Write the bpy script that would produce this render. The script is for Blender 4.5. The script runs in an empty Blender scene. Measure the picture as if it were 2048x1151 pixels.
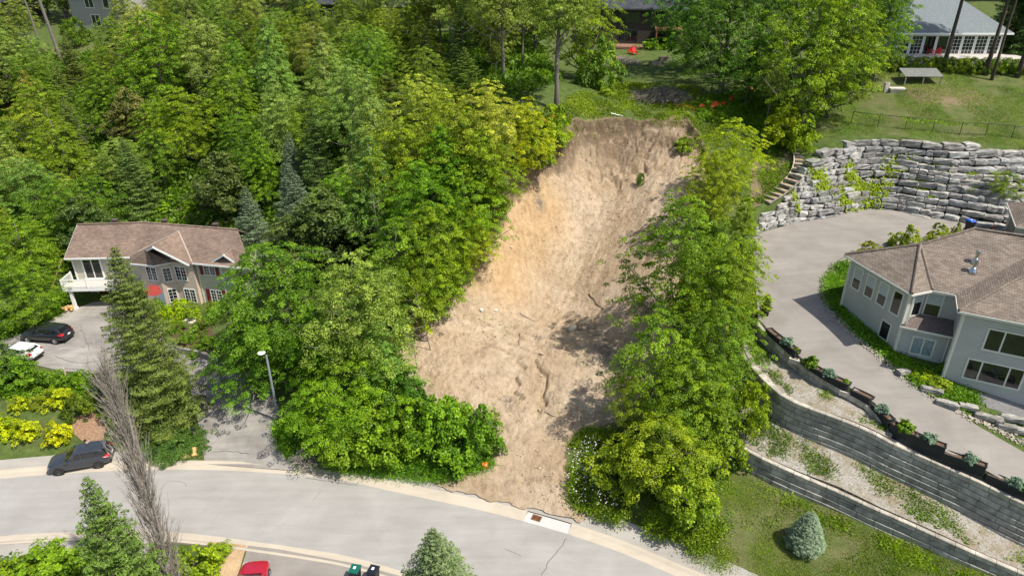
import bpy, bmesh, math, random
import numpy as np
from mathutils import Vector, Matrix, geometry
SC = bpy.context.scene
COL = SC.collection
R = math.radians
# ------------------------------------------------------------ camera, sky, sun, exposure
CH, PITCH, F = 37.5, R(27.0), 1365.33
cam_d = bpy.data.cameras.new('camera'); cam_d.sensor_width = 36; cam_d.lens = 24
cam_d.clip_start = .5; cam_d.clip_end = 2000
cam = bpy.data.objects.new('camera', cam_d); COL.objects.link(cam)
cam.location = (0, 0, CH); cam.rotation_euler = (math.pi/2 - PITCH, 0, 0)
SC.camera = cam
SUN_AZ, SUN_EL = R(119), R(58)      # azimuth clockwise from +Y
w = bpy.data.worlds.new('World'); SC.world = w; w.use_nodes = True
nt = w.node_tree; nt.nodes.clear()
sky = nt.nodes.new('ShaderNodeTexSky'); sky.sky_type = 'NISHITA'; sky.sun_disc = False
sky.dust_density = 2.0; sky.ozone_density = .7; sky.sun_elevation = SUN_EL; sky.sun_rotation = SUN_AZ
bgn = nt.nodes.new('ShaderNodeBackground'); bgn.inputs[1].default_value = .12
wo = nt.nodes.new('ShaderNodeOutputWorld')
nt.links.new(sky.outputs[0], bgn.inputs[0]); nt.links.new(bgn.outputs[0], wo.inputs[0])
sl = bpy.data.lights.new('sun', 'SUN'); sl.energy = 4.7; sl.angle = R(.5); sl.color = (1, .95, .85)
sun = bpy.data.objects.new('sun', sl); COL.objects.link(sun)
sv = Vector((math.cos(SUN_EL)*math.sin(SUN_AZ), math.cos(SUN_EL)*math.cos(SUN_AZ), math.sin(SUN_EL)))
sun.rotation_euler = (-sv).to_track_quat('-Z', 'Y').to_euler(); sun.location = (60, -20, 90)
vs = SC.view_settings; vs.view_transform = 'Standard'; vs.look = 'None'; vs.gamma = 1; vs.use_curve_mapping = False
vs.exposure = 0.42
try:
    SC.cycles.max_bounces = 6; SC.cycles.transparent_max_bounces = 8
    SC.cycles.diffuse_bounces = 3
except Exception: pass
RNG = np.random.default_rng(7)
rnd = random.Random(11)
SP, CP = math.sin(PITCH), math.cos(PITCH)
def P(px, py, z):
    "world point of photo pixel (2048 wide) on the level z"
    u = (px-1024)/F; v = (py-575.5)/F
    d = (CH-z)/(SP+v*CP)
    return (u*d, d*(CP-v*SP), z)
# ------------------------------------------------------------ ground heights
class TPS:
    def __init__(s, pts, lam=0.02):
        a = np.array(pts, float); s.c = a[:, :2]/50; n = len(a)
        K = s.k(s.c, s.c) + lam*np.eye(n)*.05
        Q = np.c_[np.ones(n), s.c]
        M = np.block([[K, Q], [Q.T, np.zeros((3, 3))]])
        s.w = np.linalg.solve(M, np.r_[a[:, 2], 0, 0, 0]); s.n = n
    def k(s, A, B):
        r2 = ((A[:, None, :]-B[None])**2).sum(-1)
        return r2*np.log(r2+1e-9)*.5
    def __call__(s, x, y):
        q = np.c_[np.ravel(x), np.ravel(y)]/50; out = np.empty(len(q))
        for i in range(0, len(q), 20000):
            b = q[i:i+20000]
            out[i:i+20000] = s.k(b, s.c)@s.w[:s.n] + np.c_[np.ones(len(b)), b]@s.w[s.n:]
        return out.reshape(np.shape(x))
nat_pts = [P(*p) for p in [
 (0,950,0),(150,940,0),(300,935,0),(450,935,0),(600,945,0),(750,965,0),(900,995,0),(1050,1035,0),(1200,1085,0),(1400,1151,0),
 (0,1090,0),(300,1065,0),(520,1095,0),(800,1151,0),
 (50,870,.9),(0,800,1.6),(220,860,.7),(100,690,1.4),(220,700,1.45),(250,735,1.25),(460,900,.15),(430,810,.7),(430,765,1.0),(330,705,1.4),
 (190,606,1.75),(400,620,2.0),(330,655,1.7),(130,640,1.6),(20,620,1.8),(0,560,2.4),(500,610,3.),(450,690,2.0),(560,842,1.0),(640,930,.35),(620,760,2.3),
 (700,880,1.3),(800,850,2.1),(790,930,.6),(870,780,3.2),(960,900,1.2),(840,690,4.6),
 (1050,1000,.3),(1050,850,2),(1050,700,4.4),(1000,620,5.7),(1200,620,5.7),(1050,500,9.2),(1200,500,9.2),(1150,400,12.6),(1200,310,16),
 (890,590,7.2),(940,480,11),(1000,385,14.8),(1060,310,17.2),(1150,240,19.6),(1250,232,19.4),(1380,236,19.3),(1400,310,16.6),
 (1380,420,13),(1300,560,8.6),(1290,700,5.2),(1240,820,3.0),(1230,950,1.2),(1200,1040,.5),
 (1480,640,7.8),(1440,760,5.2),(1400,900,3),(1300,1000,1.5),(1470,420,13),(1500,520,10.8),
 (1478,939,2.5),(1591,991,2.0),(1703,1033,1.7),(1862,1092,1.3),(1956,1133,1.1),(1607,1100,.9),(1420,1130,.25),
 (1540,400,13.5),(1560,330,15.7),(1565,278,17.4),(1591,368,14.8),(1626,321,16.8),(1662,297,17.7),(1716,278,18.2),(1850,283,18.2),(2048,299,17.6),
 (1700,215,19.6),(2048,250,19),(1850,190,21),(1700,160,21.8),(1900,150,22.4),(1900,107,24),(2048,120,23.6),
 (1300,190,20.4),(1350,150,21.4),(1290,88,22.5),(1500,200,20.4),(1180,160,21)]]
nat_pts += [(-40,20,0),(-20,20,0),(0,18,0),(20,14,0),(45,12,.3),(-70,25,0),(-75,38,.2),(45,24,1.2),(-110,30,0),
 (-60,66,2.2),(-75,70,2.4),(-40,75,3.2),(-30,78,5.5),(-55,80,4.2),(-40,84,6.6),(-25,68,6.0),(-17,60,6),(-75,88,5.5),(-60,92,8.5),(-60,105,13),(-40,95,12),
 (-40,108,17),(-22,82,13),(-20,95,17),(-12,75,14),(-18,108,20.5),(-60,122,19.5),(-85,105,10.5),(-85,125,18.5),(-110,100,9),(-110,60,2.5),(-110,130,18),
 (0,115,22.5),(0,140,23.5),(0,200,25),(-80,146,22),(-80,200,25),(80,140,25.5),(80,200,26),(55,110,24.5),(75,95,24),(80,75,19.5),(-130,200,24),(130,200,26),(130,100,22),(130,60,12),(130,20,2),(-130,20,0)]
NAT = TPS(nat_pts)
PADC = TPS([P(*p) for p in [(1525,462,10.8),(1591,444,11),(1662,432,11.3),(1730,417,11.5),(1848,432,11.5),(1918,443,11.5),(2008,463,11.5),(1560,560,9.9),(1640,560,10.1),
 (1530,640,9.1),(1600,597,9.6),(1685,617,9.9),(1600,700,8.8),(1700,698,9.1),(1791,712,9.15),(1700,790,8.1),(1800,760,8.5),(1780,848,7.5),(1850,860,7.4),(1890,762,8.7),
 (2048,800,8.3),(2048,950,6.3),(1900,900,7.0),(2048,870,7.3),(1960,850,7.6)]]+[(50,30,6),(60,38,7),(60,62,11.5),(45,28,4.6)])
TERA = TPS([P(*p) for p in [(1477,890,4.3),(1602,951,3.75),(1755,1019,3.05),(1935,1099,2.35),(2048,1147,1.95),(1543,824,5.3),(1591,862,4.95),(1723,939,4.25),(1845,984,3.65),(2048,1081,2.5)]]+[(45,20,.8),(20,45,5.4)])
TERB = TPS([P(*p) for p in [(1530,761,7.35),(1636,822,7.3),(1741,866,7.1),(1591,772,7.5),(1716,834,7.3),(1510,735,7.4),(1862,921,6.3)]])
# wall lines in the photo, with their levels: lower garden wall, middle wall, upper wall, armour stone wall (foot and crest)
W1T = [P(*p) for p in [(1440,868,4.4),(1477,890,4.3),(1529,918,4.1),(1602,951,3.75),(1675,982,3.4),(1755,1019,3.05),(1842,1057,2.7),(1935,1099,2.35),(2048,1147,1.95),(2190,1205,1.5)]]
W2T = [P(*p) for p in [(1475,690,7.4),(1494,722,7.4),(1530,761,7.38),(1570,794,7.35),(1636,822,7.3),(1671,834,7.25),(1741,862,7.05),(1779,883,6.75),(1862,920,6.3),(1953,960,5.9),(2048,1006,5.5),(2190,1070,4.9)]]
W3T = [P(*p) for p in [(1508,640,9.0),(1530,665,8.85),(1560,692,8.7),(1594,722,8.45),(1643,757,8.2),(1692,785,7.95),(1740,814,7.7),(1784,868,6.95),(1862,916,6.35),(1953,955,5.95),(2048,1001,5.55),(2190,1065,4.95)]]
STF = [P(*p) for p in [(1500,476,10.6),(1525,462,10.8),(1591,444,11),(1647,434,11.3),(1730,417,11.5),(1782,420,11.5),(1848,432,11.5),(1918,443,11.5),(2008,463,11.5)]]+[(60,60,11.5)]
STT = [P(*p) for p in [(1500,462,11.3),(1522,432,12.2),(1553,410,13.2),(1591,368,14.8),(1626,321,16.9),(1662,297,17.7),(1716,278,18.2),(1800,276,18.3),(1904,290,18.1),(2048,299,17.6)]]+[(64,67,17.4)]
def xy(L): return np.array([(p[0], p[1]) for p in L])
def inside(poly, x, y):
    x = np.asarray(x, float); y = np.asarray(y, float); r = np.zeros(x.shape, bool)
    n = len(poly)
    for i in range(n):
        x0, y0 = poly[i][:2]; x1, y1 = poly[(i+1) % n][:2]
        if y0 == y1: continue
        c = ((y0 > y) != (y1 > y)) & (x < (x1-x0)*(y-y0)/(y1-y0)+x0)
        r ^= c
    return r
def pdist(line, x, y, closed=False):
    x = np.asarray(x, float); y = np.asarray(y, float); d = np.full(x.shape, 1e9)
    n = len(line)
    for i in range(n if closed else n-1):
        x0, y0 = line[i][:2]; x1, y1 = line[(i+1) % n][:2]
        L2 = (x1-x0)**2+(y1-y0)**2+1e-12
        t = np.clip(((x-x0)*(x1-x0)+(y-y0)*(y1-y0))/L2, 0, 1)
        d = np.minimum(d, np.hypot(x-x0-t*(x1-x0), y-y0-t*(y1-y0)))
    return d
def _upl(L, d):
    out = []
    for i, p in enumerate(L):
        a = L[max(i-1, 0)]; b = L[min(i+1, len(L)-1)]; tx, ty = b[0]-a[0], b[1]-a[1]; l = math.hypot(tx, ty)
        out.append((p[0]-ty/l*d, p[1]+tx/l*d, p[2]))
    return out
W1U, W2U, W3U = _upl(W1T, .25), _upl(W2T, .25), _upl(W3T, .25)
POLY_A = list(W1U)+list(W2U[::-1])
WEST = [P(1500,476,10.6)[:2], P(1508,560,9.8)[:2], P(1508,650,9.0)[:2]]
POLY_B = list(W2U[:8])+list(W3U[:8][::-1])
POLY_C = [(p[0], p[1]) for p in W3U]+[(62, 25), (75, 40), (75, 60)]+[(p[0], p[1]) for p in STF[::-1]]+[P(1508,560,9.8)[:2]]
POLY_W = [(p[0], p[1]) for p in STF]+[(p[0], p[1]) for p in STT[::-1]]
# smooth value noise
_ng = {}
def noise2(x, y, s, seed=0):
    if seed not in _ng: _ng[seed] = np.random.default_rng(1000+seed).random((256, 256))
    g = _ng[seed]; X = np.asarray(x)/s; Y = np.asarray(y)/s
    i = np.floor(X).astype(int); j = np.floor(Y).astype(int); fx = X-i; fy = Y-j
    fx = fx*fx*(3-2*fx); fy = fy*fy*(3-2*fy)
    a = g[i % 256, j % 256]; b = g[(i+1) % 256, j % 256]; c = g[i % 256, (j+1) % 256]; d = g[(i+1) % 256, (j+1) % 256]
    return (a*(1-fx)+b*fx)*(1-fy)+(c*(1-fx)+d*fx)*fy
def fbm(x, y, s, seed=0, o=4):
    v = 0; a = .5
    for k in range(o):
        v = v+a*noise2(x+17.3*k, y-9.1*k, s/2**k, seed+k); a *= .5
    return v
# sand cut outline (photo pixels on the natural hill)
def ray_ground(px, py, f, add=0., t0=30., t1=230.):
    u = (px-1024)/F; v = (py-575.5)/F
    d = np.arange(t0, t1, .25)
    x = u*d; y = d*(CP-v*SP); z = CH-d*(SP+v*CP)
    g = z-(f(x, y)+add)
    k = np.argmax(g < 0)
    if g[k] >= 0: k = len(d)-1
    k = max(k, 1); t = g[k-1]/(g[k-1]-g[k]+1e-9); dd = d[k-1]+.25*t
    return (u*dd, dd*(CP-v*SP), CH-dd*(SP+v*CP))
SAND_PX = [(1130,1020),(1050,1000),(960,985),(890,955),(905,930),(960,915),(985,880),(978,850),(930,815),(870,800),(820,770),(795,725),(812,660),(850,612),(905,575),(905,540),(945,475),
 (975,440),(1000,385),(1030,335),(1060,305),(1120,275),(1160,240),(1220,230),(1300,234),(1380,240),(1405,270),(1420,330),(1400,420),(1370,520),(1350,640),(1330,760),(1290,850),(1250,860),(1170,850),(1125,890),(1130,950),(1150,1010)]
SAND = [ray_ground(a, b, NAT)[:2] for a, b in SAND_PX]
def proj(x, y, z):
    d = y*CP+(CH-z)*SP; return 1024+F*x/d, 575.5+F*((CH-z)*CP-y*SP)/d
def softmask(d, w): return np.clip(.5+.5*d/w, 0, 1)
def sand_sd(x, y):
    d = pdist(SAND, x, y, True)
    return np.where(inside(SAND, x, y), d, -d)
def ground_raw(x, y, detail=True):
    x = np.asarray(x, float); y = np.asarray(y, float)
    h = NAT(x, y)
    ia = inside(POLY_A, x, y); ib = inside(POLY_B, x, y); ic = inside(POLY_C, x, y); iw = inside(POLY_W, x, y)
    if ia.any(): h[ia] = TERA(x[ia], y[ia])-.06
    if ib.any(): h[ib] = TERB(x[ib], y[ib])-.06
    if ic.any(): h[ic] = PADC(x[ic], y[ic])
    if iw.any():
        xw, yw = x[iw], y[iw]; db = pdist(STF, xw, yw); dt = pdist(STT, xw, yw); t = db/(db+dt+1e-6)
        top = NAT(xw, yw); lo = PADC(xw, yw)
        # level of crest varies along the wall
        cx = np.interp(xw, [p[0] for p in STT], [p[2] for p in STT])
        h[iw] = lo+(cx-lo)*np.clip(t*1.0-.10, 0, 1)-.35
    return h
def sand_cut(x, y, h):
    "the slide: scarp along the left and top rims, hummocks and rills inside"
    sd = sand_sd(x, y)+ (fbm(x, y, 3.2, 3)-.5)*2.4
    sd = sd + (fbm(x, y, .8, 13)-.5)*.35
    up = np.clip((y-52)/14, 0, 1)          # the scarp only along the upper half
    leftish = np.clip((16-(x-(y-60)*.15))/10, .25, 1)
    depth = (2.5*up*leftish+.12)
    prof = np.clip(sd/.5, 0, 1)*.8+np.clip((sd-.5)/3.5, 0, 1)*.2
    m = np.clip(sd/.5, 0, 1)
    # rills running down the fall line, hummocks in the fan below
    a_ = x*.86-y*.5; b_ = x*.5+y*.86                      # across / along the fall line
    streak = (fbm(a_+fbm(x, y, 6, 31)*2.5, b_*.16, .55, 21)-.47)*.30*np.clip((y-57)/5, 0, 1)
    rill = streak-np.clip(.10-np.abs(fbm(a_*1.0+fbm(x, y, 4, 33)*3, b_*.22, 1.9, 23)-.47)*1.6, 0, 1)*1.6*np.clip((y-60)/6, 0, 1)*noise2(x, y, 5, 35)
    hum = (fbm(x, y, 5.5, 41)-.5)*1.2*np.clip((62-y)/6, .3, 1)
    rid = np.abs(fbm(x, y, 1.5, 53)-.48)
    mid = np.clip((60-y)/3, 0, 1)
    fine = (fbm(x, y, 1.1, 51)-.5)*.26+(fbm(x, y, .38, 61, 3)-.5)*.13-np.clip(.05-rid, 0, 1)*3.2*noise2(x, y, 2.6, 57)*(.35+.65*mid)
    gx1 = x-(.55+(y-50)*.06+(noise2(y*1.3, y*0, 1, 81)-.5)*1.1); gx2 = x-(2.6+(y-50)*-.05+(noise2(y*1.1, y*0+9, 1, 83)-.5)*1.4)
    gul = -np.exp(-(gx1/.20)**2)*.65*np.clip((y-46.8)/1., 0, 1)*np.clip((52.2-y)/1.5, 0, 1)
    gul2 = -np.exp(-(gx2/.18)**2)*.5*np.clip((y-46)/1., 0, 1)*np.clip((53-y)/1.5, 0, 1)
    top = np.clip((y-71.5)/2.5, 0, 1); lf = np.clip(1-(sd-0)/3.2, 0, 1)*np.clip((y-62)/4, 0, 1)
    crag = np.maximum(top, lf)*(np.abs(fbm(x, y*1.3, 2.2, 71)-.48)*1.7+np.clip(.10-np.abs(fbm(x, y*.9, 1.3, 75)-.48), 0, 1)*3.6)
    bench = -.30*np.clip((x+6)/3, 0, 1)*np.clip(1-np.abs(y-57.3-np.sin(x*.9)*.35-.1*x)/.30, 0, 1)*noise2(x, y, 1.7, 85)
    tracks = -.14*(np.abs(np.sin((x*.25+y*.97-56+np.sin(x*.4)*.8)*2.1)) > .93)*((y > 52) & (y < 57) & (x > -3) & (x < 9))
    gul = gul+bench+tracks
    return h-depth*prof+m*(rill+hum+fine+gul+gul2-crag), sd
def ground_full(x, y):
    h = ground_raw(x, y)
    x = np.asarray(x, float); y = np.asarray(y, float)
    near = (x > -18) & (x < 28) & (y > 33) & (y < 85) & ~inside(POLY_C, x, y) & ~inside(POLY_W, x, y) & ~inside(POLY_A, x, y) & ~inside(POLY_B, x, y)
    sd = np.full(h.shape, -99.)
    if near.any():
        hh, s = sand_cut(x[near], y[near], h[near]); h = h.copy(); h[near] = hh; sd[near] = s
    return h, sd
# cached grid for quick look-ups
GX = np.arange(-135, 136, .5); GY = np.arange(8, 221, .5)
_gx, _gy = np.meshgrid(GX, GY, indexing='ij')
GH, GSD = ground_full(_gx, _gy)
def H(x, y):
    x = np.asarray(x, float); y = np.asarray(y, float)
    fx = np.clip((x+135)/.5, 0, len(GX)-1.001); fy = np.clip((y-8)/.5, 0, len(GY)-1.001)
    i = fx.astype(int); j = fy.astype(int); a = fx-i; b = fy-j
    return (GH[i, j]*(1-a)+GH[i+1, j]*a)*(1-b)+(GH[i, j+1]*(1-a)+GH[i+1, j+1]*a)*b
def G(px, py, add=0.):
    "ground point under a photo pixel"
    return ray_ground(px, py, H, add)
# ------------------------------------------------------------ object helpers
def tag(o, label=None, cat=None, group=None, kind=None):
    if label: o['label'] = label
    if cat: o['category'] = cat
    if group: o['group'] = group
    if kind: o['kind'] = kind
    return o
def mesh_from(name, verts, faces, mats, parent=None, smooth=False, mi=None):
    me = bpy.data.meshes.new(name)
    me.from_pydata([tuple(v) for v in verts], [], [tuple(f) for f in faces])
    for m in (mats if isinstance(mats, (list, tuple)) else [mats]): me.materials.append(m)
    if smooth: me.polygons.foreach_set('use_smooth', [True]*len(me.polygons))
    if mi is not None: me.polygons.foreach_set('material_index', mi)
    me.update()
    o = bpy.data.objects.new(name, me); COL.objects.link(o)
    if parent: o.parent = parent
    return o
def fast_mesh(name, V, Fc, mat, smooth=False):
    "V (n,3), Fc (m,3 or 4) numpy"
    me = bpy.data.meshes.new(name); V = np.asarray(V, np.float32); Fc = np.asarray(Fc, np.int32)
    k = Fc.shape[1]; me.vertices.add(len(V)); me.vertices.foreach_set('co', V.ravel())
    me.loops.add(Fc.size); me.loops.foreach_set('vertex_index', Fc.ravel())
    me.polygons.add(len(Fc)); me.polygons.foreach_set('loop_start', np.arange(0, Fc.size, k, dtype=np.int32))
    me.polygons.foreach_set('loop_total', np.full(len(Fc), k, np.int32))
    if smooth: me.polygons.foreach_set('use_smooth', np.ones(len(Fc), bool))
    me.materials.append(mat); me.update(calc_edges=True)
    return me
def link(name, me, parent=None, loc=None):
    o = bpy.data.objects.new(name, me); COL.objects.link(o)
    if parent: o.parent = parent
    if loc is not None: o.location = loc
    return o
def empty(name, loc, rz=0, label=None, cat=None, group=None):
    o = bpy.data.objects.new(name, None); COL.objects.link(o); o.location = loc; o.rotation_euler = (0, 0, rz)
    o.empty_display_size = .3
    return tag(o, label, cat, group)
CH_OF = {}
def copy_tree(o, parent=None):
    c = o.copy(); COL.objects.link(c)
    if parent: c.parent = parent
    for ch in list(o.children): copy_tree(ch, c)
    return c
class MB:
    "collects simple solids, builds one mesh"
    def __init__(s): s.v = []; s.f = []; s.m = []; s.cm = 0
    def add(s, V, Fs):
        n = len(s.v); s.v += [tuple(v) for v in V]; s.f += [tuple(i+n for i in f) for f in Fs]; s.m += [s.cm]*len(Fs); return s
    def box(s, x0, x1, y0, y1, z0, z1, M=None):
        V = [Vector((x, y, z)) for x in (x0, x1) for y in (y0, y1) for z in (z0, z1)]
        if M is not None: V = [M@v for v in V]
        return s.add(V, [(0,1,3,2),(4,6,7,5),(0,4,5,1),(2,3,7,6),(0,2,6,4),(1,5,7,3)])
    def prism(s, poly, z0, z1):
        "poly ccw xy; z0,z1 numbers or lists"
        n = len(poly); a = z0 if isinstance(z0, (list, tuple)) else [z0]*n; b = z1 if isinstance(z1, (list, tuple)) else [z1]*n
        V = [(p[0], p[1], a[i]) for i, p in enumerate(poly)]+[(p[0], p[1], b[i]) for i, p in enumerate(poly)]
        return s.add(V, [tuple(range(n))[::-1], tuple(range(n, 2*n))]+[(i, (i+1) % n, (i+1) % n+n, i+n) for i in range(n)])
    def tube(s, pts, rad, n=6, cap=True):
        pts = [Vector(p) for p in pts]; r = rad if isinstance(rad, (list, tuple)) else [rad]*len(pts)
        V = []; u = None
        for i, p in enumerate(pts):
            t = (pts[min(i+1, len(pts)-1)]-pts[max(i-1, 0)])
            t = t.normalized() if t.length > 1e-9 else Vector((0, 0, 1))
            if u is None: u = t.orthogonal().normalized()
            else:
                u = u-t*u.dot(t); u = u.normalized() if u.length > 1e-6 else t.orthogonal().normalized()
            wv = t.cross(u)
            for k in range(n):
                a = 2*math.pi*k/n; V.append(p+(u*math.cos(a)+wv*math.sin(a))*r[i])
        Fs = [(i*n+k, i*n+(k+1) % n, (i+1)*n+(k+1) % n, (i+1)*n+k) for i in range(len(pts)-1) for k in range(n)]
        if cap: Fs += [tuple(range(n))[::-1], tuple((len(pts)-1)*n+k for k in range(n))]
        return s.add(V, Fs)
    def lathe(s, prof, c=(0, 0, 0), n=16):
        V = [(c[0]+r*math.cos(2*math.pi*k/n), c[1]+r*math.sin(2*math.pi*k/n), c[2]+z) for r, z in prof for k in range(n)]
        Fs = [(i*n+k, i*n+(k+1) % n, (i+1)*n+(k+1) % n, (i+1)*n+k) for i in range(len(prof)-1) for k in range(n)]
        Fs += [tuple(range(n))[::-1], tuple((len(prof)-1)*n+k for k in range(n))]
        return s.add(V, Fs)
    def build(s, name, mats, parent=None, smooth=False, bevel=0):
        o = mesh_from(name, s.v, s.f, mats, parent, smooth, s.m)
        if bevel:
            b = o.modifiers.new('bevel', 'BEVEL'); b.width = bevel; b.segments = 2; b.limit_method = 'ANGLE'
        return o
def frame_M(o, xdir, ydir=None, z=(0, 0, 1)):
    x = Vector(xdir).normalized(); zz = Vector(z); y = zz.cross(x) if ydir is None else Vector(ydir).normalized()
    M = Matrix.Identity(4)
    for i in range(3): M[i][0] = x[i]; M[i][1] = y[i]; M[i][2] = zz[i]; M[i][3] = o[i]
    return M
# ------------------------------------------------------------ materials
class NT:
    def __init__(s, name):
        s.m = bpy.data.materials.new(name); s.m.use_nodes = True; s.t = s.m.node_tree; s.t.nodes.clear()
        s.out = s.n('ShaderNodeOutputMaterial'); s.b = s.n('ShaderNodeBsdfPrincipled'); s.l(s.b.outputs[0], s.out.inputs[0])
    def n(s, t, **k):
        nd = s.t.nodes.new(t)
        for a, b in k.items(): setattr(nd, a, b)
        return nd
    def l(s, a, b): s.t.links.new(a, b)
    def co(s, which='Object'): return s.n('ShaderNodeTexCoord').outputs[which]
    def pos(s): return s.n('ShaderNodeNewGeometry').outputs['Position']
    def noise(s, scale, det=4, rough=.55, vec=None, sc=None, dist=0):
        nd = s.n('ShaderNodeTexNoise'); nd.inputs['Scale'].default_value = scale; nd.inputs['Detail'].default_value = det; nd.inputs['Roughness'].default_value = rough
        nd.inputs['Distortion'].default_value = dist
        v = vec or s.pos()
        if sc:
            mp = s.n('ShaderNodeMapping'); mp.inputs['Scale'].default_value = sc; s.l(v, mp.inputs[0]); v = mp.outputs[0]
        s.l(v, nd.inputs['Vector']); return nd.outputs[0]
    def ramp(s, f, stops, interp='LINEAR'):
        r = s.n('ShaderNodeValToRGB'); r.color_ramp.interpolation = interp; e = r.color_ramp.elements
        while len(e) > 1: e.remove(e[-1])
        e[0].position = stops[0][0]; e[0].color = c4(stops[0][1])
        for p, c in stops[1:]:
            q = e.new(p); q.color = c4(c)
        s.l(f, r.inputs[0]); return r.outputs[0]
    def mix(s, f, a, b, mode='MIX'):
        m = s.n('ShaderNodeMix', data_type='RGBA', blend_type=mode)
        for si, v in ((0, f), (6, a), (7, b)):
            sock = m.inputs[si]
            if isinstance(v, (int, float)): sock.default_value = v if si == 0 else c4((v,)*3)
            elif isinstance(v, (tuple, list)): sock.default_value = c4(v)
            else: s.l(v, sock)
        return m.outputs[2]
    def math(s, op, a, b=None, clamp=False):
        m = s.n('ShaderNodeMath', operation=op); m.use_clamp = clamp
        for i, v in enumerate((a, b)):
            if v is None: continue
            if isinstance(v, (int, float)): m.inputs[i].default_value = v
            else: s.l(v, m.inputs[i])
        return m.outputs[0]
    def bump(s, h, strength=.5, dist=.02):
        b = s.n('ShaderNodeBump'); b.inputs['Strength'].default_value = strength; b.inputs['Distance'].default_value = dist
        s.l(h, b.inputs['Height']); s.l(b.outputs[0], s.b.inputs['Normal']); return b
    def set(s, col=None, rough=None, metal=None, spec=None):
        for k, v in (('Base Color', col), ('Roughness', rough), ('Metallic', metal), ('Specular IOR Level', spec)):
            if v is None: continue
            i = s.b.inputs[k]
            if isinstance(v, (int, float)): i.default_value = v
            elif isinstance(v, (tuple, list)): i.default_value = c4(v)
            else: s.l(v, i)
        return s
def c4(c): return (c[0], c[1], c[2], 1) if len(c) == 3 else tuple(c)
_pm = {}
def plain(name, col, rough=.6, metal=0, var=.12, scale=6, spec=.4):
    if name in _pm: return _pm[name]
    t = NT(name); n = t.noise(scale, 5)
    lo = tuple(c*(1-var) for c in col); hi = tuple(min(1, c*(1+var)) for c in col)
    t.set(t.ramp(n, [(.3, lo), (.7, hi)]), rough, metal, spec)
    _pm[name] = t.m; return t.m
def m_ground():
    t = NT('ground_grass')
    n1 = t.noise(.12, 5); n2 = t.noise(1.3, 5, .65); n3 = t.noise(9, 3, .7)
    lush = t.ramp(n2, [(.25, (.033,.062,.013)), (.5, (.066,.110,.022)), (.75, (.120,.165,.042))])
    dry = t.ramp(n3, [(.3, (.10,.105,.04)), (.7, (.23,.195,.10))])
    soil = t.ramp(n3, [(.3, (.14,.105,.06)), (.7, (.27,.21,.13))])
    at = t.n('ShaderNodeAttribute', attribute_name='zone')   # r: dryness  g: bare soil
    sep = t.n('ShaderNodeSeparateColor'); t.l(at.outputs['Color'], sep.inputs[0])
    f = t.math('MULTIPLY', sep.outputs[0], t.ramp(t.noise(.5, 4), [(.25, (0,0,0)), (.6, (1,1,1))]))
    c = t.mix(f, lush, dry)
    f2 = t.math('GREATER_THAN', t.math('ADD', sep.outputs[1], t.math('MULTIPLY', t.math('SUBTRACT', t.noise(1.8, 6, .7), .5), .9)), .5)
    c = t.mix(f2, c, soil)
    t.set(c, .95, 0, .1); t.bump(t.noise(14, 4, .7), .8, .12); return t.m
def m_sand():
    t = NT('bare_sand')
    a = t.noise(.22, 5, .6, dist=.6); b = t.noise(1.6, 6, .7, sc=(1.2, .8, .8)); c = t.noise(8, 6, .8)
    base = t.ramp(a, [(.3, (.41,.305,.20)), (.5, (.485,.375,.262)), (.7, (.565,.455,.335))])
    fine = t.ramp(b, [(.28, (.62,.58,.55)), (.5, (.95,.94,.93)), (.72, (1.14,1.13,1.12))])
    col = t.mix(1, base, fine, 'MULTIPLY')
    sp = t.ramp(c, [(.33, (.5,.47,.45)), (.44, (.96,.95,.94)), (.64, (1,1,1)), (.74, (1.35,1.35,1.35))])
    col = t.mix(.62, col, sp, 'MULTIPLY')
    at = t.n('ShaderNodeAttribute', attribute_name='zone')   # r: golden face  g: topsoil with rim overhang shade painted in  b: damp debris
    sep = t.n('ShaderNodeSeparateColor'); t.l(at.outputs['Color'], sep.inputs[0])
    gold = t.ramp(b, [(.3, (.45,.27,.115)), (.7, (.68,.46,.23))])
    col = t.mix(t.math('MULTIPLY', sep.outputs[0], .55), col, gold)
    soil = t.ramp(c, [(.3, (.09,.062,.04)), (.7, (.24,.17,.11))])
    f = t.math('MULTIPLY', sep.outputs[1], t.ramp(t.noise(1.2, 5, .7), [(.30, (.1,.1,.1)), (.50, (1,1,1))]))
    col = t.mix(f, col, soil)
    g2 = t.ramp(c, [(.3, (.10,.08,.06)), (.7, (.33,.27,.21))])
    f3 = t.math('MULTIPLY', sep.outputs[2], t.ramp(t.noise(2.2, 5, .7), [(.38, (0,0,0)), (.5, (1,1,1))]))
    col = t.mix(f3, col, g2)
    t.set(col, .95, 0, .1)
    hh = t.math('ADD', t.noise(4, 5, .7), t.math('MULTIPLY', t.noise(16, 3), .4))
    t.bump(hh, 1.0, .16); return t.m
def m_asphalt(name, lo, hi, seed=0., patch=.3, gravel=60):
    t = NT(name); a = t.noise(.35, 5, .6, dist=.4); b = t.noise(gravel, 2, .5); s = t.noise(.9, 3, .6, sc=(.25, 2.2, 1))
    c = t.ramp(a, [(.3, lo), (.7, hi)])
    c = t.mix(.35, c, t.ramp(b, [(.3, (.6,.6,.6)), (.7, (1.35,1.35,1.35))]), 'MULTIPLY')
    c = t.mix(patch, c, t.ramp(s, [(.3, (.75,.75,.75)), (.65, (1.1,1.1,1.1))]), 'MULTIPLY')
    t.set(c, .9, 0, .2); t.bump(b, .35, .01); return t.m
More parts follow.
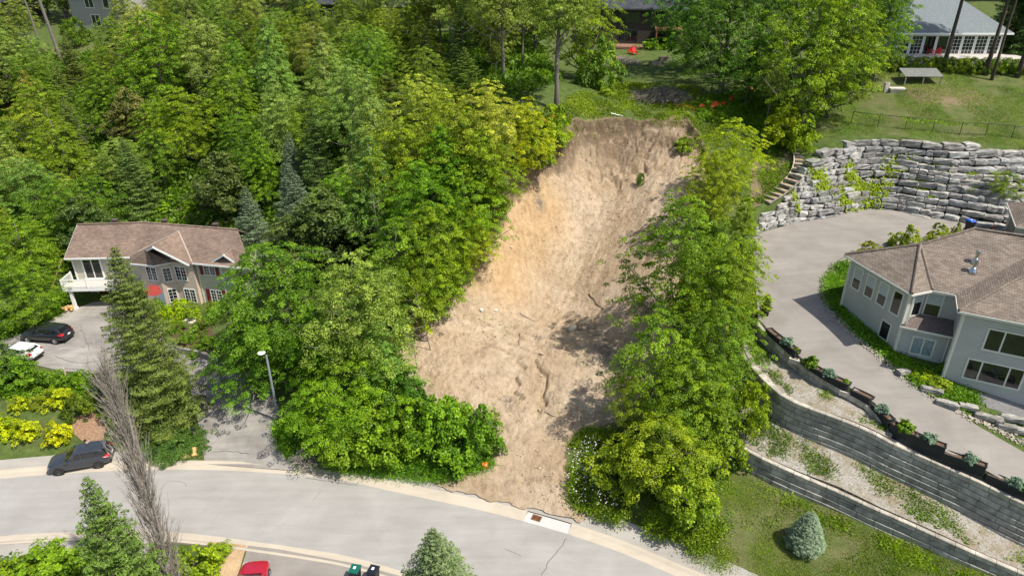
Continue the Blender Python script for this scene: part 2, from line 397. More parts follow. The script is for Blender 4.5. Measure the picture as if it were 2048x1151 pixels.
def m_stone(name, lo, mid, hi, scale=1.6, moss=0):
    t = NT(name); ob = t.n('ShaderNodeNewGeometry')
    a = t.noise(scale, 7, .68); b = t.noise(scale*9, 4, .7)
    c = t.ramp(a, [(.3, lo), (.5, mid), (.72, hi)])
    c = t.mix(.45, c, t.ramp(b, [(.3, (.6,.6,.6)), (.7, (1.2,1.2,1.2))]), 'MULTIPLY')
    at = t.n('ShaderNodeAttribute', attribute_name='tone')
    c = t.mix(1, c, at.outputs['Color'], 'MULTIPLY')
    t.set(c, .92, 0, .15); t.bump(t.math('ADD', a, t.math('MULTIPLY', b, .5)), .8, .06); return t.m
def m_shingle(name, cols, sx=3.0, rows=6.6):
    "asphalt shingles: uses UV in metres (u along the eave, v up the slope)"
    t = NT(name); uv = t.n('ShaderNodeUVMap').outputs[0]
    br = t.n('ShaderNodeTexBrick'); t.l(uv, br.inputs['Vector'])
    br.inputs['Scale'].default_value = 1; br.inputs['Brick Width'].default_value = .33; br.inputs['Row Height'].default_value = .145
    br.inputs['Mortar Size'].default_value = .012; br.inputs['Color1'].default_value = c4(cols[0]); br.inputs['Color2'].default_value = c4(cols[1]); br.inputs['Mortar'].default_value = c4(tuple(x*.45 for x in cols[0]))
    br.inputs['Bias'].default_value = -.1
    c = t.mix(.8, br.outputs[0], t.ramp(t.noise(.6, 5), [(.3, (.72,.72,.72)), (.7, (1.15,1.13,1.1))]), 'MULTIPLY')
    c = t.mix(.6, c, t.ramp(t.noise(25, 3), [(.3, (.7,.7,.7)), (.7, (1.25,1.25,1.25))]), 'MULTIPLY')
    t.set(c, .9, 0, .2); t.bump(br.outputs[1], -.6, .02); return t.m
def m_siding(name, col, pitch=.11):
    t = NT(name); sp = t.n('ShaderNodeSeparateXYZ'); t.l(t.pos(), sp.inputs[0])
    f = t.math('FRACT', t.math('DIVIDE', sp.outputs[2], pitch))
    line = t.ramp(f, [(0, (.55,.55,.55)), (.10, (.6,.6,.6)), (.16, (1,1,1)), (1, (1,1,1))])
    n = t.noise(.8, 5); c = t.mix(1, t.ramp(n, [(.3, tuple(c*.92 for c in col)), (.7, tuple(c*1.04 for c in col))]), line, 'MULTIPLY')
    t.set(c, .55, 0, .35); t.bump(f, .6, .02); return t.m
def m_brick(name, c1, c2, mortar):
    t = NT(name); uv = t.n('ShaderNodeUVMap').outputs[0]
    br = t.n('ShaderNodeTexBrick'); t.l(uv, br.inputs['Vector']); br.inputs['Scale'].default_value = 1
    br.inputs['Brick Width'].default_value = .24; br.inputs['Row Height'].default_value = .085; br.inputs['Mortar Size'].default_value = .009
    br.inputs['Color1'].default_value = c4(c1); br.inputs['Color2'].default_value = c4(c2); br.inputs['Mortar'].default_value = c4(mortar)
    c = t.mix(.5, br.outputs[0], t.ramp(t.noise(1.5, 5), [(.3, (.8,.8,.8)), (.7, (1.12,1.1,1.08))]), 'MULTIPLY')
    t.set(c, .9, 0, .2); t.bump(br.outputs[1], -.3, .01); return t.m
def m_leaf(name, dark, light, trans=.40, rough=.5, var=.25):
    "leaf colour varies leaf by leaf (attribute) and tree by tree (object colour)"
    t = NT(name); at = t.n('ShaderNodeAttribute', attribute_name='leaf')
    sep = t.n('ShaderNodeSeparateColor'); t.l(at.outputs['Color'], sep.inputs[0])
    c = t.ramp(sep.outputs[0], [(0, dark), (1, light)])
    oi = t.n('ShaderNodeObjectInfo')
    c = t.mix(1, c, oi.outputs['Color'], 'MULTIPLY')
    hs = t.n('ShaderNodeHueSaturation')
    t.l(t.math('ADD', t.math('MULTIPLY', oi.outputs['Random'], .022), .490), hs.inputs['Hue'])
    t.l(c, hs.inputs['Color']); c = hs.outputs[0]
    t.set(c, rough, 0, .3)
    tr = t.n('ShaderNodeBsdfTranslucent'); c2 = t.mix(1, c, (1.25, 1.2, .6), 'MULTIPLY'); t.l(c2, tr.inputs[0])
    mx = t.n('ShaderNodeMixShader'); mx.inputs[0].default_value = trans
    t.l(t.b.outputs[0], mx.inputs[1]); t.l(tr.outputs[0], mx.inputs[2]); t.l(mx.outputs[0], t.out.inputs[0]); return t.m
def m_bark(name, lo, hi):
    t = NT(name); n = t.noise(7, 6, .7, vec=t.co(), sc=(3, 3, .6))
    t.set(t.ramp(n, [(.3, lo), (.7, hi)]), .95, 0, .1); t.bump(n, .8, .05); return t.m
def m_glass(name, tint=(.006,.007,.009), rough=.05):
    t = NT(name); t.set(t.ramp(t.noise(.7, 3), [(.35, tint), (.65, tuple(c*2.2 for c in tint))]), rough, 0, .9); return t.m
def m_paint(name, col, coat=1, metal=0):
    t = NT(name); t.set(t.ramp(t.noise(3, 3), [(.3, tuple(c*.93 for c in col)), (.7, tuple(c*1.05 for c in col))]), .32, metal, .5)
    t.b.inputs['Coat Weight'].default_value = coat; t.b.inputs['Coat Roughness'].default_value = .05; return t.m
def m_gravel():
    t = NT('terrace_gravel'); a = t.noise(.7, 6, .7); b = t.noise(9, 4, .75); c_ = t.noise(2.6, 5, .7)
    c = t.ramp(b, [(.3, (.20,.175,.145)), (.5, (.31,.285,.25)), (.7, (.48,.45,.41))])
    c = t.mix(t.ramp(a, [(.42, (0,0,0)), (.6, (.85,.85,.85))]), c, t.ramp(b, [(.3, (.14,.11,.07)), (.7, (.30,.25,.17))]))
    c = t.mix(t.ramp(c_, [(.56, (0,0,0)), (.66, (.7,.7,.7))]), c, (.12,.13,.05))
    t.set(c, .95, 0, .1); t.bump(b, .9, .06); return t.m
M = dict(
 ground=m_ground(), sand=m_sand(),
 road=m_asphalt('road_asphalt', (.275,.262,.245), (.335,.322,.302)),
 drive=m_asphalt('driveway_asphalt', (.21,.19,.17), (.275,.252,.228)),
 drive_old=m_asphalt('weathered_driveway_asphalt', (.175,.16,.148), (.33,.308,.28), patch=.7),
 walk=m_asphalt('boulevard_paving', (.29,.27,.24), (.37,.345,.31)),
 kerb=m_asphalt('kerb_concrete', (.40,.35,.28), (.48,.42,.34)),
 newkerb=m_asphalt('new_concrete', (.44,.43,.41), (.53,.52,.49), patch=.1),
 gravel=m_gravel(),
 block=m_stone('wall_block', (.18,.17,.155), (.34,.325,.30), (.50,.48,.44)),
 armour=m_stone('armour_stone', (.16,.155,.145), (.31,.30,.28), (.52,.505,.475)),
 roofL=m_shingle('brown_shingle', ((.20,.145,.115), (.30,.22,.175))),
 roofR=m_shingle('taupe_shingle', ((.175,.14,.115), (.275,.23,.19))),
 roofD=m_shingle('dark_shingle', ((.045,.05,.06), (.09,.095,.11))),
 sidR=m_siding('grey_siding', (.47,.465,.45), .2), sidL=m_siding('beige_siding', (.52,.50,.40), .16),
 brick=m_brick('buff_brick', (.50,.38,.29), (.62,.49,.40), (.58,.52,.45)),
 greybrick=m_brick('grey_brick', (.22,.20,.18), (.31,.28,.25), (.35,.33,.3)),
 white=plain('white_trim', (.78,.78,.76), .45, var=.05), cream=plain('cream_trim', (.66,.64,.57), .5, var=.05),
 glass=m_glass('window_glass'), blind=plain('window_blind', (.42,.46,.47), .3, var=.1), 
 black=plain('black_plastic', (.018,.018,.02), .5), dkmetal=plain('dark_metal', (.05,.05,.05), .5),
 steel=plain('galvanised_steel', (.55,.57,.58), .25, 1, var=.1), wood=plain('raw_wood', (.42,.28,.15), .8, var=.25), greywood=plain('weathered_wood', (.22,.20,.17), .85, var=.3),
 redshut=plain('dark_red_paint', (.16,.012,.015), .5), redmetal=plain('red_metal_roof', (.33,.05,.04), .5),
 darkwall=plain('dark_brown_stucco', (.045,.038,.032), .85), 
 leaf=m_leaf('broad_leaf', (.055,.12,.013), (.36,.50,.05)),
 leafpale=m_leaf('pale_broad_leaf', (.08,.15,.025), (.50,.61,.19)),
 needle=m_leaf('spruce_needle', (.038,.070,.015), (.20,.27,.06), .2),
 bneedle=m_leaf('blue_spruce_needle', (.10,.15,.11), (.34,.42,.34), .1),
 bark=m_bark('grey_bark', (.10,.085,.07), (.26,.235,.20)), darkbark=m_bark('dark_bark', (.05,.04,.03), (.13,.105,.08)),
 twig=m_bark('dry_twig', (.22,.18,.15), (.46,.41,.36)),
 soil=plain('planter_soil', (.12,.075,.045), .95, var=.4),
)
# ------------------------------------------------------------ the setting
def set_attr(me, name, arr):
    a = me.color_attributes.new(name, 'FLOAT_COLOR', 'POINT'); a.data.foreach_set('color', np.asarray(arr, np.float32).ravel())
def grid_mesh(name, xs, ys, fh, mat, keep, attr=None):
    X, Y = np.meshgrid(xs, ys, indexing='ij'); Z, SD = fh(X, Y)
    nx, ny = X.shape; idx = np.arange(nx*ny).reshape(nx, ny)
    q = np.stack([idx[:-1, :-1], idx[1:, :-1], idx[1:, 1:], idx[:-1, 1:]], -1).reshape(-1, 4)
    cx = (X[:-1, :-1]+X[1:, 1:]).ravel()/2; cy = (Y[:-1, :-1]+Y[1:, 1:]).ravel()/2
    cs = (SD[:-1, :-1]+SD[1:, 1:]+SD[1:, :-1]+SD[:-1, 1:]).ravel()/4
    q = q[keep(cx, cy, cs)]
    used, inv = np.unique(q, return_inverse=True); q = inv.reshape(-1, 4)
    V = np.stack([X.ravel(), Y.ravel(), Z.ravel()], -1)[used]
    me = fast_mesh(name, V, q, mat, True)
    if attr is not None: set_attr(me, 'zone', attr(V[:, 0], V[:, 1], SD.ravel()[used]))
    return link(name, me)
ROADFAR = [P(*p, 0)[:2] for p in [(-400,1010),(-200,978),(0,957),(150,945),(300,939),(450,940),(600,950),(700,963),(767,978),(854,997),(940,1015),(1027,1036),(1135,1067),(1236,1102),(1340,1146),(1500,1215),(1700,1310)]]
ROADNEAR = [P(*p, 0)[:2] for p in [(-400,1125),(-200,1093),(0,1071),(200,1060),(300,1060),(400,1068),(487,1079),(600,1095),(700,1112),(800,1140),(950,1185),(1150,1262),(1350,1340)]]
FX0, FX1, FY0, FY1 = -18, 46, 26, 85
def zone_ground(x, y, sd):
    dry = np.clip(fbm(x, y, 14, 5)*1.2-.1, 0, 1)*.55
    lawn = inside(LAWN, x, y); dry = np.where(lawn, .75, dry); stp = inside([P(*p)[:2] for p in [(1500,420,13),(1540,400,13.5),(1590,350,15.5),(1570,270,17.5),(1530,280,17),(1500,340,15)]], x, y)
    hill = inside(HILLAWN, x, y); dry = np.where(hill, np.clip(dry+.28, 0, 1), dry)
    soil = np.where(inside(WOODS, x, y), .45, .0)
    soil = np.where((sd > -1.2) & (sd < 90), np.maximum(soil, .55+sd*.35), soil)
    soil = np.where(stp, .60, soil)
    ga = inside(POLY_A, x, y) | inside(POLY_B, x, y)
    soil = np.where(ga, .75, soil)
    dirt = pdist([P(1850,190,21), P(1930,195,20.8)], x, y); soil = np.where((dirt < 4), np.maximum(soil, .68-dirt*.09), soil)
    return np.stack([dry, soil, soil*0, soil*0+1], -1)
LAWN = [P(*p)[:2] for p in [(1380,1140,0),(1430,1000,1.5),(1478,939,2.5),(1703,1033,1.7),(2048,1180,.8),(2300,1300,0),(1500,1200,0)]]
HILLAWN = [P(*p)[:2] for p in [(1560,270,18),(1700,270,18.3),(2100,300,17.6),(2200,130,23),(1750,140,22),(1560,230,19.5)]]
WOODS = [(-95,72),(-62,72),(-30,75),(-18,56),(-9,60),(-4,72),(2,80),(-2,120),(-50,135),(-95,130)]
def zone_sand(x, y, sd):
    gold = np.clip(1.2-np.abs(pdist([P(1000,520,9), P(1010,430,13), P(1090,350,15.5)], x, y))/3.2, 0, 1)
    gold = np.maximum(gold, .9*np.clip(1.1-pdist([P(945,540,8.5), P(985,470,11)], x, y)/1.8, 0, 1))
    soil = np.clip(1.3-sd/.65, 0, 1)*np.clip((y-52)/8, .10, 1)  # dark topsoil along the rim, also painting the shadow line under the lip
    soil = np.maximum(soil, .85*np.clip(1.2-pdist([P(1180,260,18), P(1380,270,18)], x, y)/2.6, 0, 1))
    deb = 0*x
    for a, b, z, r in [(1185,640,5.6,1.0),(1160,625,5.6,.5),(1215,712,4,1.2),(1018,805,2.6,.55),(1105,855,2,.5),(1240,770,3.4,1.0),(1290,650,5,1.4),(1080,395,13,.7)]:
        c = P(a, b, z); deb = np.maximum(deb, np.clip(1.3-np.hypot(x-c[0], (y-c[1])*.8)/r, 0, 1))
    return np.stack([gold, soil, deb, deb*0+1], -1)
def gh(x, y):
    h, s = ground_full(x, y)
    rd = inside(ROADPOLY, x, y); h = np.where(rd, np.minimum(h, -.12), h)
    nr = (y < 46) & (y > 18) & (np.abs(x) < 60); dd = np.full(h.shape, 99.)
    if nr.any(): dd[nr] = np.minimum(pdist(ROADFAR, x[nr], y[nr]), pdist(ROADNEAR, x[nr], y[nr]))
    h = np.where(~rd & (dd < 1.4), np.minimum(h, .08 - .13*(dd < 1.15)), h)
    h = np.where(~rd & (dd >= 1.4) & (dd < 3.4), np.minimum(h, .09+(dd-1.4)*.25), h)
    return h, s
ROADPOLY = ROADFAR+ROADNEAR[::-1]
def gh_coarse(x, y):
    h, s = gh(x, y)
    inner = (x > FX0+.6) & (x < FX1-.6) & (y > FY0+.6) & (y < FY1-.6)
    return np.where(inner, h-1.2, h), s
g = grid_mesh('ground', GX, GY, gh_coarse, M['ground'], lambda x, y, s: ~((x > FX0+1.2) & (x < FX1-1.2) & (y > FY0+1.2) & (y < FY1-1.2)), zone_ground); tag(g, kind='structure')
fx = np.arange(FX0, FX1+.01, .14); fy = np.arange(FY0, FY1+.01, .14)
def gh_in(x, y):
    h, s = gh(x, y)
    m = inside(POLY_C, x, y) | inside(POLY_W, x, y)
    edge = np.minimum(np.minimum(x-FX0, FX1-x), np.minimum(y-FY0, FY1-y))
    return h+.02*(edge > .2), s
g2 = grid_mesh('hillside', fx, fy, gh_in, M['ground'], lambda x, y, s: s < .12, zone_ground); tag(g2, kind='structure')
sx_ = np.arange(-16, 21, .095); sy_ = np.arange(34, 81, .095)
g3 = grid_mesh('sand_slope', sx_, sy_, gh_in, M['sand'], lambda x, y, s: s >= -.02, zone_sand); tag(g3, kind='structure')
far = MB(); far.add([(-900,-300,-1.5),(900,-300,-1.5),(900,30,-1.5),(-900,30,-1.5)], [(0,1,2,3)]); 
far.add([(-900,215,24),(900,215,24),(900,1400,24),(-900,1400,24)], [(0,1,2,3)])
far.add([(-900,30,-1.5),(-134,30,-1.5),(-134,215,24),(-900,215,24)], [(0,1,2,3)]); far.add([(134,30,-1.5),(900,30,-1.5),(900,215,24),(134,215,24)], [(0,1,2,3)])
fo = far.build('terrain', M['ground']); tag(fo, kind='structure')
def smooth_line(L, step=1.):
    L = [np.array(p, float) for p in L]; out = []
    for i in range(len(L)-1):
        p0 = L[max(i-1, 0)]; p1 = L[i]; p2 = L[i+1]; p3 = L[min(i+2, len(L)-1)]
        n = max(1, int(np.linalg.norm((p2-p1)[:2])/step))
        for k in range(n):
            t = k/n; out.append(.5*((2*p1)+(-p0+p2)*t+(2*p0-5*p1+4*p2-p3)*t*t+(-p0+3*p1-3*p2+p3)*t**3))
    out.append(L[-1]); return [tuple(p) for p in out]
def offset_line(L, d):
    out = []
    for i, p in enumerate(L):
        a = L[max(i-1, 0)]; b = L[min(i+1, len(L)-1)]; tx, ty = b[0]-a[0], b[1]-a[1]; l = math.hypot(tx, ty) or 1
        out.append((p[0]-ty/l*d, p[1]+tx/l*d)+tuple(p[2:]))
    return out
def ribbon(name, A, B, zf, mat, kind='structure', thick=None):
    n = min(len(A), len(B)); V = [(p[0], p[1], zf(p[0], p[1])) for p in A[:n]]+[(p[0], p[1], zf(p[0], p[1])) for p in B[:n]]
    o = mesh_from(name, V, [(i, i+1, n+i+1, n+i) for i in range(n-1)], mat); tag(o, kind=kind); return o
def drape(name, poly, mat, lift=.04, step=.6, fh=None, kind='structure', skirt=False):
    "sheet laid on the ground inside a polygon"
    f = fh or (lambda x, y: ground_full(np.array(x), np.array(y))[0])
    pl = []
    for i in range(len(poly)):
        a = np.array(poly[i][:2]); b = np.array(poly[(i+1) % len(poly)][:2]); n = max(1, int(np.linalg.norm(b-a)/step))
        pl += [tuple(a+(b-a)*k/n) for k in range(n)]
    xs = [p[0] for p in pl]; ys = [p[1] for p in pl]
    gx, gy = np.meshgrid(np.arange(min(xs), max(xs), step), np.arange(min(ys), max(ys), step)); gx = gx.ravel(); gy = gy.ravel()
    k = inside(pl, gx, gy) & (pdist(pl, gx, gy, True) > step*.45)
    pts = [Vector(p) for p in pl]+[Vector((a, b)) for a, b in zip(gx[k], gy[k])]
    n = len(pl); r = geometry.delaunay_2d_cdt(pts, [(i, (i+1) % n) for i in range(n)], [], 1, 1e-5)
    V2 = np.array([(v.x, v.y) for v in r[0]]); z = f(V2[:, 0], V2[:, 1])+lift
    o = mesh_from(name, np.c_[V2, z], [f_ for f_ in r[2]], mat, smooth=True); tag(o, kind=kind); return o
# road and kerbs (kerb: gutter strip and raised back edge)
RF = smooth_line(ROADFAR, .8); RN = smooth_line(ROADNEAR, .8)
o = drape('road', RF+RN[::-1], M['road'], 0, 1.2, lambda x, y: 0*x)
def kerb(name, L, side, mat):
    a = L; b = offset_line(L, side*.55); c = offset_line(L, side*.75); d = offset_line(L, side*.95); n = len(L)
    V = [(p[0], p[1], .004) for p in a]+[(p[0], p[1], .02) for p in b]+[(p[0], p[1], .13) for p in c]+[(p[0], p[1], .13) for p in d]+[(p[0], p[1], -.2) for p in d]
    Fs = [(r*n+i, r*n+i+1, (r+1)*n+i+1, (r+1)*n+i) for r in range(4) for i in range(n-1)]
    if side < 0: Fs = [f[::-1] for f in Fs]
    o = mesh_from(name, V, Fs, mat); return tag(o, kind='structure')
# the fresh concrete length with the drain sits between px 1040 and 1170 on the far side
ka = P(1040,1030,0)[0]; kb = P(1165,1075,0)[0]
L1 = [p for p in RF if p[0] <= ka]; L2 = [p for p in RF if ka-.6 <= p[0] <= kb+.6]; L3 = [p for p in RF if p[0] >= kb]
L1.append(L2[0] if L2[0][0] > L1[-1][0] else L2[1]); L3.insert(0, L2[-1] if L2[-1][0] < L3[0][0] else L2[-2])
L2 = L2[1:-1]
L1[-1] = L2[0]; L3[0] = L2[-1]
kerb('far_kerb', L1, 1, M['kerb']); kerb('far_kerb', L3, 1, M['kerb'])
def flat_kerb(name, L, mat):
    a = L; b = offset_line(L, .95); c = offset_line(L, .95); n = len(L)
    V = [(p[0], p[1], .008) for p in a]+[(p[0], p[1], .03) for p in b]+[(p[0], p[1], -.2) for p in c]+[(p[0], p[1], -.1) for p in a]
    return tag(mesh_from(name, V, [(r*n+i, r*n+i+1, (r+1)*n+i+1, (r+1)*n+i) for r in range(2) for i in range(n-1)]+[(3*n+i, 3*n+i+1, i+1, i) for i in range(n-1)], mat), kind='structure')
flat_kerb('new_kerb', L2, M['newkerb'])
kerb('near_kerb', RN, -1, M['kerb'])
zr = lambda x, y: max(.085, float(H(x, y)))+.03
def strip(name, L, d0, d1, mat, zf):
    n = 4; rows = [offset_line(L, d0+(d1-d0)*k/n) for k in range(n+1)]; m = len(L)
    V = [(p[0], p[1], zf(p[0], p[1])) for r_ in rows for p in r_]
    o = mesh_from(name, V, [(r*m+i, r*m+i+1, (r+1)*m+i+1, (r+1)*m+i) for r in range(n) for i in range(m-1)], mat, smooth=True); return tag(o, kind='structure')
strip('boulevard', [p for p in RF if P(560,945,0)[0] < p[0] < P(1500,1180,0)[0]], .95, 2.5, M['walk'], lambda x, y: max(.12, float(gh(np.array([x]), np.array([y]))[0][0])+.04))
strip('boulevard', [p for p in RF if p[0] < P(260,940,0)[0]], .95, 2.0, M['walk'], lambda x, y: max(.12, float(gh(np.array([x]), np.array([y]))[0][0])+.04))
strip('pavement', [p for p in RN if p[0] < P(330,1070,0)[0]], -.96, -2.4, M['walk'], lambda x, y: .11)
drape('gravel_terrace', POLY_A, M['gravel'], .0, .5, lambda x, y: TERA(x, y)-.01)
drape('gravel_terrace', POLY_B, M['gravel'], .03, .5, lambda x, y: TERB(x, y)-.06)
# left driveway from the road up to the brick house
DL = [G(*p)[:2] for p in [(410,928),(400,860),(385,800),(378,745),(345,722),(290,745),(230,752),(120,742),(50,725),(-30,715),(-30,690),(50,660),(130,625),(185,605),(240,600),(300,625),(330,680),(380,705),(440,735),(500,760),(545,785),(565,840),(548,870),(575,925),(590,941)]]
drape('driveway', DL, M['drive_old'], .06, .6)
# right driveway up to the armour stone wall
DR = [p[:2] for p in offset_line(W3T, .35)][:]+[G(*p)[:2] for p in [(2048,905),(1960,855),(1870,800),(1790,745),(1720,690),(1660,625),(1643,590),(1648,555),(1690,522),(1790,505)]]+[(36,58),(42,58),(50,57),(57,60)]+[(p[0], p[1]-.25) for p in STF[::-1][1:]]+[P(1510,560,9.8)[:2]]
DR = DR[:11]+[P(2200,985,6)[:2]]+DR[12:] if False else DR
drape('driveway', DR, M['drive'], .05, .6)
# near driveway at the foot of the picture, with the wood chip bed beside it
drape('driveway', [P(*p, 0)[:2] for p in [(497,1092),(560,1100),(700,1126),(790,1150),(860,1170),(800,1400),(400,1400),(470,1180)]], M['drive'], .12, 1.5, lambda x, y: 0*x)
M['chips'] = m_asphalt('wood_chips', (.30,.19,.10), (.50,.36,.22), gravel=7)
drape('chip_bed', [P(*p, 0)[:2] for p in [(420,1084),(494,1091),(468,1180),(440,1300),(300,1300),(380,1160)]], M['chips'], .10, 1.5, lambda x, y: 0*x)

_sp = smooth_line([P(*p, .15)[:2]+(0,) for p in [(868,962),(885,976),(915,984),(950,990),(975,1001),(1010,1004),(1040,1016),(1075,1017),(1105,1030),(1135,1033),(1162,1046),(1172,1040),(1150,1010),(1130,985),(1050,975),(980,950),(900,945),(868,962)]], .3)
_rr = random.Random(4); _sp = [(p[0]+_rr.uniform(-.12,.12), p[1]+_rr.uniform(-.12,.12)) for p in _sp[:-1]]
_o = drape('sand_spill', _sp, M['sand'], 0, .25, lambda x, y: np.maximum(gh(x, y)[0], .12)+.08+(fbm(x, y, .8, 19)-.4)*.10)
# ------------------------------------------------------------ retaining walls
def arc(L):
    s = [0]
    for i in range(1, len(L)): s.append(s[-1]+math.hypot(L[i][0]-L[i-1][0], L[i][1]-L[i-1][1]))
    return s
def along(L, S, t):
    t = min(max(t, 0), S[-1]-1e-6); i = max(0, np.searchsorted(S, t, side='right')-1); i = min(i, len(L)-2)
    f = (t-S[i])/(S[i+1]-S[i]); return tuple(L[i][k]*(1-f)+L[i+1][k]*f for k in range(len(L[i])))
def tone_attr(me, tones, per):
    a = me.color_attributes.new('tone', 'FLOAT_COLOR', 'POINT')
    arr = np.repeat(np.array([(t[0], t[1], t[2], 1) for t in tones], np.float32), per, 0); a.data.foreach_set('color', arr.ravel())
def block_wall(name, L, rows, label, bh=.46, bl=1.15, depth=.55, seed=1, capdepth=.5):
    L = smooth_line(L, .5); S = arc(L); r_ = random.Random(seed); V = []; Fs = []; tones = []
    for k in range(rows):
        t = -r_.random()*bl
        while t < S[-1]:
            b = bl*(1+r_.uniform(-.04, .04)); t0, t1 = max(t, 0)+.012, min(t+b, S[-1])-.014; t += b
            if t1-t0 < .15: continue
            p0 = along(L, S, t0); p1 = along(L, S, t1)
            tx, ty = p1[0]-p0[0], p1[1]-p0[1]; l = math.hypot(tx, ty); nx, ny = ty/l, -tx/l      # outward: right of the line
            off = k*.045+r_.uniform(-.012, .012)+(.05 if k == 0 else 0); g = .028
            base = len(V)
            for (p, s_) in ((p0, 0), (p1, 1)):
                zt = p[2]-k*bh; zb = zt-bh+g; ff = off; c = .045
                for (o_, z) in ((off, zb+c), (off, zt-c), (off-c, zt), (off-depth, zt), (off-depth, zb), (off-c, zb)):
                    V.append((p[0]+nx*o_, p[1]+ny*o_, z))
            Fs += [tuple(base+6+i for i in range(6)), tuple(base+i for i in range(6))[::-1]]
            Fs += [(base+i, base+(i+1) % 6, base+6+(i+1) % 6, base+6+i) for i in range(6)]
            q = r_.uniform(.72, 1.18)*(1.22 if k == 0 else 1); tones.append((q, q*(.985 if k else .95), q*(.96 if k else .86)))
    o = mesh_from(name, V, Fs, M['block']); tone_attr(o.data, tones, 12)
    # dark core behind the joints
    tag(o, label, 'retaining wall'); return o
block_wall('retaining_wall', W1T, 6, 'lowest grey concrete block retaining wall, above the lawn with the blue spruce', seed=1)
block_wall('retaining_wall', W2T, 9, 'tallest of the concrete block retaining walls, between the two gravel terraces', seed=2)
block_wall('retaining_wall', W3T[:7]+[W3T[7]], 4, 'low top block wall that carries the black planter boxes beside the driveway', seed=3, depth=.5)
def rough_stone(lx, ly, lz, r_, sub=3, amp=.07):
    "an irregular quarried block centred on the origin"
    V = []; idx = {}; Fs = []
    n = sub
    def key(i, j, k): 
        if (i, j, k) not in idx:
            idx[(i, j, k)] = len(V)
            x, y, z = (2*i/n-1), (2*j/n-1), (2*k/n-1)
            m = sum(abs(c) > .99 for c in (x, y, z)); f = {1: 1, 2: .96, 3: .90}[m]
            V.append(((x*f+r_.uniform(-amp, amp))*lx/2, (y*f+r_.uniform(-amp, amp))*ly/2, (z*f+r_.uniform(-amp, amp)*1.2)*lz/2))
        return idx[(i, j, k)]
    for a in range(n):
        for b in range(n):
            Fs.append((key(a, b, 0), key(a, b+1, 0), key(a+1, b+1, 0), key(a+1, b, 0)))
            Fs.append((key(a, b, n), key(a+1, b, n), key(a+1, b+1, n), key(a, b+1, n)))
            Fs.append((key(a, 0, b), key(a+1, 0, b), key(a+1, 0, b+1), key(a, 0, b+1)))
            Fs.append((key(a, n, b), key(a, n, b+1), key(a+1, n, b+1), key(a+1, n, b)))
            Fs.append((key(0, a, b), key(0, a, b+1), key(0, a+1, b+1), key(0, a+1, b)))
            Fs.append((key(n, a, b), key(n, a+1, b), key(n, a+1, b+1), key(n, a, b+1)))
    return V, Fs
def armour_wall():
    B = smooth_line(STF, .4); T = smooth_line(STT, .4); SB = arc(B); ST = arc(T); LB = SB[-1]; r_ = random.Random(5)
    V = []; Fs = []; tones = []; cnt = []
    z = 10.4; k = 0
    while z < 18.3:
        rh = r_.uniform(.52, .68); s = -r_.random()*1.0
        while s < LB:
            l = r_.choice([.6, .8, .95, 1.2, 1.4, 1.7, 2.0])*r_.uniform(.9, 1.1)*(.70 if s < 8 else 1); sm = s+l/2; s += l
            if sm < 0 or sm > LB: continue
            t = sm/LB; b = along(B, SB, t*LB); tp = along(T, ST, t*ST[-1])
            if z+rh*.55 > tp[2] or z+rh < b[2]: continue
            f = (z-b[2])/max(tp[2]-b[2], .5); f = min(max(f, -.05), 1)
            x = b[0]+(tp[0]-b[0])*f; y = b[1]+(tp[1]-b[1])*f
            b2 = along(B, SB, min(t*LB+.5, LB)); b1 = along(B, SB, max(t*LB-.5, 0)); tt2 = along(T, ST, min(t*ST[-1]+.5, ST[-1])); tt1 = along(T, ST, max(t*ST[-1]-.5, 0))
            ang = math.atan2((b2[1]-b1[1])*(1-f)+(tt2[1]-tt1[1])*f, (b2[0]-b1[0])*(1-f)+(tt2[0]-tt1[0])*f)+r_.uniform(-.13, .13)
            lr = l*(1+(ST[-1]/LB-1)*f)
            sv_, sf = rough_stone(lr*.97, 1.15, rh*r_.uniform(.84, 1.06), r_, 3, .115)
            ca, sa = math.cos(ang), math.sin(ang); yo = .42+r_.uniform(-.20, .12); tl = r_.uniform(-.09, .09)
            n0 = len(V); r2 = r_.uniform(-.05, .05)+.10*math.sin(sm*.35+k)
            for a in sv_:
                ax, ay, az = a[0], a[1]+yo, a[2]+a[0]*tl
                V.append((x+ax*ca-ay*sa, y+ax*sa+ay*ca, z+rh/2+az+r2))
            Fs += [tuple(i+n0 for i in q) for q in sf]
            q = r_.uniform(.62, 1.25)*(1.15 if s < 10 else 1); w_ = r_.uniform(-.03, .03); tones.append((q*(1+w_), q, q*(1-w_))); cnt.append(len(sv_))
        z += rh; k += 1
    o = mesh_from('stone_retaining_wall', V, Fs, M['armour'])
    tone_attr(o.data, tones, cnt[0]); tag(o, 'tall curving wall of stacked grey armour stone behind the driveway', 'retaining wall')
armour_wall()
# timber and earth steps up the left end of the stone wall
st = empty('garden_steps', G(1545, 395), 0, 'curving timber-edged earth steps climbing left of the armour stone wall', 'steps')
PATHL = smooth_line([G(*p) for p in [(1527,404),(1560,383),(1590,355),(1603,328),(1598,300),(1574,276)]], .25)
SPL = arc(PATHL); nst = 17; base0 = Vector(st.location)
tm = MB(); em = MB()
for i in range(nst):
    p = Vector(along(PATHL, SPL, (i+.1)/nst*SPL[-1])); q = Vector(along(PATHL, SPL, (i+1.0)/nst*SPL[-1])); d = (q-p); hz = d.copy(); hz.z = 0; hz.normalize()
    zz = p.z+(q.z-p.z)*.7+.08
    Mx = frame_M(Vector((p.x, p.y, zz))-base0, (-hz.y, hz.x, 0), hz)
    ln = math.hypot(q.x-p.x, q.y-p.y)
    tm.box(-.68, .68, -.08, .08, -.26, 0, Mx)
    em.box(-.66, .66, .08, ln*1.12, -.3, -.015, Mx)
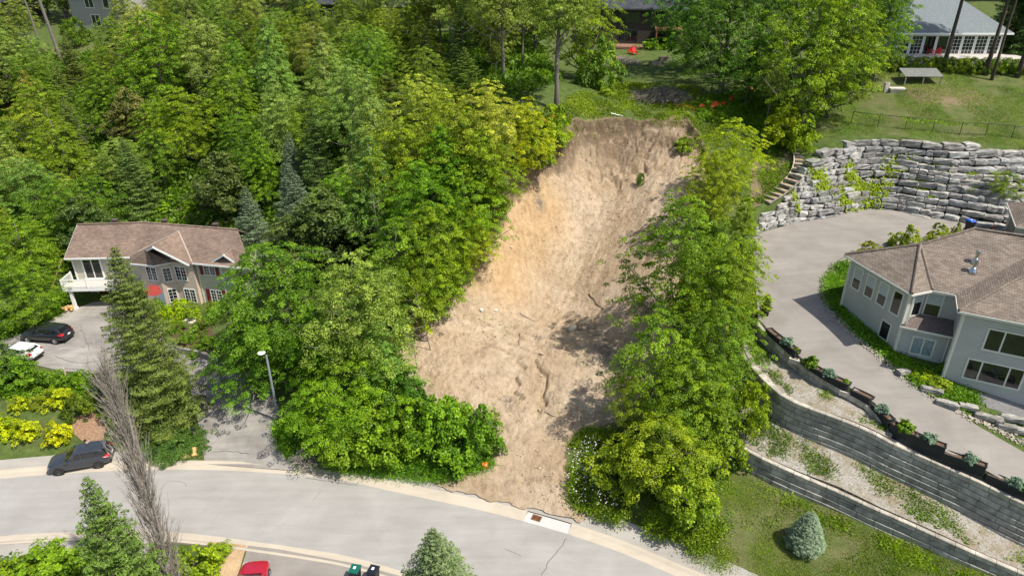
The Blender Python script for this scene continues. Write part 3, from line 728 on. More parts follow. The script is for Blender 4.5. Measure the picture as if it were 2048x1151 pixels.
tm.build('riser', M['greywood'], st); em.build('tread', plain('trodden_earth', (.34,.26,.17), .95, var=.3), st)
for sgn, nm in ((1, .78), (-1, .78)):
    e = MB(); ln = offset_line(PATHL, sgn*nm); e.tube([Vector((p[0], p[1], PATHL[i][2]+.10))-base0 for i, p in enumerate(ln)], .075, 6); e.build('edging_timber', plain('pale_timber', (.50,.43,.30), .8) if sgn > 0 else M['greywood'], st)
# ------------------------------------------------------------ houses
def poly_inset(Pn, d):
    "inset a closed polygon (any winding) by d"
    A = sum(Pn[i][0]*Pn[(i+1) % len(Pn)][1]-Pn[(i+1) % len(Pn)][0]*Pn[i][1] for i in range(len(Pn))); s = 1 if A > 0 else -1
    out = []; n = len(Pn)
    for i in range(n):
        p0, p1, p2 = [np.array(Pn[(i+k) % n][:2], float) for k in (-1, 0, 1)]
        a = (p1-p0)/np.linalg.norm(p1-p0); b = (p2-p1)/np.linalg.norm(p2-p1)
        na = np.array([-a[1], a[0]])*s; nb = np.array([-b[1], b[0]])*s
        m = (na+nb); m = m/max(np.dot(m, na), .25) ; out.append(tuple(p1+m*d))
    return out
def uv_faces(o, ufaces):
    "uv in metres, u along the first edge of each face, v up the slope"
    me = o.data; uvl = me.uv_layers.new(name='UVMap')
    for p in me.polygons:
        vs_ = [me.vertices[i].co for i in p.vertices]; n = p.normal
        e = Vector((0, 0, 1)).cross(n); e = e.normalized() if e.length > 1e-3 else (vs_[1]-vs_[0]).normalized()
        f = n.cross(e)
        for li, v in zip(p.loop_indices, vs_): uvl.data[li].uv = (v.dot(e), v.dot(f))
def roof_part(name, faces, mat, parent, O, thick=.16, caps=None, capmat=None):
    "faces: lists of 3D points; O origin of the parent. One thick sheet per face"
    m = MB(); O = Vector(O)
    for f in faces:
        vs_ = [Vector(p)-O for p in f]; n = (vs_[1]-vs_[0]).cross(vs_[2]-vs_[0]).normalized()
        if n.z < 0: vs_ = vs_[::-1]; n = -n
        k = len(vs_); dn = Vector((0, 0, -thick))
        m.add(vs_+[v+dn for v in vs_], [tuple(range(k)), tuple(range(k, 2*k))[::-1]]+[(i, i+k, (i+1) % k+k, (i+1) % k) for i in range(k)])
    o = m.build(name, mat, parent); uv_faces(o, None)
    if caps:
        c = MB()
        for a, b in caps:
            a, b = Vector(a)-O, Vector(b)-O; u = Vector((0, 0, .03)); c.tube([a+u, b+u], .11, 6)
        cc = c.build('ridge_cap', capmat or mat, o); uv_faces(cc, None)
    return o
def trim_along(pts, O, parent, name, mat, w_=.10, h=.16, zoff=-.10, closed=False):
    m = MB(); O = Vector(O); n = len(pts)
    for i in range(n if closed else n-1):
        a = Vector(pts[i])-O; b = Vector(pts[(i+1) % n])-O; d = b-a
        if d.length < 1e-3: continue
        x = d.normalized(); y = Vector((0, 0, 1)).cross(x).normalized(); z = x.cross(y)
        Mx = Matrix.Identity(4)
        for r in range(3): Mx[r][0] = x[r]; Mx[r][1] = y[r]; Mx[r][2] = z[r]; Mx[r][3] = a[r]
        m.box(-.03, d.length+.03, -w_/2, w_/2, zoff-h/2, zoff+h/2, Mx)
    return m.build(name, mat, parent)
def window(parent, Mx, x, z, w_, h, cols=1, rows=1, muntin=(0, 0), mat=None, glass=None, fw=.09, label=None, proud=.05, blind=0, widths=None):
    "window on a wall frame Mx (x along, y outwards, z up); x,z = lower left corner"
    m = MB(); mat = mat or M['white']
    m.box(x-fw, x+w_+fw, 0.003, proud, z-fw, z, Mx).box(x-fw, x+w_+fw, 0.003, proud, z+h, z+h+fw, Mx)
    m.box(x-fw, x, 0.003, proud, z, z+h, Mx).box(x+w_, x+w_+fw, 0.003, proud, z, z+h, Mx)
    ws = widths or [1/cols]*cols; xs = [x]
    for q in ws: xs.append(xs[-1]+q*w_)
    for q in xs[1:-1]: m.box(q-.05, q+.05, 0.003, proud-.004, z, z+h, Mx)
    for c in range(len(ws)):
        for i in range(1, muntin[0]+1):
            q = xs[c]+(xs[c+1]-xs[c])*i/(muntin[0]+1); m.box(q-.015, q+.015, .02, .034, z, z+h, Mx)
    for j in range(1, muntin[1]+1):
        q = z+h*j/(muntin[1]+1); m.box(x, x+w_, .021, .033, q-.015, q+.015, Mx)
    o = m.build('window', mat, parent)
    if label: o['label'] = label
    g = MB().box(x, x+w_, .006, .018, z+(0 if not blind else 0), z+h*(1-blind), Mx).build('pane', glass or M['glass'], o)
    if blind: MB().box(x, x+w_, .006, .020, z+h*(1-blind), z+h, Mx).build('blind', M['blind'], o)
    return o
def wall_frame(a, b, O, z=0):
    "frame with x from a to b (seen from outside, left to right), y outwards"
    a = Vector((a[0], a[1], z)); b = Vector((b[0], b[1], z)); x = (b-a).normalized(); y = x.cross(Vector((0, 0, 1)))
    return frame_M(a-Vector(O), x, y), (b-a).length
def vwall(m, a, b, z0, z1, O, t=.2):
    Mx, L = wall_frame(a, b, O); m.box(0, L, -t, 0, z0 if not isinstance(z0, tuple) else z0[0], z1, Mx)
# ---- grey sided house on the right
ZE = 14.6
E = dict(E1=(27.25,51.0), E2=(29.07,44.0), E3=(30.9,44.65), E4=(32.3,43.95), E5=(31.0,41.5))
av = np.array((.888, -.46)); av /= np.linalg.norm(av); nv = np.array((-av[1], av[0]))
E['E4'] = tuple(np.array(E['E5'])+nv*2.75); E['E6'] = tuple(np.array(E['E5'])+av*10); E['E0'] = (34.9, 53.5); E['E0b'] = tuple(np.array(E['E0'])+av*13); E['E7'] = tuple(np.array(E['E6'])+nv*9)
OR = (32, 47, 8.6)
hr = empty('grey_house', OR, 0, 'large grey sided house with brown hip roof inside the curve of the driveway', 'house')
def q3(n, z=ZE): return (E[n][0], E[n][1], z)
A_ = (31.6, 48.6, 16.5)
e3 = np.array(E['E3']); 
def up(s, t, base='E4'): b = np.array(E[base])+nv*s+av*t; return (b[0], b[1])
R1 = (35.5, 48.75, 17.75)
s6 = 5.9; pit = .53
V1 = tuple(np.array(E['E4'])+(av+nv)*s6)+(ZE+pit*s6,)
HP = tuple(np.array(E['E5'])+(av+nv)*5.0)+(ZE+pit*5.0,)
R2 = (V1[0]+av[0]*8, V1[1]+av[1]*8, 17.75)
HP2 = tuple(np.array(E['E5'])+nv*5+av*12)+(ZE+pit*5,)
VB = tuple(np.array(E['E4'])+(av+nv)*(5.0))+(ZE+pit*5.0,)
faces = [[q3('E1'), q3('E2'), A_], [q3('E2'), q3('E3'), A_], [q3('E3'), q3('E4'), V1, R1], [q3('E3'), R1, A_], [q3('E1'), A_, q3('E0')], [q3('E0'), A_, R1],
 [q3('E0'), R1, R2, q3('E0b')], [R1, V1, R2], [q3('E4'), q3('E5'), HP], [q3('E4'), HP, VB], [q3('E5'), q3('E6'), HP2, HP]]
rf = roof_part('roof', faces, M['roofR'], hr, OR, .1, [(q3('E2'), A_), (q3('E5'), HP), (A_, R1), (R1, R2), (q3('E1'), A_), (q3('E3'), A_)])
trim_along([q3(n) for n in ('E0', 'E1', 'E2', 'E3', 'E4', 'E5', 'E6')], OR, hr, 'gutter', M['cream'], .13, .15, -.12)
eave = [E[n] for n in ('E0', 'E1', 'E2', 'E3', 'E4', 'E5', 'E6', 'E7', 'E0b')]
W = poly_inset(eave, .45)
sf = MB(); sf.add([(p[0]-OR[0], p[1]-OR[1], ZE-.2-OR[2]) for p in eave], [tuple(range(len(eave)))]); sf.build('soffit', M['cream'], hr)
wm = MB(); wm.prism([(p[0]-OR[0], p[1]-OR[1]) for p in W], 7.2-OR[2], ZE-.21-OR[2]); wm.build('wall', M['sidR'], hr)
# ground-floor bay under the small dark roof
w2, w3, w4, w5 = W[2], W[3], W[4], W[5]
b1 = (w2[0]+.05, w2[1]-.02); dirb = av; b2 = None
# run from w2 along the direction a until the right wing's left wall
n5 = nv; t_ = np.dot(np.array(w5)-np.array(b1), av); b2 = tuple(np.array(b1)+av*t_)
bay = MB(); pl_ = [b1, b2, (b2[0]+nv[0]*1.6, b2[1]+nv[1]*1.6), (b1[0]+nv[0]*1.2, b1[1]+nv[1]*1.2)]
bay.prism([(p[0]-OR[0], p[1]-OR[1]) for p in pl_], 7.2-OR[2], 11.75-OR[2]); bay.build('bay', M['sidR'], hr)
zb0, zb1 = 11.72, 12.35
bf = [tuple(np.array(b1)-nv*.35-av*.15)+(zb0,), tuple(np.array(b2)-nv*.35)+(zb0,), tuple(np.array(b2)+nv*1.25)+(zb1,), tuple(np.array(b1)+nv*1.0+av*.9)+(zb1,)]
roof_part('bay_roof', [bf, [bf[0], bf[3], tuple(np.array(b1)+nv*.2)+(zb0+.1,)]], plain('bay_shingle', (.13,.10,.09), .9, var=.25), hr, OR, .1)
trim_along(bf[:2], OR, hr, 'gutter', M['cream'], .1, .13, -.08)
Mx, L_ = wall_frame(W[1], W[2], OR)
LW = L_
for i, fx_ in enumerate((.11, .34, .56, .79)):
    window(hr, Mx, L_*fx_-.05, 12.15, .78, 1.75, 1, 1, (0, 0), M['cream'], fw=.12, blind=.55 if i < 3 else 0, label='tall upstairs window with its blind half down' if i < 3 else 'tall upstairs window with no blind')
window(hr, Mx, L_*.72, 9.75, .85, 1.35, 1, 1, (0, 0), M['cream'], fw=.11)
Mx, L_ = wall_frame(W[2], W[3], OR); window(hr, Mx, L_*.35, 12.35, .75, 1.75, 1, 1, (0, 0), M['cream'], fw=.1, blind=.4)
Mx, L_ = wall_frame(W[3], W[4], OR); window(hr, Mx, L_*.06, 12.35, .95, 1.75, 1, 1, (0, 0), M['cream'], fw=.1, blind=.5)
Mx, L_ = wall_frame(b1, b2, OR); window(hr, Mx, L_*.30, 9.55, 1.35, 1.35, 2, 1, (0, 0), M['cream'], glass=plain('curtained_glass', (.22,.29,.31), .15, var=.3), fw=.11)
Mx, L_ = wall_frame(W[5], W[6], OR)
window(hr, Mx, 1.75, 11.9, 3.6, 1.55, 3, 1, (0, 0), M['cream'], fw=.12, widths=[.26, .48, .26])
window(hr, Mx, 1.2, 9.35, 3.3, 1.5, 3, 1, (0, 0), M['cream'], fw=.12, widths=[.25, .5, .25])
for p in (W[1], W[2], W[5]):
    cm = MB(); cm.box(p[0]-OR[0]-.09, p[0]-OR[0]+.09, p[1]-OR[1]-.09, p[1]-OR[1]+.09, 7.3-OR[2], ZE-.25-OR[2]); cm.build('corner_trim', M['cream'], hr)
for p, z0 in ((tuple(np.array(W[2])+np.array((.12,-.28))), 11.9), (tuple(np.array(b2)-nv*.15-av*.12), 8.9)):
    x, y = p[0]-OR[0], p[1]-OR[1]; dp = MB(); dp.tube([(x, y, (ZE-.2 if z0 > 10 else 11.6)-OR[2]), (x, y, z0-OR[2])], .05, 6); dp.build('downspout', M['cream'], hr)
# flues on the roof
for (px, py, h) in ((1949.6, 524.5, .95), (1945.5, 543, 1.0)):
    fn = (lambda x, y: ZE+pit*((x-E['E4'][0])*nv[0]+(y-E['E4'][1])*nv[1]))
    x, y, z = ray_ground(px, py, fn)
    m = MB().lathe([(.30, -.12), (.30, .04), (.14, .34), (.115, .36), (.115, h*.72), (.17, h*.74), (.17, h*.98), (.08, h*1.02)], (x-OR[0], y-OR[1], z-OR[2]), 14); m.build('flue', M['steel'], rf, smooth=False)
# garage cut off by the right edge of the photo
gc = P(2015, 405, 14.5)
gar = empty('garage', (gc[0], gc[1], 11.4), 0, 'grey garage corner with shingled roof by the stone wall', 'garage')
g0 = np.array(gc[:2]); gp = [g0, g0-nv*7, g0-nv*7+av*7, g0+av*7]; ipt = poly_inset([tuple(p) for p in gp], .4)
OG = (gc[0], gc[1], 11.4)
MB().prism([(p[0]-OG[0], p[1]-OG[1]) for p in ipt], -1, 2.95).build('wall', M['sidR'], gar)
mid0 = tuple(g0-nv*3.5+av*3.5)+(16.4,)
cs = [tuple(p)+(14.5,) for p in gp]
roof_part('roof', [[cs[0], cs[1], mid0], [cs[1], cs[2], mid0], [cs[2], cs[3], mid0], [cs[3], cs[0], mid0]], M['roofR'], gar, OG, .1)
trim_along(cs, OG, gar, 'gutter', M['cream'], .12, .15, -.1, True)
Mx, L_ = wall_frame(ipt[0], ipt[1], OG)
MB().box(1.2, 4.2, 0.003, .06, 11.3, 13.6, Mx).build('garage_door', plain('taupe_door', (.20,.18,.16), .6), gar)
# ---- brick and siding house on the left
ZL, ZB, ZR = 7.2, 1.9, 10.0
OL = P(300, 615, 1.9); hl = empty('brick_house', OL, 0, 'two-storey buff brick and beige siding house with brown roof and red shutters', 'house')
def e_(px, py, z=ZL): return P(px, py, z)
L0, L1, L2 = e_(128, 516), e_(259, 513), e_(384, 525)
dr_ = (np.array(L2)-np.array(L1)); dr_[2] = 0; dr_ /= np.linalg.norm(dr_); dl_ = np.array(L1)-np.array(L0); dl_ /= np.linalg.norm(dl_)
L3 = tuple(np.array(L2)+dr_*6.9)
r0, r1, r3_ = P(154, 449, ZR), P(289, 445, ZR), P(460, 458, ZR)
r3 = tuple(np.array(r3_)+(np.array(r3_)-np.array(r1))/10*.9)
bk = lambda r, l: (2*r[0]-l[0], 2*r[1]-l[1], ZL)
nb_ = np.array((-dr_[1], dr_[0], 0)); nl_ = np.array((-dl_[1], dl_[0], 0))
run = 4.6
B0, B1, B3 = tuple(np.array(r0)+nl_*run+np.array((0,0,ZL-ZR))), tuple(np.array(r1)+nb_*run+np.array((0,0,ZL-ZR))), tuple(np.array(r3)+nb_*run+np.array((0,0,ZL-ZR)))
gp1, gp0 = P(306, 492, 9.6), P(357, 463, 9.6)            # ridge of the front gable
gR = P(379, 528.5, ZL); gL = (2*gp1[0]-gR[0], 2*gp1[1]-gR[1]+.35, ZL)
kb1, kb2, kb3, kb0 = P(261, 526, 7.0), P(307.5, 530.5, 7.0), P(341, 524, 7.0), P(292, 499, 8.6)
vl = P(262, 511.5, ZL)
faces = [[L0, L1, r1, r0], [L1, L2, gp0], [L1, gp0, r1], [L2, L3, r3, gp0], [gp0, r3, r1], [B0, B1, r1, r0], [B1, B3, r3, r1]]
roofL = roof_part('roof', faces, M['roofL'], hl, OL, .12, [(r0, r1), (r1, r3)])
fg = [[gR, gp0, gp1], [gR, L2, gp0], [kb0, gp1, gp0], [kb0, gp0, vl], [kb1, kb0, vl]]
for f in fg:
    for i in range(len(f)): f[i] = (f[i][0], f[i][1], f[i][2]+.03)
gb = roof_part('front_gable_roof', fg, M['roofL'], hl, OL, .12, [(L2, gp0), (vl, gp0)], plain('valley_metal', (.33,.27,.22), .6))
br_ = roof_part('bay_roof', [[kb1, kb2, tuple(np.array(kb0)+(0,0,.03))], [kb2, kb3, tuple(np.array(kb0)+(0,0,.03))]], M['roofL'], hl, OL, .1, [(kb2, kb0)])
trim_along([L0, L1], OL, hl, 'gutter', M['white'], .14, .16, -.10); trim_along([L2, L3], OL, hl, 'gutter', M['white'], .14, .16, -.10)
trim_along([kb1, kb2, kb3], OL, hl, 'gutter', M['white'], .12, .14, -.08)
trim_along([gR, gp1, tuple(np.array(gp1)+(np.array(kb0)-np.array(gp1))*.95)], OL, hl, 'rake_board', M['white'], .10, .2, -.12)
trim_along([L0, r0, B0], OL, hl, 'rake_board', M['white'], .10, .2, -.12)
g2p = [P(417, 525, ZL), P(447, 508, 8.5), P(478, 529, ZL)]
g2b = tuple(np.array(g2p[1])+nb_*2.1)
roof_part('side_gable_roof', [[g2p[0], g2p[1], g2b], [g2p[2], g2p[1], g2b]], M['roofL'], hl, OL, .12)
trim_along(g2p, OL, hl, 'rake_board', M['white'], .1, .18, -.1)
# walls
ov = .55
wl0 = np.array(L0)+nl_*ov+dl_*.35; wl1 = np.array(L1)+nl_*ov; wr2 = np.array(L2)+nb_*ov; wr3 = np.array(L3)+nb_*ov-dr_*.3
wb0 = np.array(B0)-nl_*ov+dl_*.35; wb1 = np.array(B1)-nb_*ov; wb3 = np.array(B3)-nb_*ov-dr_*.3
def rel(p, O=OL): return (p[0]-O[0], p[1]-O[1])
up_poly = [rel(wl0), rel(wl1), rel(wr2), rel(wr3), rel(wb3), rel(wb1), rel(wb0)]
MB().prism(up_poly, 4.3-OL[2], ZL-.14-OL[2]).build('upper_wall', M['sidL'], hl)
gback = nl_*1.6
lowp = [rel(wl0+gback), rel(wl1+gback), rel(wl1+dr_*.2), rel(wr2), rel(wr3), rel(wb3), rel(wb1), rel(wb0)]
lowall = MB().prism(lowp, .6-OL[2], 4.32-OL[2]).build('lower_wall', M['sidL'], hl)
# gable end triangle on the left
ge = MB(); ge.add([Vector(rel(wl0)+(ZL-.15-OL[2],)), Vector(rel(wb0)+(ZL-.15-OL[2],)), Vector(rel(np.array(r0)+dl_*.35)+(ZR-.25-OL[2],))], [(0, 1, 2)]); ge.build('gable_end', M['sidL'], hl)
# brick bay: plan points under the front gable and its side bay
ba = P(268, 526, 7.0); bb = P(307.5, 530.5, 7.0); bc = P(332, 526, 7.0); bd = gR
q = lambda p, t, s=0: np.array(p)+nb_*t+dr_*s
c0 = q(ba, .5); c1 = q(bb, .45); c2 = q(bb, 1.0, 1.25); c3 = q(bd, .55, -.15); c2 = c3+(-dr_)*(np.dot(c3-c2, dr_)); 
c4_ = q(bd, 2.2, -.15); c5 = q(ba, 2.0)
bricks = MB().prism([rel(p) for p in (c0, c1, c2, c3, c4_, c5)], .6-OL[2], ZL-.2-OL[2]).build('brick_bay', M['brick'], hl); uv_faces(bricks, None)
gt = MB(); gq = c3-(-dr_)*0; topc = np.array(gp1)+nb_*.5
gt.add([Vector(rel(c3)+(ZL-.22-OL[2],)), Vector(rel(c2)+(ZL-.22-OL[2],)), Vector(rel(c2)+(8.3-OL[2],)), Vector(rel(topc)+(9.3-OL[2],))], [(0, 1, 2, 3)])
gt2 = gt.build('gable_wall', M['brick'], hl); uv_faces(gt2, None)
# windows
def wf(a, b): return wall_frame(a[:2], b[:2], OL)
Mx, l_ = wf(c0, c1); window(hl, Mx, l_*.38, 4.95, 1.15, 1.5, 2, 1, (1, 3), fw=.08)
window(hl, Mx, l_*.55, 2.0, .8, 1.5, 1, 1, (2, 3), fw=.08) if False else None
Mx, l_ = wf(c1, c2); window(hl, Mx, l_*.28, 4.85, .72, 1.5, 1, 1, (1, 3), fw=.08); window(hl, Mx, l_*.30, 2.35, .75, 1.5, 1, 1, (1, 3), fw=.08)
Mx, l_ = wf(c2, c3); window(hl, Mx, l_*.10, 4.95, 1.2, 1.55, 2, 1, (1, 3), fw=.08); window(hl, Mx, l_*.30, 2.35, 1.25, 1.5, 2, 1, (1, 3), fw=.08)
Mx, l_ = wf(wr2, wr3)
window(hl, Mx, .85, 5.7, 1.25, .95, 2, 1, (1, 2), fw=.07); window(hl, Mx, 1.05, 2.35, 1.25, 1.45, 2, 1, (1, 3), fw=.07)
for x_, z_, h_ in ((.32, 5.62, 1.1), (2.2, 5.62, 1.1), (.5, 2.25, 1.65), (2.42, 2.25, 1.65)):
    MB().box(x_, x_+.38, .003, .05, z_, z_+h_, Mx).build('shutter', M['redshut'], hl)
MB().box(2.85, 3.0, .004, .06, .8, ZL-.2, Mx).build('corner_trim', M['white'], hl)
MB().box(.02, .14, .004, .06, .8, ZL-.2, Mx).build('downspout', M['cream'], hl)
Mx, l_ = wf(wl0, wl1)
window(hl, Mx, l_*.17, 4.55, 1.75, 2.15, 2, 1, (0, 0), fw=.16, label='white french doors opening to the balcony')
window(hl, Mx, l_*.62, 5.3, 1.0, 1.2, 2, 1, (0, 0), fw=.08)
MB().box(-.02, .12, .004, .06, 4.4, ZL-.2, Mx).build('corner_trim', M['white'], hl)
Mx, l_ = wf(wl0+gback, wl1+gback)
MB().box(.95, 3.6, .004, .06, 1.7, 3.9, Mx).build('garage_door', M['redshut'], hl)
MB().box(.75, .93, .004, .08, 1.7, 4.1, Mx).box(3.62, 3.8, .004, .08, 1.7, 4.1, Mx).box(.75, 3.8, .004, .08, 3.92, 4.1, Mx).build('door_frame', M['white'], hl)
MB().box(4.3, 6.6, .004, .06, 1.7, 3.9, Mx).build('garage_door', M['redshut'], hl)
# roof vents behind the ridge
for px, py in ((229.5, 441), (328, 441.5), (431, 449)):
    x, y, z = P(px, py, 10.15); m = MB(); m.box(x-.24-OL[0], x+.24-OL[0], y-.2-OL[1], y+.2-OL[1], 9.5-OL[2], 10.2-OL[2]); m.box(x-.31-OL[0], x+.31-OL[0], y-.27-OL[1], y+.27-OL[1], 10.2-OL[2], 10.3-OL[2])
    m.build('roof_vent', plain('brown_vent', (.10,.07,.065), .5), roofL)
# entrance hood in red metal
ec = P(306, 584, 4.6); Mx = frame_M((ec[0]-OL[0], ec[1]+.7-OL[1], 4.3-OL[2]), tuple(dr_), tuple(-nb_))
m = MB(); m.add([Mx@Vector(v) for v in [(-.95,.9,0),(.65,.9,0),(.40,0,.75),(-.6,0,.75),(-.95,0,0),(.65,0,0)]], [(0,1,2,3),(0,3,4),(1,5,2),(0,4,5,1)])
for k in range(7):
    t = k/6; a = Mx@Vector((-.95+1.6*t, .9, .02)); b = Mx@Vector((-.6+1.0*t, 0, .77)); m.tube([a, b], .025, 4)
m.build('entrance_hood', M['redmetal'], hl)
MB().box(-.75, .55, -.35, -.30, -2.35, -.1, Mx).build('front_door', plain('pale_blue_door', (.35,.42,.5), .5), hl)
# balcony
bO = np.array(wl0)+(-nl_)*0; Mb = frame_M((bO[0]-OL[0], bO[1]-OL[1], 4.3-OL[2]), tuple(dl_), tuple(-nl_))
BL, BD = 6.7, 2.15
bal = MB().box(-.55, BL, 0.01, BD, -.32, 0, Mb).build('balcony', M['white'], hl)
MB().box(-.5, BL-.05, 0.02, BD-.05, .005, .03, Mb).build('decking', plain('pale_decking', (.52,.48,.42), .8, var=.15), bal)
rl = MB(); pts = [(-.5, .05), (-.5, BD-.06), (BL-.06, BD-.06)]
for (xa, ya), (xb, yb) in ((pts[0], pts[1]), (pts[1], pts[2])):
    n = int(max(abs(xb-xa), abs(yb-ya))/.11)
    for z0, z1 in ((.10, .16), (.96, 1.05)): rl.box(min(xa, xb)-.03, max(xa, xb)+.03, min(ya, yb)-.03, max(ya, yb)+.03, z0, z1, Mb)
    for k in range(n+1):
        x = xa+(xb-xa)*k/n; y = ya+(yb-ya)*k/n; rl.box(x-.013, x+.013, y-.013, y+.013, .16, .96, Mb)
for x, y in ((-.5, .05), (-.5, BD-.06), (2.1, BD-.06), (4.7, BD-.06), (BL-.06, BD-.06)): rl.box(x-.06, x+.06, y-.06, y+.06, .0, 1.12, Mb)
rl.build('railing', M['white'], bal)
for x in (.05, BL-.3):
    m = MB().box(x-.14, x+.14, BD-.4, BD-.12, -2.75, -.30, Mb); m.box(x-.2, x+.2, BD-.46, BD-.06, -2.75, -2.35, Mb); m.build('post', M['white'], bal)
# ---- houses on the plateau
def dist_house(name, c0, c1, depth, z0, zeave, zridge, wallmat, roofmat, label, eo=.6, hip=0.):
    "c0,c1: front wall corners, seen left and right"
    a = np.array(c0[:2]); b = np.array(c1[:2]); x = (b-a)/np.linalg.norm(b-a); n = np.array((-x[1], x[0])); O = (float((a+b)[0]/2), float((a+b)[1]/2), z0)
    h = empty(name, O, 0, label, 'house'); c, d = b+n*depth, a+n*depth
    MB().prism([rel(p, O) for p in (a, b, c, d)], -1.2, zeave-z0).build('wall', wallmat, h)
    A = a-x*eo-n*eo; B = b+x*eo-n*eo; C_ = c+x*eo+n*eo; D_ = d-x*eo+n*eo; half = (depth/2+eo)
    ra = tuple(A+n*half+x*hip)+(zridge,); rb = tuple(B+n*half-x*hip)+(zridge,)
    A, B, C_, D_ = [tuple(p)+(zeave,) for p in (A, B, C_, D_)]
    f = [[A, B, rb, ra], [C_, D_, ra, rb]]
    if hip: f += [[B, C_, rb], [D_, A, ra]]
    r = roof_part('roof', f, roofmat, h, O, .15)
    trim_along([A, B], O, h, 'gutter', plain('dark_gutter', (.05,.05,.055), .5) if wallmat is M['darkwall'] else M['white'], .15, .22, -.12)
    if not hip:
        for s0, s1, s2 in ((a, d, ra), (b, c, rb)):
            MB().add([Vector(rel(s0, O)+(zeave-z0-.02,)), Vector(rel(s1, O)+(zeave-z0-.02,)), Vector(rel((np.array(s0)+np.array(s1))/2, O)+(zridge-z0-.3,))], [(0, 1, 2)]).build('gable_end', wallmat, h)
    Mx = frame_M((a[0]-O[0], a[1]-O[1], 0), tuple(x)+(0,), tuple(-n)+(0,)); return h, Mx, O, float(np.linalg.norm(b-a)), r
ZT = 22.5
hb, Mx, OB, lb, rb_ = dist_house('brown_house', P(1196, 88, ZT), P(1400, 92, ZT), 10, ZT, ZT+5.4, ZT+8.2, M['darkwall'], M['roofD'], 'dark brown two-storey house behind the lawn above the sand slide')
dkf = plain('dark_frame', (.03,.035,.03), .5)
window(hb, Mx, 3.3, 3.25, 3.0, 1.6, 4, 1, (0, 0), dkf, fw=.08); window(hb, Mx, 7.9, 3.25, 2.3, 1.6, 3, 1, (0, 0), dkf, fw=.08); window(hb, Mx, 3.2, .1, 2.9, 2.1, 3, 1, (0, 0), dkf, fw=.1)
MB().lathe([(.16, -.4), (.16, .35), (.3, .4), (.3, .5)], (lb*.30-lb/2, 2.6, 7.0), 10).build('roof_vent', M['steel'], rb_)
dk = MB().box(8.8, 13, .1, 3.2, 2.5, 2.75, Mx).box(8.9, 9.1, 3.0, 3.2, -.2, 2.5, Mx).box(12.7, 12.9, 3.0, 3.2, -.2, 2.5, Mx).build('deck', plain('red_brown_deck', (.26,.10,.06), .8), hb)
MB().box(1.2, 7.2, .1, 3.6, -.2, .12, Mx).build('patio', plain('brick_patio', (.24,.13,.09), .9, var=.3), hb)
hm, Mx, OM, lm, rm_ = dist_house('metal_roofed_house', P(1786, 109, 24), P(1999, 109, 24), 13, 24, 26.75, 31.2, M['cream'], M['roofD'], 'single-storey house with blue-grey metal tile roof and a row of glass doors', hip=5.5)
t = NT('metal_tile'); br = t.n('ShaderNodeTexBrick'); t.l(t.n('ShaderNodeUVMap').outputs[0], br.inputs['Vector']); br.inputs['Scale'].default_value = 1; br.inputs['Brick Width'].default_value = .22; br.inputs['Row Height'].default_value = .42; br.offset = 0
br.inputs['Mortar Size'].default_value = .03; br.inputs['Color1'].default_value = c4((.12,.145,.155)); br.inputs['Color2'].default_value = c4((.155,.18,.19)); br.inputs['Mortar'].default_value = c4((.09,.11,.12))
t.set(br.outputs[0], .55, .1, .4); t.bump(br.outputs[1], -.5, .03); rm_.data.materials[0] = t.m
nW = 8
for k in range(nW):
    window(hm, Mx, .35+k*(lm-.5)/nW, .08, (lm-.5)/nW-.35, 2.2, 1, 1, (0, 0) if k in (2, 3) else (2, 4), M['white'], fw=.12)
MB().box(-.5, lm+1.5, .1, 4.4, -1.5, .05, Mx).build('terrace', plain('terrace_paving', (.45,.42,.38), .85, var=.15), hm)
hg, Mx, OGH, lg, _ = dist_house('stone_house', P(150, 52, 22), P(262, 57, 22), 9, 22, 28.0, 31, M['greybrick'], M['roofD'], 'grey stone two-storey house with white-framed windows beyond the trees, far upper left')
window(hg, Mx, 4.2, 3.6, 2.0, 1.7, 2, 1, (0, 0), fw=.12); window(hg, Mx, 8.8, 3.6, 1.3, 1.7, 1, 1, (0, 0), fw=.12); window(hg, Mx, 4.9, .1, 2.0, 2.1, 2, 1, (0, 0), fw=.12)
uv_faces(hg.children[0], None)
hs_, Mx, _, ls_, _ = dist_house('timber_house', P(-60, 42, 22), P(22, 44, 22), 9, 22, 26, 29, M['darkwall'], M['roofD'], 'dark house cut off by the left edge at the top of the photo')
window(hs_, Mx, 4.5, .6, 2.5, 1.4, 2, 1, (0, 0), fw=.1)
hk, Mx, _, lk, _ = dist_house('shaded_house', P(600, 45, 23.2), P(715, 45, 23.2), 9, 23.2, 26.6, 29.6, M['darkwall'], M['roofD'], 'dark house in deep shade behind the trees, left of the picture centre')
window(hk, Mx, 4, .8, 2.5, 1.5, 2, 1, (0, 0), fw=.1); window(hk, Mx, 8.5, .8, 1.5, 1.5, 1, 1, (0, 0), fw=.1)
hw, Mx, _, lw_, _ = dist_house('grey_bungalow', P(762, 46, 23.2), P(850, 46, 23.2), 9, 23.2, 26.4, 29, plain('grey_board', (.24,.23,.20), .8), M['roofD'], 'grey bungalow with dark windows glimpsed between the tall trunks')
window(hw, Mx, 2, .5, 1.3, 1.8, 1, 1, (0, 0), fw=.1); window(hw, Mx, 4.5, .5, 2.4, 1.8, 2, 1, (0, 0), fw=.1)
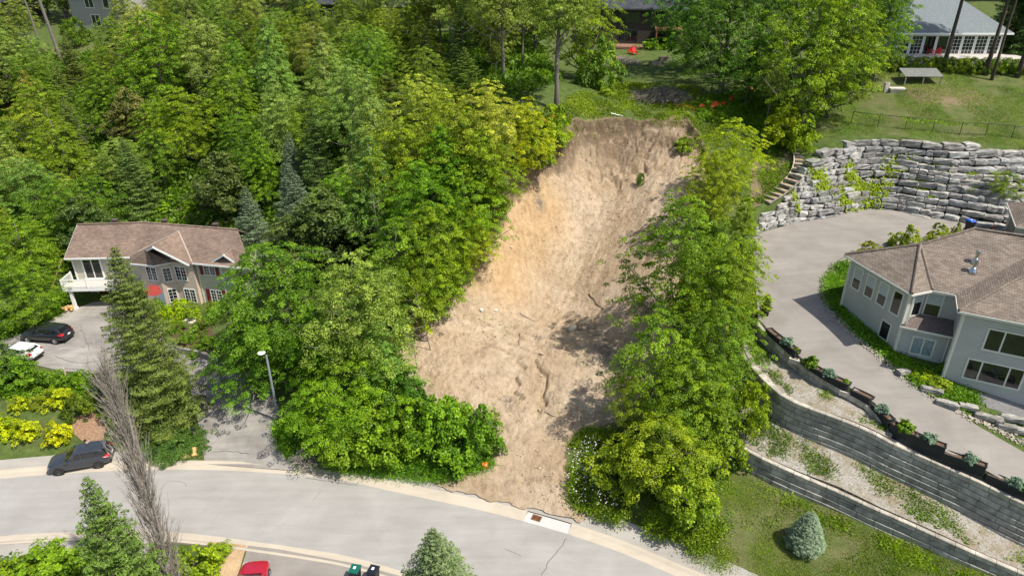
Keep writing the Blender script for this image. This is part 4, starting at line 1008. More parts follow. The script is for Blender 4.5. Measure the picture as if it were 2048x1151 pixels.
# ------------------------------------------------------------ plant builders
def unit(v): return v/np.maximum(np.linalg.norm(v, axis=-1, keepdims=True), 1e-9)
def leaf_quads(C, Nn, size, rng, aspect=.7, bend=.18):
    "kite-shaped leaves at C facing Nn; returns verts, quads"
    n = len(C); a = unit(np.cross(Nn, unit(rng.normal(size=(n, 3))))); b = np.cross(Nn, a)
    s = size[:, None]
    v0 = C-a*s*.5; v2 = C+a*s*.5-Nn*s*bend; v1 = C+b*s*.5*aspect+Nn*s*.08; v3 = C-b*s*.5*aspect+Nn*s*.08
    V = np.stack([v0, v1, v2, v3], 1).reshape(-1, 3); Fq = np.arange(4*n).reshape(-1, 4); return V, Fq
def leaf_mesh(name, V, Fq, tone, mat):
    me = fast_mesh(name, V, Fq, mat); t = np.repeat(np.clip(tone, 0, 1), 4)
    a = me.color_attributes.new('leaf', 'FLOAT_COLOR', 'POINT'); a.data.foreach_set('color', np.stack([t, t, t, t*0+1], -1).astype(np.float32).ravel()); return me
def env(kind, t):
    "crown radius (0..1) at height fraction t of the crown"
    t = np.clip(t, 0, 1)
    if kind == 'oval': return np.power(np.sin(np.pi*np.power(t, .75)), .55)
    if kind == 'cone': return np.power(np.clip(1-t, 0, 1), .65)*np.clip(t*6+.35, 0, 1)
    if kind == 'dome': return np.sqrt(np.clip(1-(t*.98)**2, 0, 1))*np.clip(t*4+.75, 0, 1)
    if kind == 'open': return np.power(np.sin(np.pi*np.clip(t*.9+.06, 0, 1)), .7)
def crown(seed, Rr=3.5, z0=1.5, z1=10, kind='oval', clumps=680, per=66, ls=.108, cr=.34, flat=.45, lob=.42, inner=.35, tonevar=.22):
    rng = np.random.default_rng(seed); ph = rng.random(6)*6.28
    m = clumps*3; t = rng.random(m); th = rng.random(m)*2*np.pi; e = env(kind, t)
    keep = rng.random(m) < np.clip(e, .12, 1); t, th, e = t[keep][:clumps], th[keep][:clumps], e[keep][:clumps]; n = len(t)
    rf = np.where(rng.random(n) < inner, rng.random(n)*.75, .72+.26*rng.random(n)); rf = np.where(rng.random(n) < .13, 1.0+.24*rng.random(n), rf)
    lobe = 1+lob*(np.sin(2*th+ph[0]+3*t)*.45+np.sin(3*th+ph[1]-5*t)*.35+np.sin(5*th+ph[2]+8*t)*.3+rng.normal(size=n)*.22)
    r = Rr*e*rf*lobe; z = z0+(z1-z0)*(t*.97)+rng.normal(size=n)*.1
    sway = np.array([np.sin(ph[3])*.5, np.cos(ph[3])*.5])*Rr*.18
    cx = r*np.cos(th)+sway[0]*t; cy = r*np.sin(th)+sway[1]*t
    C = np.stack([cx, cy, z], -1); rad = cr*(.6+.8*rng.random(n))*(.6+.5*e)
    k = np.repeat(np.arange(n), per); N = len(k)
    d = unit(rng.normal(size=(N, 3))); d[:, 2] = np.abs(d[:, 2])*rng.choice([1, 1, 1, -.6], N); d = unit(d)
    q = d*(rad[k]*(.55+.5*rng.random(N)))[:, None]; q[:, 2] *= flat
    out = unit(np.stack([cx, cy, 0*cx], -1)); droop = -(q[:, :2]*out[k][:, :2]).sum(-1)*.30
    p = C[k]+q; p[:, 2] += droop
    nn = unit(d*np.array([.6, .6, .6])+np.array([0, 0, .70])+out[k]*.25+rng.normal(size=(N, 3))*.55)
    size = ls*(.65+.7*rng.random(N)); V, Fq = leaf_quads(p, nn, size, rng)
    ct = rng.normal(size=n)*tonevar; tone = .45+ct[k]+rng.normal(size=N)*.17
    return V, Fq, tone, C, rad
def limbs(m, seed, C, rad, z0, z1, tr, top=.9, nl=26, wob=.25, lean=(0, 0)):
    r_ = random.Random(seed); zt = z0+(z1-z0)*top
    pts = [(0, 0, -.4)]; n = 7
    for i in range(1, n+1): pts.append((r_.uniform(-wob, wob)*i/n+lean[0]*i/n, r_.uniform(-wob, wob)*i/n+lean[1]*i/n, zt*i/n))
    m.tube(pts, [tr*(1.25 if i == 0 else 1-.86*i/n) for i in range(n+1)], 7)
    def tp(z):
        for i in range(n):
            if pts[i+1][2] >= z: f = (z-pts[i][2])/(pts[i+1][2]-pts[i][2]); return Vector([pts[i][k]*(1-f)+pts[i+1][k]*f for k in range(3)])
        return Vector(pts[-1])
    idx = list(range(len(C))); r_.shuffle(idx)
    for i in idx[:nl]:
        c = Vector(C[i]); h = math.hypot(c.x, c.y); zb = max(z0*.75, c.z-h*r_.uniform(.5, 1.0)); zb = min(zb, zt*.95)
        a = tp(zb); mid = a.lerp(c, .5)+Vector((0, 0, -.12*h*r_.random())); br = tr*(1-.8*zb/zt)*.45
        m.tube([a, mid, c], [br, br*.6, .02], 5, False)
class Proto: pass
def tree_proto(name, seed, Rr, z0, z1, kind, barkm, leafm, tr=.2, nl=26, lean=(0, 0), top=.9, **k):
    V, Fq, tone, C, rad = crown(seed, Rr, z0, z1, kind, **k)
    p = Proto(); p.R = Rr; p.Hh = z1; p.crown = leaf_mesh('crown', V, Fq, tone, leafm)
    m = MB(); limbs(m, seed, C, rad, z0, z1, tr, top, nl, lean=lean); p.trunk = bpy.data.meshes.new('trunk'); p.trunk.from_pydata(m.v, [], m.f); p.trunk.materials.append(barkm)
    p.trunk.polygons.foreach_set('use_smooth', [True]*len(p.trunk.polygons)); return p
def conifer_proto(seed, Rr, Hh, leafm, tiers=34, per=9, sag=.28, dens=1., ls=.30, z0=.4, power=.9, top=.0, up=.35, irregular=.18, tr=.17, round_=0, barkm=None):
    rng = np.random.default_rng(seed); P_, N_, S_, T_ = [], [], [], []; m = MB()
    m.tube([(0, 0, -.4), (0, 0, Hh*.5), (0, 0, Hh*.985)], [tr*1.2, tr*.6, .02], 7)
    for i in range(tiers):
        t = (i+.5)/tiers; z = z0+(Hh-z0)*t**.9; L0_ = Rr*((1-t)**power if not round_ else (1-t)**.78*min(1, t*6+.6))+.10
        nb = max(4, int(per*(1 if t < .8 else .7)))
        for b in range(nb):
            th = 2*np.pi*(b+rng.random()*.9)/nb+i*2.4; L = L0_*(1+float(np.clip(rng.normal(), -1.6, 1.1))*irregular)
            if L < .08: continue
            dr = np.array([math.cos(th), math.sin(th), 0]); sd = np.array([-dr[1], dr[0], 0])
            k = int(max(8, L*64*dens)); u = np.sqrt(rng.random(k))*L
            zc = z+up*(1-t)*u*.0-sag*u*(1-.45*u/max(L, .1))+(.9*t)*u*.35
            half = .33*L*np.sin(np.pi*np.clip(u/L*.85+.12, 0, 1))+.04
            lat = (rng.random(k)*2-1)*half
            c = np.array([0, 0, 0])+dr*u[:, None]+sd*lat[:, None]; c[:, 2] += zc-np.abs(lat)*.30+rng.normal(size=k)*.035
            nn = unit(np.array([0, 0, 1.])+dr*.35+rng.normal(size=(k, 3))*.45)
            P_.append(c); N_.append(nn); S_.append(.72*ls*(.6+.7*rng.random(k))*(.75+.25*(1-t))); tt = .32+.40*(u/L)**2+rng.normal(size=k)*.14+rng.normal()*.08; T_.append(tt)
            if b % 2 == 0: m.tube([(0, 0, z), tuple(dr*L*.8+np.array([0, 0, z-sag*L*.45+.25*t*L]))], [.035*(1-t)+.012, .008], 4, False)
    C = np.concatenate(P_); N = np.concatenate(N_); S = np.concatenate(S_); T = np.concatenate(T_)
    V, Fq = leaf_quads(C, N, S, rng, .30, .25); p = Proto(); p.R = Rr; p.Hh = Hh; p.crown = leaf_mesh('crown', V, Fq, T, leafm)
    p.trunk = bpy.data.meshes.new('trunk'); p.trunk.from_pydata(m.v, [], m.f); p.trunk.materials.append(barkm or M['darkbark']); return p
def bush_proto(seed, Rr, Hh, leafm, clumps=60, per=60, ls=.13, cr=.28, flat=.6, kind='dome', lob=.25, z0=.05, tonevar=.2):
    V, Fq, tone, C, rad = crown(seed, Rr, z0, Hh, kind, clumps=clumps, per=per, ls=ls, cr=cr, flat=flat, lob=lob, inner=.2, tonevar=tonevar)
    p = Proto(); p.R = Rr; p.Hh = Hh; p.crown = leaf_mesh('foliage', V, Fq, tone, leafm); m = MB(); r_ = random.Random(seed)
    idx = list(range(len(C))); r_.shuffle(idx)
    for i in idx[:9]: m.tube([(r_.uniform(-.05, .05), r_.uniform(-.05, .05), -.1), tuple(C[i])], [.03, .01], 4, False)
    p.trunk = bpy.data.meshes.new('stem'); p.trunk.from_pydata(m.v, [], m.f); p.trunk.materials.append(M['darkbark']); return p
def brush_proto(seed, n, Rr, Hh, mode, mat, name='branches'):
    "bare twigs: mode pile or column"
    r_ = random.Random(seed); m = MB()
    for i in range(n):
        if mode == 'pile':
            a = r_.uniform(0, 6.28); rr = Rr*math.sqrt(r_.random()); z = Hh*r_.random()*(1-rr/Rr*.8); c = Vector((rr*math.cos(a), rr*math.sin(a), z)); b = r_.uniform(0, 6.28); d = Vector((math.cos(b), math.sin(b), r_.uniform(-.1, .35)))*r_.uniform(.35, 1.0)*Rr*.6
            m.tube([c-d, c+Vector((r_.uniform(-.1, .1),)*3), c+d], [r_.uniform(.015, .04), .02, .008], 4, False)
    return m
def use(p, name, loc, h, w, label, cat, group=None, tint=(1, 1, 1), rz=None, tiltv=None):
    o = bpy.data.objects.new(name, None); COL.objects.link(o); o.location = loc; o.empty_display_size = .5
    o.rotation_euler = (0, 0, rz if rz is not None else rnd.uniform(0, 6.28))
    s = w/(2*p.R*1.08); o.scale = (s, s, h/p.Hh)
    for me in (p.trunk, p.crown):
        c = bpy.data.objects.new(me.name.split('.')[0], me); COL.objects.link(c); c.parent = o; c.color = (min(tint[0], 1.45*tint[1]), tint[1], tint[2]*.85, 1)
    return tag(o, label, cat, group)
# ------------------------------------------------------------ trees
PR = {}
PR['m1'] = tree_proto('maple', 101, 3.6, 1.3, 10, 'oval', M['bark'], M['leaf'], .2)
PR['m2'] = tree_proto('maple', 102, 3.6, 1.6, 10, 'dome', M['bark'], M['leaf'], .2, clumps=700, cr=.33)
PR['m3'] = tree_proto('maple', 103, 3.4, 1.0, 10, 'cone', M['bark'], M['leaf'], .18, clumps=640, cr=.34)
PR['m4'] = tree_proto('maple', 104, 3.6, 1.0, 10, 'oval', M['bark'], M['leaf'], .2, clumps=600, cr=.38, flat=.30, ls=.115)
PR['p1'] = tree_proto('poplar', 105, 3.0, 1.6, 10, 'oval', M['bark'], M['leafpale'], .17, clumps=560, cr=.34, ls=.105, lob=.4)
PR['p2'] = tree_proto('poplar', 106, 3.2, 1.2, 10, 'cone', M['bark'], M['leafpale'], .17, clumps=520, cr=.36, ls=.105, lob=.35)
PR['t1'] = tree_proto('tall', 107, 2.9, 5.2, 12, 'oval', M['bark'], M['leafpale'], .2, clumps=520, cr=.36, lob=.5, nl=34)
PR['t2'] = tree_proto('tall', 108, 3.2, 4.6, 12, 'dome', M['bark'], M['leafpale'], .2, clumps=540, cr=.36, lob=.55, nl=34)
PR['a1'] = tree_proto('airy', 109, 3.0, 2.6, 10, 'open', M['bark'], M['leaf'], .16, clumps=200, cr=.5, ls=.12, per=80, lob=.55, nl=40, inner=.5)
PR['a2'] = tree_proto('airy', 110, 3.2, 1.4, 10, 'oval', M['bark'], M['leaf'], .15, clumps=260, cr=.45, ls=.12, per=80, lob=.6, nl=40, inner=.4)
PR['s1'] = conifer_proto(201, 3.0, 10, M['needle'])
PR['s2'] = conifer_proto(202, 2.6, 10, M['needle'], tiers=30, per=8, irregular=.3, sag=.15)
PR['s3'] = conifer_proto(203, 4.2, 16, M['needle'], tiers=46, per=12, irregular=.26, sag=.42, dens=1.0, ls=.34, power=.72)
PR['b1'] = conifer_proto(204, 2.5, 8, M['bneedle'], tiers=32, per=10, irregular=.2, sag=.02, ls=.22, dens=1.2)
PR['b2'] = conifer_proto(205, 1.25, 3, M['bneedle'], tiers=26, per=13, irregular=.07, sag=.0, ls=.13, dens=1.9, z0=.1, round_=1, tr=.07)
PR['n1'] = tree_proto('pine', 206, 3.0, 1.5, 9, 'oval', M['darkbark'], M['needle'], .16, clumps=210, cr=.5, ls=.20, per=75, flat=.5, lob=.4, nl=40)
PR['hp'] = tree_proto('high pine', 207, 3.4, 14, 20, 'dome', M['darkbark'], M['needle'], .27, clumps=150, cr=.7, ls=.26, per=80, flat=.4, lob=.4, nl=40, top=.95)
PR['u1'] = bush_proto(301, 1.1, 1.7, M['leaf'])
PR['u2'] = bush_proto(302, 1.2, 1.5, M['leaf'], clumps=80, cr=.25, ls=.10)
PR['u3'] = bush_proto(303, 2.0, 3.4, M['leaf'], clumps=130, per=60, ls=.17, cr=.38, kind='oval', lob=.4)
PR['u4'] = bush_proto(304, 1.9, 3.2, M['leaf'], clumps=110, per=55, ls=.20, cr=.36, kind='dome', lob=.45)
PR['j1'] = bush_proto(305, 2.4, 1.0, M['needle'], clumps=260, per=150, ls=.085, cr=.36, flat=.3, lob=.2)
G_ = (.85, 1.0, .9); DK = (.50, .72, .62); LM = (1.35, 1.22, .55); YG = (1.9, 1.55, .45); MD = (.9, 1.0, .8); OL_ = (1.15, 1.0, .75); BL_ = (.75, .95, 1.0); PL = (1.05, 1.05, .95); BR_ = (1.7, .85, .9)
W_ = 'trees of the hillside woods'; RT = 'trees between the sand slide and the right driveway'; UP_ = 'trees along the top of the hill'
# mode (a: photo pixel of the tip, b: of the foot), x, y, height, width, prototype, tint, group, label
T = [
 # ---- right of the sand
 ('a',1482,226,8.6,6.3,'m4',YG,RT,'yellow-green maple just left of the garden steps, uppermost of the row right of the sand'),
 ('a',1440,292,8.5,6.2,'m1',LM,RT,'lime green maple on the right rim of the sand, below the yellow-green one'),
 ('a',1500,385,8.0,5.0,'m3',(1.25,1.2,.5),RT,'young yellow-green maple beside the left end of the stone wall, below the garden steps'),
 ('a',1392,386,13.5,9.6,'m2',(.9,1.05,.6),RT,'largest maple right of the sand, its broad green crown over the slide edge'),
 ('a',1472,468,11,6.4,'m4',(1.3,1.2,.5),RT,'bright maple overhanging the left edge of the curved driveway'),
 ('a',1455,600,10,6.6,'m1',(.85,1.02,.65),RT,'green maple leaning over the upper end of the block walls'),
 ('a',1320,614,10.6,6.8,'a2',(1.1,1.1,.6),RT,'loose light green locust with dead twigs at the lower right edge of the sand'),
 ('a',1262,742,6.6,3.6,'a1',(1.4,1.2,.6),RT,'thin leggy locust with bare pale trunk standing on the sand edge'),
 ('a',1390,700,8.5,7.0,'m4',(1.05,1.1,.55),RT,'bushy green tree at the left end of the lowest block wall'),
 ('a',1345,835,6.6,7.0,'a2',(1.35,1.25,.55),RT,'lime leafy tree above the white flowers by the road'),
 ('a',1260,885,4.4,4.4,'u3',(1.35,1.25,.55),RT,'lime leafy shrub beside the white flowers'),
 ('a',1390,920,4.6,4.6,'u3',(1.15,1.15,.55),RT,'rounded leafy thicket nearest the kerb, right of the white flowers'),
 ('a',1512,765,4.4,3.0,'u3',(1.35,1.25,.5),RT,'small bright sapling on the gravel terrace against the block wall'),
 ('a',1435,810,5.5,4.5,'u4',(1.05,1.1,.6),RT,'dense green shrub tree behind the end of the lowest block wall'),
 # ---- upper right
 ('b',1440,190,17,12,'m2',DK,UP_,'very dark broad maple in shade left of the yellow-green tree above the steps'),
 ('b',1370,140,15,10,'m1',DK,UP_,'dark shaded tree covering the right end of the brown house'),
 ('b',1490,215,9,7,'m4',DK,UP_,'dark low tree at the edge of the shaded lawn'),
 ('b',1600,262,17,11,'m4',(1.2,1.12,.5),UP_,'tall yellow-green tree with pale leaf tips above the garden steps'),
 ('b',1655,235,15,9,'m4',(1.15,1.1,.6),UP_,'leafy tree just right of the tall yellow-green one above the steps'),
 ('b',1530,262,8.5,3.6,'t1',(1.1,1.0,.8),UP_,'slender pale sapling in front of the dark trees'),
 ('b',1565,292,4.6,4.2,'u3',YG,UP_,'small golden yellow maple at the top of the garden steps'),
 ('b',1600,300,4.0,3.2,'u4',(1.5,1.3,.5),UP_,'small yellow-green shrub right of the golden maple at the steps'),
 ('b',1700,172,17,9,'m1',(.8,.95,.65),UP_,'tall green tree left of the glass-fronted house'),
 ('b',1745,165,15,7,'m4',(.85,1,.6),UP_,'green tree partly covering the left end of the metal roof'),
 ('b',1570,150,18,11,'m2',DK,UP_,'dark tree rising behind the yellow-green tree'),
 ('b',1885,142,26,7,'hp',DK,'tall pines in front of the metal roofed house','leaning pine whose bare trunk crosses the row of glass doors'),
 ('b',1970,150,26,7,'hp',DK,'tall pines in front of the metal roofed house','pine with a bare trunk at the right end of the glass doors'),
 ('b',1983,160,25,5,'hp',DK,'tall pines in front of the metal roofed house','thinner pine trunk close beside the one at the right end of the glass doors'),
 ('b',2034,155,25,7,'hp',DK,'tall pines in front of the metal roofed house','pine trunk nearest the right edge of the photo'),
 ('b',2060,100,22,10,'s1',DK,UP_,'dark spruce beyond the pines at the right edge'),
 ('b',2020,95,18,8,'s1',DK,UP_,'dark spruce right of the metal roof'),
 # ---- top middle, tall trunks
 ('b',905,128,19,9,'t1',(1.15,1.05,.8),UP_,'tall pale-leaved tree, leftmost of the clear trunks above the bright maples'),
 ('b',928,155,19,8,'t2',(1.2,1.1,.75),UP_,'tall tree with forked grey trunk and pale crown'),
 ('b',1006,162,18,9,'t2',(1.1,1.0,.75),UP_,'tall pale tree with a straight clear trunk, right of the forked one'),
 ('b',1112,225,20,9.5,'t1',(1.05,1.05,.7),UP_,'tree with the longest bare trunk, just left of the top of the sand'),
 ('b',1165,160,16,9,'m4',(1.15,1.1,.65),UP_,'leafy green tree hiding the left end of the brown house'),
 ('b',1045,140,17,6,'t2',(1.1,1.05,.75),UP_,'slim tall tree with a thin pale crown between two clear grey trunks'),
 ('b',980,128,17,6,'t1',(1.15,1.08,.8),UP_,'slim tall tree just right of the forked grey trunk'),
 ('b',1070,110,16,10,'m1',MD,UP_,'round green tree behind the longest bare trunk'),
 ('b',960,100,17,11,'m4',(1.1,1.1,.75),UP_,'wide pale tree at the top edge, centre'),
 ('b',860,95,17,10,'p1',(1.1,1.05,.85),UP_,'pale-tipped tree at the top edge beside the grey bungalow'),
 ('b',1195,175,6,5,'u4',MD,UP_,'low leafy tree at the left edge of the upper lawn'),
 ('b',770,110,15,5,'t1',(.9,1,.7),UP_,'slim tree in front of the grey bungalow'),
 ('b',1100,300,5,4.2,'u3',(1.6,1.4,.5),W_,'yellow-green sapling at the upper left corner of the sand'),
 ('b',1060,325,5.5,4.5,'u4',(1.5,1.35,.5),W_,'golden green bush tree beside the orange netting'),
 # ---- bright maples left of the sand
 ('a',830,140,11,8,'p1',LM,W_,'light-tipped maple below the grey bungalow'),
 ('a',735,150,12,8,'p2',PL,W_,'pale silvery tree near the top of the bright maples'),
 ('a',905,175,11,8,'m4',(1.3,1.2,.6),W_,'bright green maple below the leftmost clear trunk'),
 ('a',975,150,10,7,'p1',(1.5,1.3,.6),W_,'yellowish maple right below the forked trunk'),
 ('a',1045,185,9,6,'m4',YG,W_,'yellow-leaved maple nearest the longest bare trunk'),
 ('a',800,225,11,8,'m4',LM,W_,'lime maple in the middle of the bright group'),
 ('a',885,240,11,8,'m3',(1.0,1.2,.5),W_,'vivid green pointed maple above the upper left of the sand'),
 ('a',965,250,9,7,'m1',(1.3,1.25,.5),W_,'vivid yellow-green maple close to the top left rim of the sand'),
 ('a',735,265,12,7,'p2',(.85,1.0,.75),W_,'grey-green tree left of the vivid maples'),
 ('a',825,315,11,8,'m2',(.95,1.15,.5),W_,'vivid round maple left of the golden sand face'),
 ('a',925,330,10,7.5,'m4',(1.15,1.2,.5),W_,'bright maple hanging over the golden sand face'),
 ('a',975,330,6,4,'u3',(1.1,1.1,.6),W_,'small tree on the very rim of the golden sand face'),
 ('a',865,400,11,8,'m1',(1.2,1.2,.5),W_,'bright green maple below the vivid round one'),
 ('a',935,400,7.5,5,'m4',YG,W_,'yellow-green maple on the rim halfway down the slide'),
 ('a',790,430,10,7,'a2',(.9,1.0,.65),W_,'thin leggy maple with visible stems in the dark gap'),
 ('a',850,480,8.5,6,'m4',LM,W_,'lime maple on the lower left rim of the slide'),
 ('a',905,455,6.5,4.5,'m3',(.85,1.0,.6),W_,'mid green tree leaning out over the left rim'),
 ('a',828,548,5.0,4.0,'u4',YG,W_,'small yellow-green maple at the foot of the left rim'),
 ('a',770,520,7,5,'a1',(.8,.9,.6),W_,'shaded thin tree above the small yellow-green maple'),
 # ---- big trees between the houses and the sand
 ('a',700,492,13.5,9.5,'p1',(.95,1.0,.6),W_,'large pale-tipped tree in the centre left, right of the street lamp'),
 ('a',522,474,13,11.5,'m1',(.72,.92,.62),W_,'large dark green maple hiding the right end of the brick house'),
 ('a',628,605,9,7.6,'m3',(.85,1.1,.55),W_,'green tree just behind the street lamp'),
 ('a',700,690,7.5,7,'m4',(1.15,1.25,.5),W_,'bright lime tree at the lower left of the slide'),
 ('a',760,640,8,6.5,'p2',(.8,1.05,.65),W_,'tree at the left edge of the lower sand'),
 ('a',480,640,8,7,'m2',(.7,.95,.6),W_,'dark green tree over the garden wall beside the driveway'),
 ('a',660,745,6,7,'m4',(1.0,1.2,.5),W_,'leafy tree right beside the street lamp pole'),
 ('a',812,735,4.5,3.6,'u3',DK,W_,'small dark shrub at the left tip of the sand'),
 ('a',955,812,4.2,3.4,'u4',(.75,.95,.6),W_,'dark glossy shrub at the foot of the slide, nearest the orange bag'),
 ('a',880,790,4.6,4.6,'u3',(.95,1.15,.5),W_,'bright shrub left of the dark glossy one at the foot of the slide'),
 ('a',810,800,4.6,4.6,'u3',(1.15,1.2,.5),W_,'lime shrub in the middle of the roadside thicket'),
 ('a',900,850,3.2,4,'u4',(.95,1.1,.55),W_,'low shrub in front of the bright one at the foot of the slide'),
 ('a',745,830,3.8,4.2,'u4',(.95,1.15,.5),W_,'leafy shrub in the left half of the roadside thicket'),
 ('a',670,850,3.4,3.8,'u3',(1.0,1.15,.5),W_,'rounded shrub at the left of the roadside thicket near the lamp'),
 # ---- conifers around the brick house
 ('b',283,425,10,7,'s1',(.9,1.05,1.0),'conifers behind the brick house','wide drooping spruce directly behind the brick house roof'),
 ('a',488,372,9.5,5.8,'b1',(.62,.68,.52),'conifers behind the brick house','blue-green spruce at the right end of the brick house roof'),
 ('a',575,325,9,6,'b1',(.55,.62,.48),'conifers behind the brick house','bluish spruce upslope from the one at the roof end'),
 ('a',640,370,9,8,'n1',(.85,.85,.8),'conifers behind the brick house','dull brownish pine right of the bluish spruces'),
 ('a',580,430,8,7,'n1',(.9,.9,.85),'conifers behind the brick house','olive pine just above the large dark maple'),
 ('a',245,170,10,6,'n1',(1.45,.95,1.1),'conifers behind the brick house','brown-tinged dying pine in the middle of the upper woods'),
 ('a',425,300,9,7,'n1',(.95,.90,.9),'conifers behind the brick house','olive pine in the gap above the brick house'),
 ('a',150,390,9,6.5,'n1',(.8,.85,.8),'conifers behind the brick house','dull pine above the left end of the brick house roof'),
 ('a',620,205,10,6,'s2',(.75,.9,.9),'conifers behind the brick house','dark spruce among the pale trees in the middle of the woods'),
 ('a',575,262,8,4,'b1',(.6,.68,.55),'conifers behind the brick house','small blue-tipped spruce, highest of the bluish ones'),
 # ---- near the road on the left
 ('a',226,492,16.3,7.3,'s3',(1.05,1.05,.9),None,'tall shaggy spruce standing between the two parts of the left driveway'),
 ('b',285,1262,12.3,6.4,'s1',(.95,1.15,.8),None,'dark green spruce at the bottom left behind the dead poplar'),
 ('b',880,1262,8.6,6.6,'b1',(.72,.78,.42),None,'broad spruce cut off by the bottom edge beside the wheeled bins'),
 ('b',1607,1092,3.1,2.8,'b2',(1.0,1.05,.95),None,'small round blue spruce alone on the lawn'),
 # ---- left woods, hand placed
 ('a',60,150,11,9,'m4',(1.0,1.05,.7),W_,'light green tree above the left lawn patch'),
 ('a',25,310,9,8,'p1',(.75,.95,.7),W_,'grey-green tree at the left edge, middle height'),
 ('a',25,430,9,8,'m4',(1.0,1.1,.55),W_,'bright layered maple at the left edge above the parked cars'),
 ('a',95,350,10,8,'m1',(.7,.9,.5),W_,'deep green maple above the left end of the roof'),
 ('a',14,515,8,6.4,'m4',(.9,1.05,.5),W_,'green maple leaning over the black car'),
 ('a',170,345,9,7,'a2',(.75,.9,.6),W_,'dark thin tree beside the broken trunk'),
 ('a',290,20,15,12,'m2',(.95,1.05,.6),W_,'broad layered tree right of the grey stone house'),
 ('a',400,30,13,9,'p1',PL,W_,'pale tree right of the broad layered one at the top left'),
 ('a',525,30,14,9,'p2',(.9,1.05,.8),W_,'pale green tree at the top, in front of the shaded house'),
 ('a',640,60,13,9,'p2',PL,W_,'whitish-tipped tree at the top left of the centre'),
 ('a',545,150,12,7.5,'p2',(1.0,1.1,.95),W_,'silvery cone-shaped tree in the middle of the woods'),
 ('a',690,110,12,7,'p1',(.95,1.05,.85),W_,'pale-tipped tree below the shaded house'),
 ('a',360,165,11,8,'m4',LM,W_,'bright yellow-green layered maple in the middle of the upper woods'),
 ('a',300,185,10,7,'m4',(.95,1.1,.55),W_,'vivid layered maple beside the dying pine'),
 ('a',455,120,11,8,'m4',(1.05,1.1,.6),W_,'golden green tree left of the silvery cone-shaped one'),
 ('a',515,255,10,6.5,'m3',(1.1,1.2,.6),W_,'bright maple between the olive pine and the bluish spruces'),
 ('a',670,330,9,6,'m4',(1.0,1.15,.6),W_,'small bright maple above the brownish pine'),
 ('a',470,210,10,7,'m4',(.75,.95,.6),W_,'shaded maple left of the silvery one'),
 ('a',100,230,10,8,'m4',(1.1,1.1,.65),W_,'yellow-topped tree in the left woods'),
 ('a',190,120,11,8,'m3',(.95,1.05,.65),W_,'green pointed tree below the left lawn patch'),
]
def spot(mode, x, y, h): return G(x, y, h) if mode == 'a' else G(x, y)
placed = []
for (mode, x, y, h, w_, k, tint, grp, lab) in T:
    p = spot(mode, x, y, h); z = float(H(p[0], p[1])); placed.append((p[0], p[1], w_))
    nm = {'s': 'spruce_tree', 'b': 'blue_spruce', 'n': 'pine_tree', 'h': 'pine_tree', 'u': 'leafy_shrub', 'p': 'leafy_tree', 'm': 'maple_tree', 't': 'tall_tree', 'a': 'leafy_tree'}[k[0]]
    use(PR[k], nm, (p[0], p[1], z-.05), h, w_, lab, 'shrub' if k[0] == 'u' else 'tree', grp, tint)
# the anonymous trees filling the woods
fr = np.random.default_rng(99); tries = 0; nf = 0
FILL = [(-100,70),(-62,70),(-60,78),(-30,80),(-24,66),(-14,64),(-9,72),(-6,82),(-2,92),(2,112),(-10,132),(-60,132),(-100,135)]
GAPS = [(P(160,105,20), 9), (P(195,60,22), 12), (G(390,430), 6), (P(810,60,23), 10), (G(10,300), 5), (OL, 13)]
kinds = ['m1', 'm2', 'm3', 'm4', 'm4', 'p1', 'p2', 'a2', 'n1', 's2']
while tries < 6000 and nf < 125:
    tries += 1; x = fr.uniform(-100, 4); y = fr.uniform(62, 134)
    if not inside(FILL, np.array([x]), np.array([y]))[0]: continue
    if any((x-a)**2+(y-b)**2 < (3.1+.12*c)**2 for a, b, c in placed): continue
    if any((x-g_[0])**2+(y-g_[1])**2 < r_*r_ for g_, r_ in GAPS): continue
    k = kinds[int(fr.integers(len(kinds)))]; h = fr.uniform(7, 10.5)*(.85 if y < 90 else 1.05); w_ = fr.uniform(5.5, 8)
    if k in ('s2', 'n1'): h *= .95; w_ *= .8
    q_ = fr.uniform(.7, 1.15); tint = (q_*fr.uniform(.85, 1.22), q_, q_*fr.uniform(.5, .85)); k = ('t1', 't2', 'p1', 'a2')[int(fr.integers(4))] if y > 108 and k[0] in 'mp' and fr.random() < .6 else k; h = h*1.25 if k[0] == 't' else h; placed.append((x, y, w_)); nf += 1
    pine = k in ('s2', 'n1')
    use(PR[k], 'spruce_tree' if k == 's2' else 'pine_tree' if k == 'n1' else 'woodland_tree', (x, y, float(H(x, y))-.05), h, w_,
        'evergreen crowded among leafy neighbours inside the dense hillside woods' if pine else 'leafy tree crowded among its neighbours inside the dense hillside woods', 'tree', 'unremarkable evergreens packed inside the woods' if pine else 'unremarkable leafy trees packed inside the woods', tint)
# far belt behind the houses
nb2 = 0
for i in range(46):
    x = -125+i*5.6+fr.uniform(-1.5, 1.5); y = fr.uniform(150, 168)
    k = kinds[int(fr.integers(8))]; q_ = fr.uniform(.5, .85)
    use(PR[k], 'woodland_tree', (x, y, float(H(x, y))), fr.uniform(15, 19), fr.uniform(9, 12), 'tree in the dark belt of woods beyond the houses along the top edge', 'tree', 'belt of trees beyond the hilltop houses', (q_, q_, q_*.7))
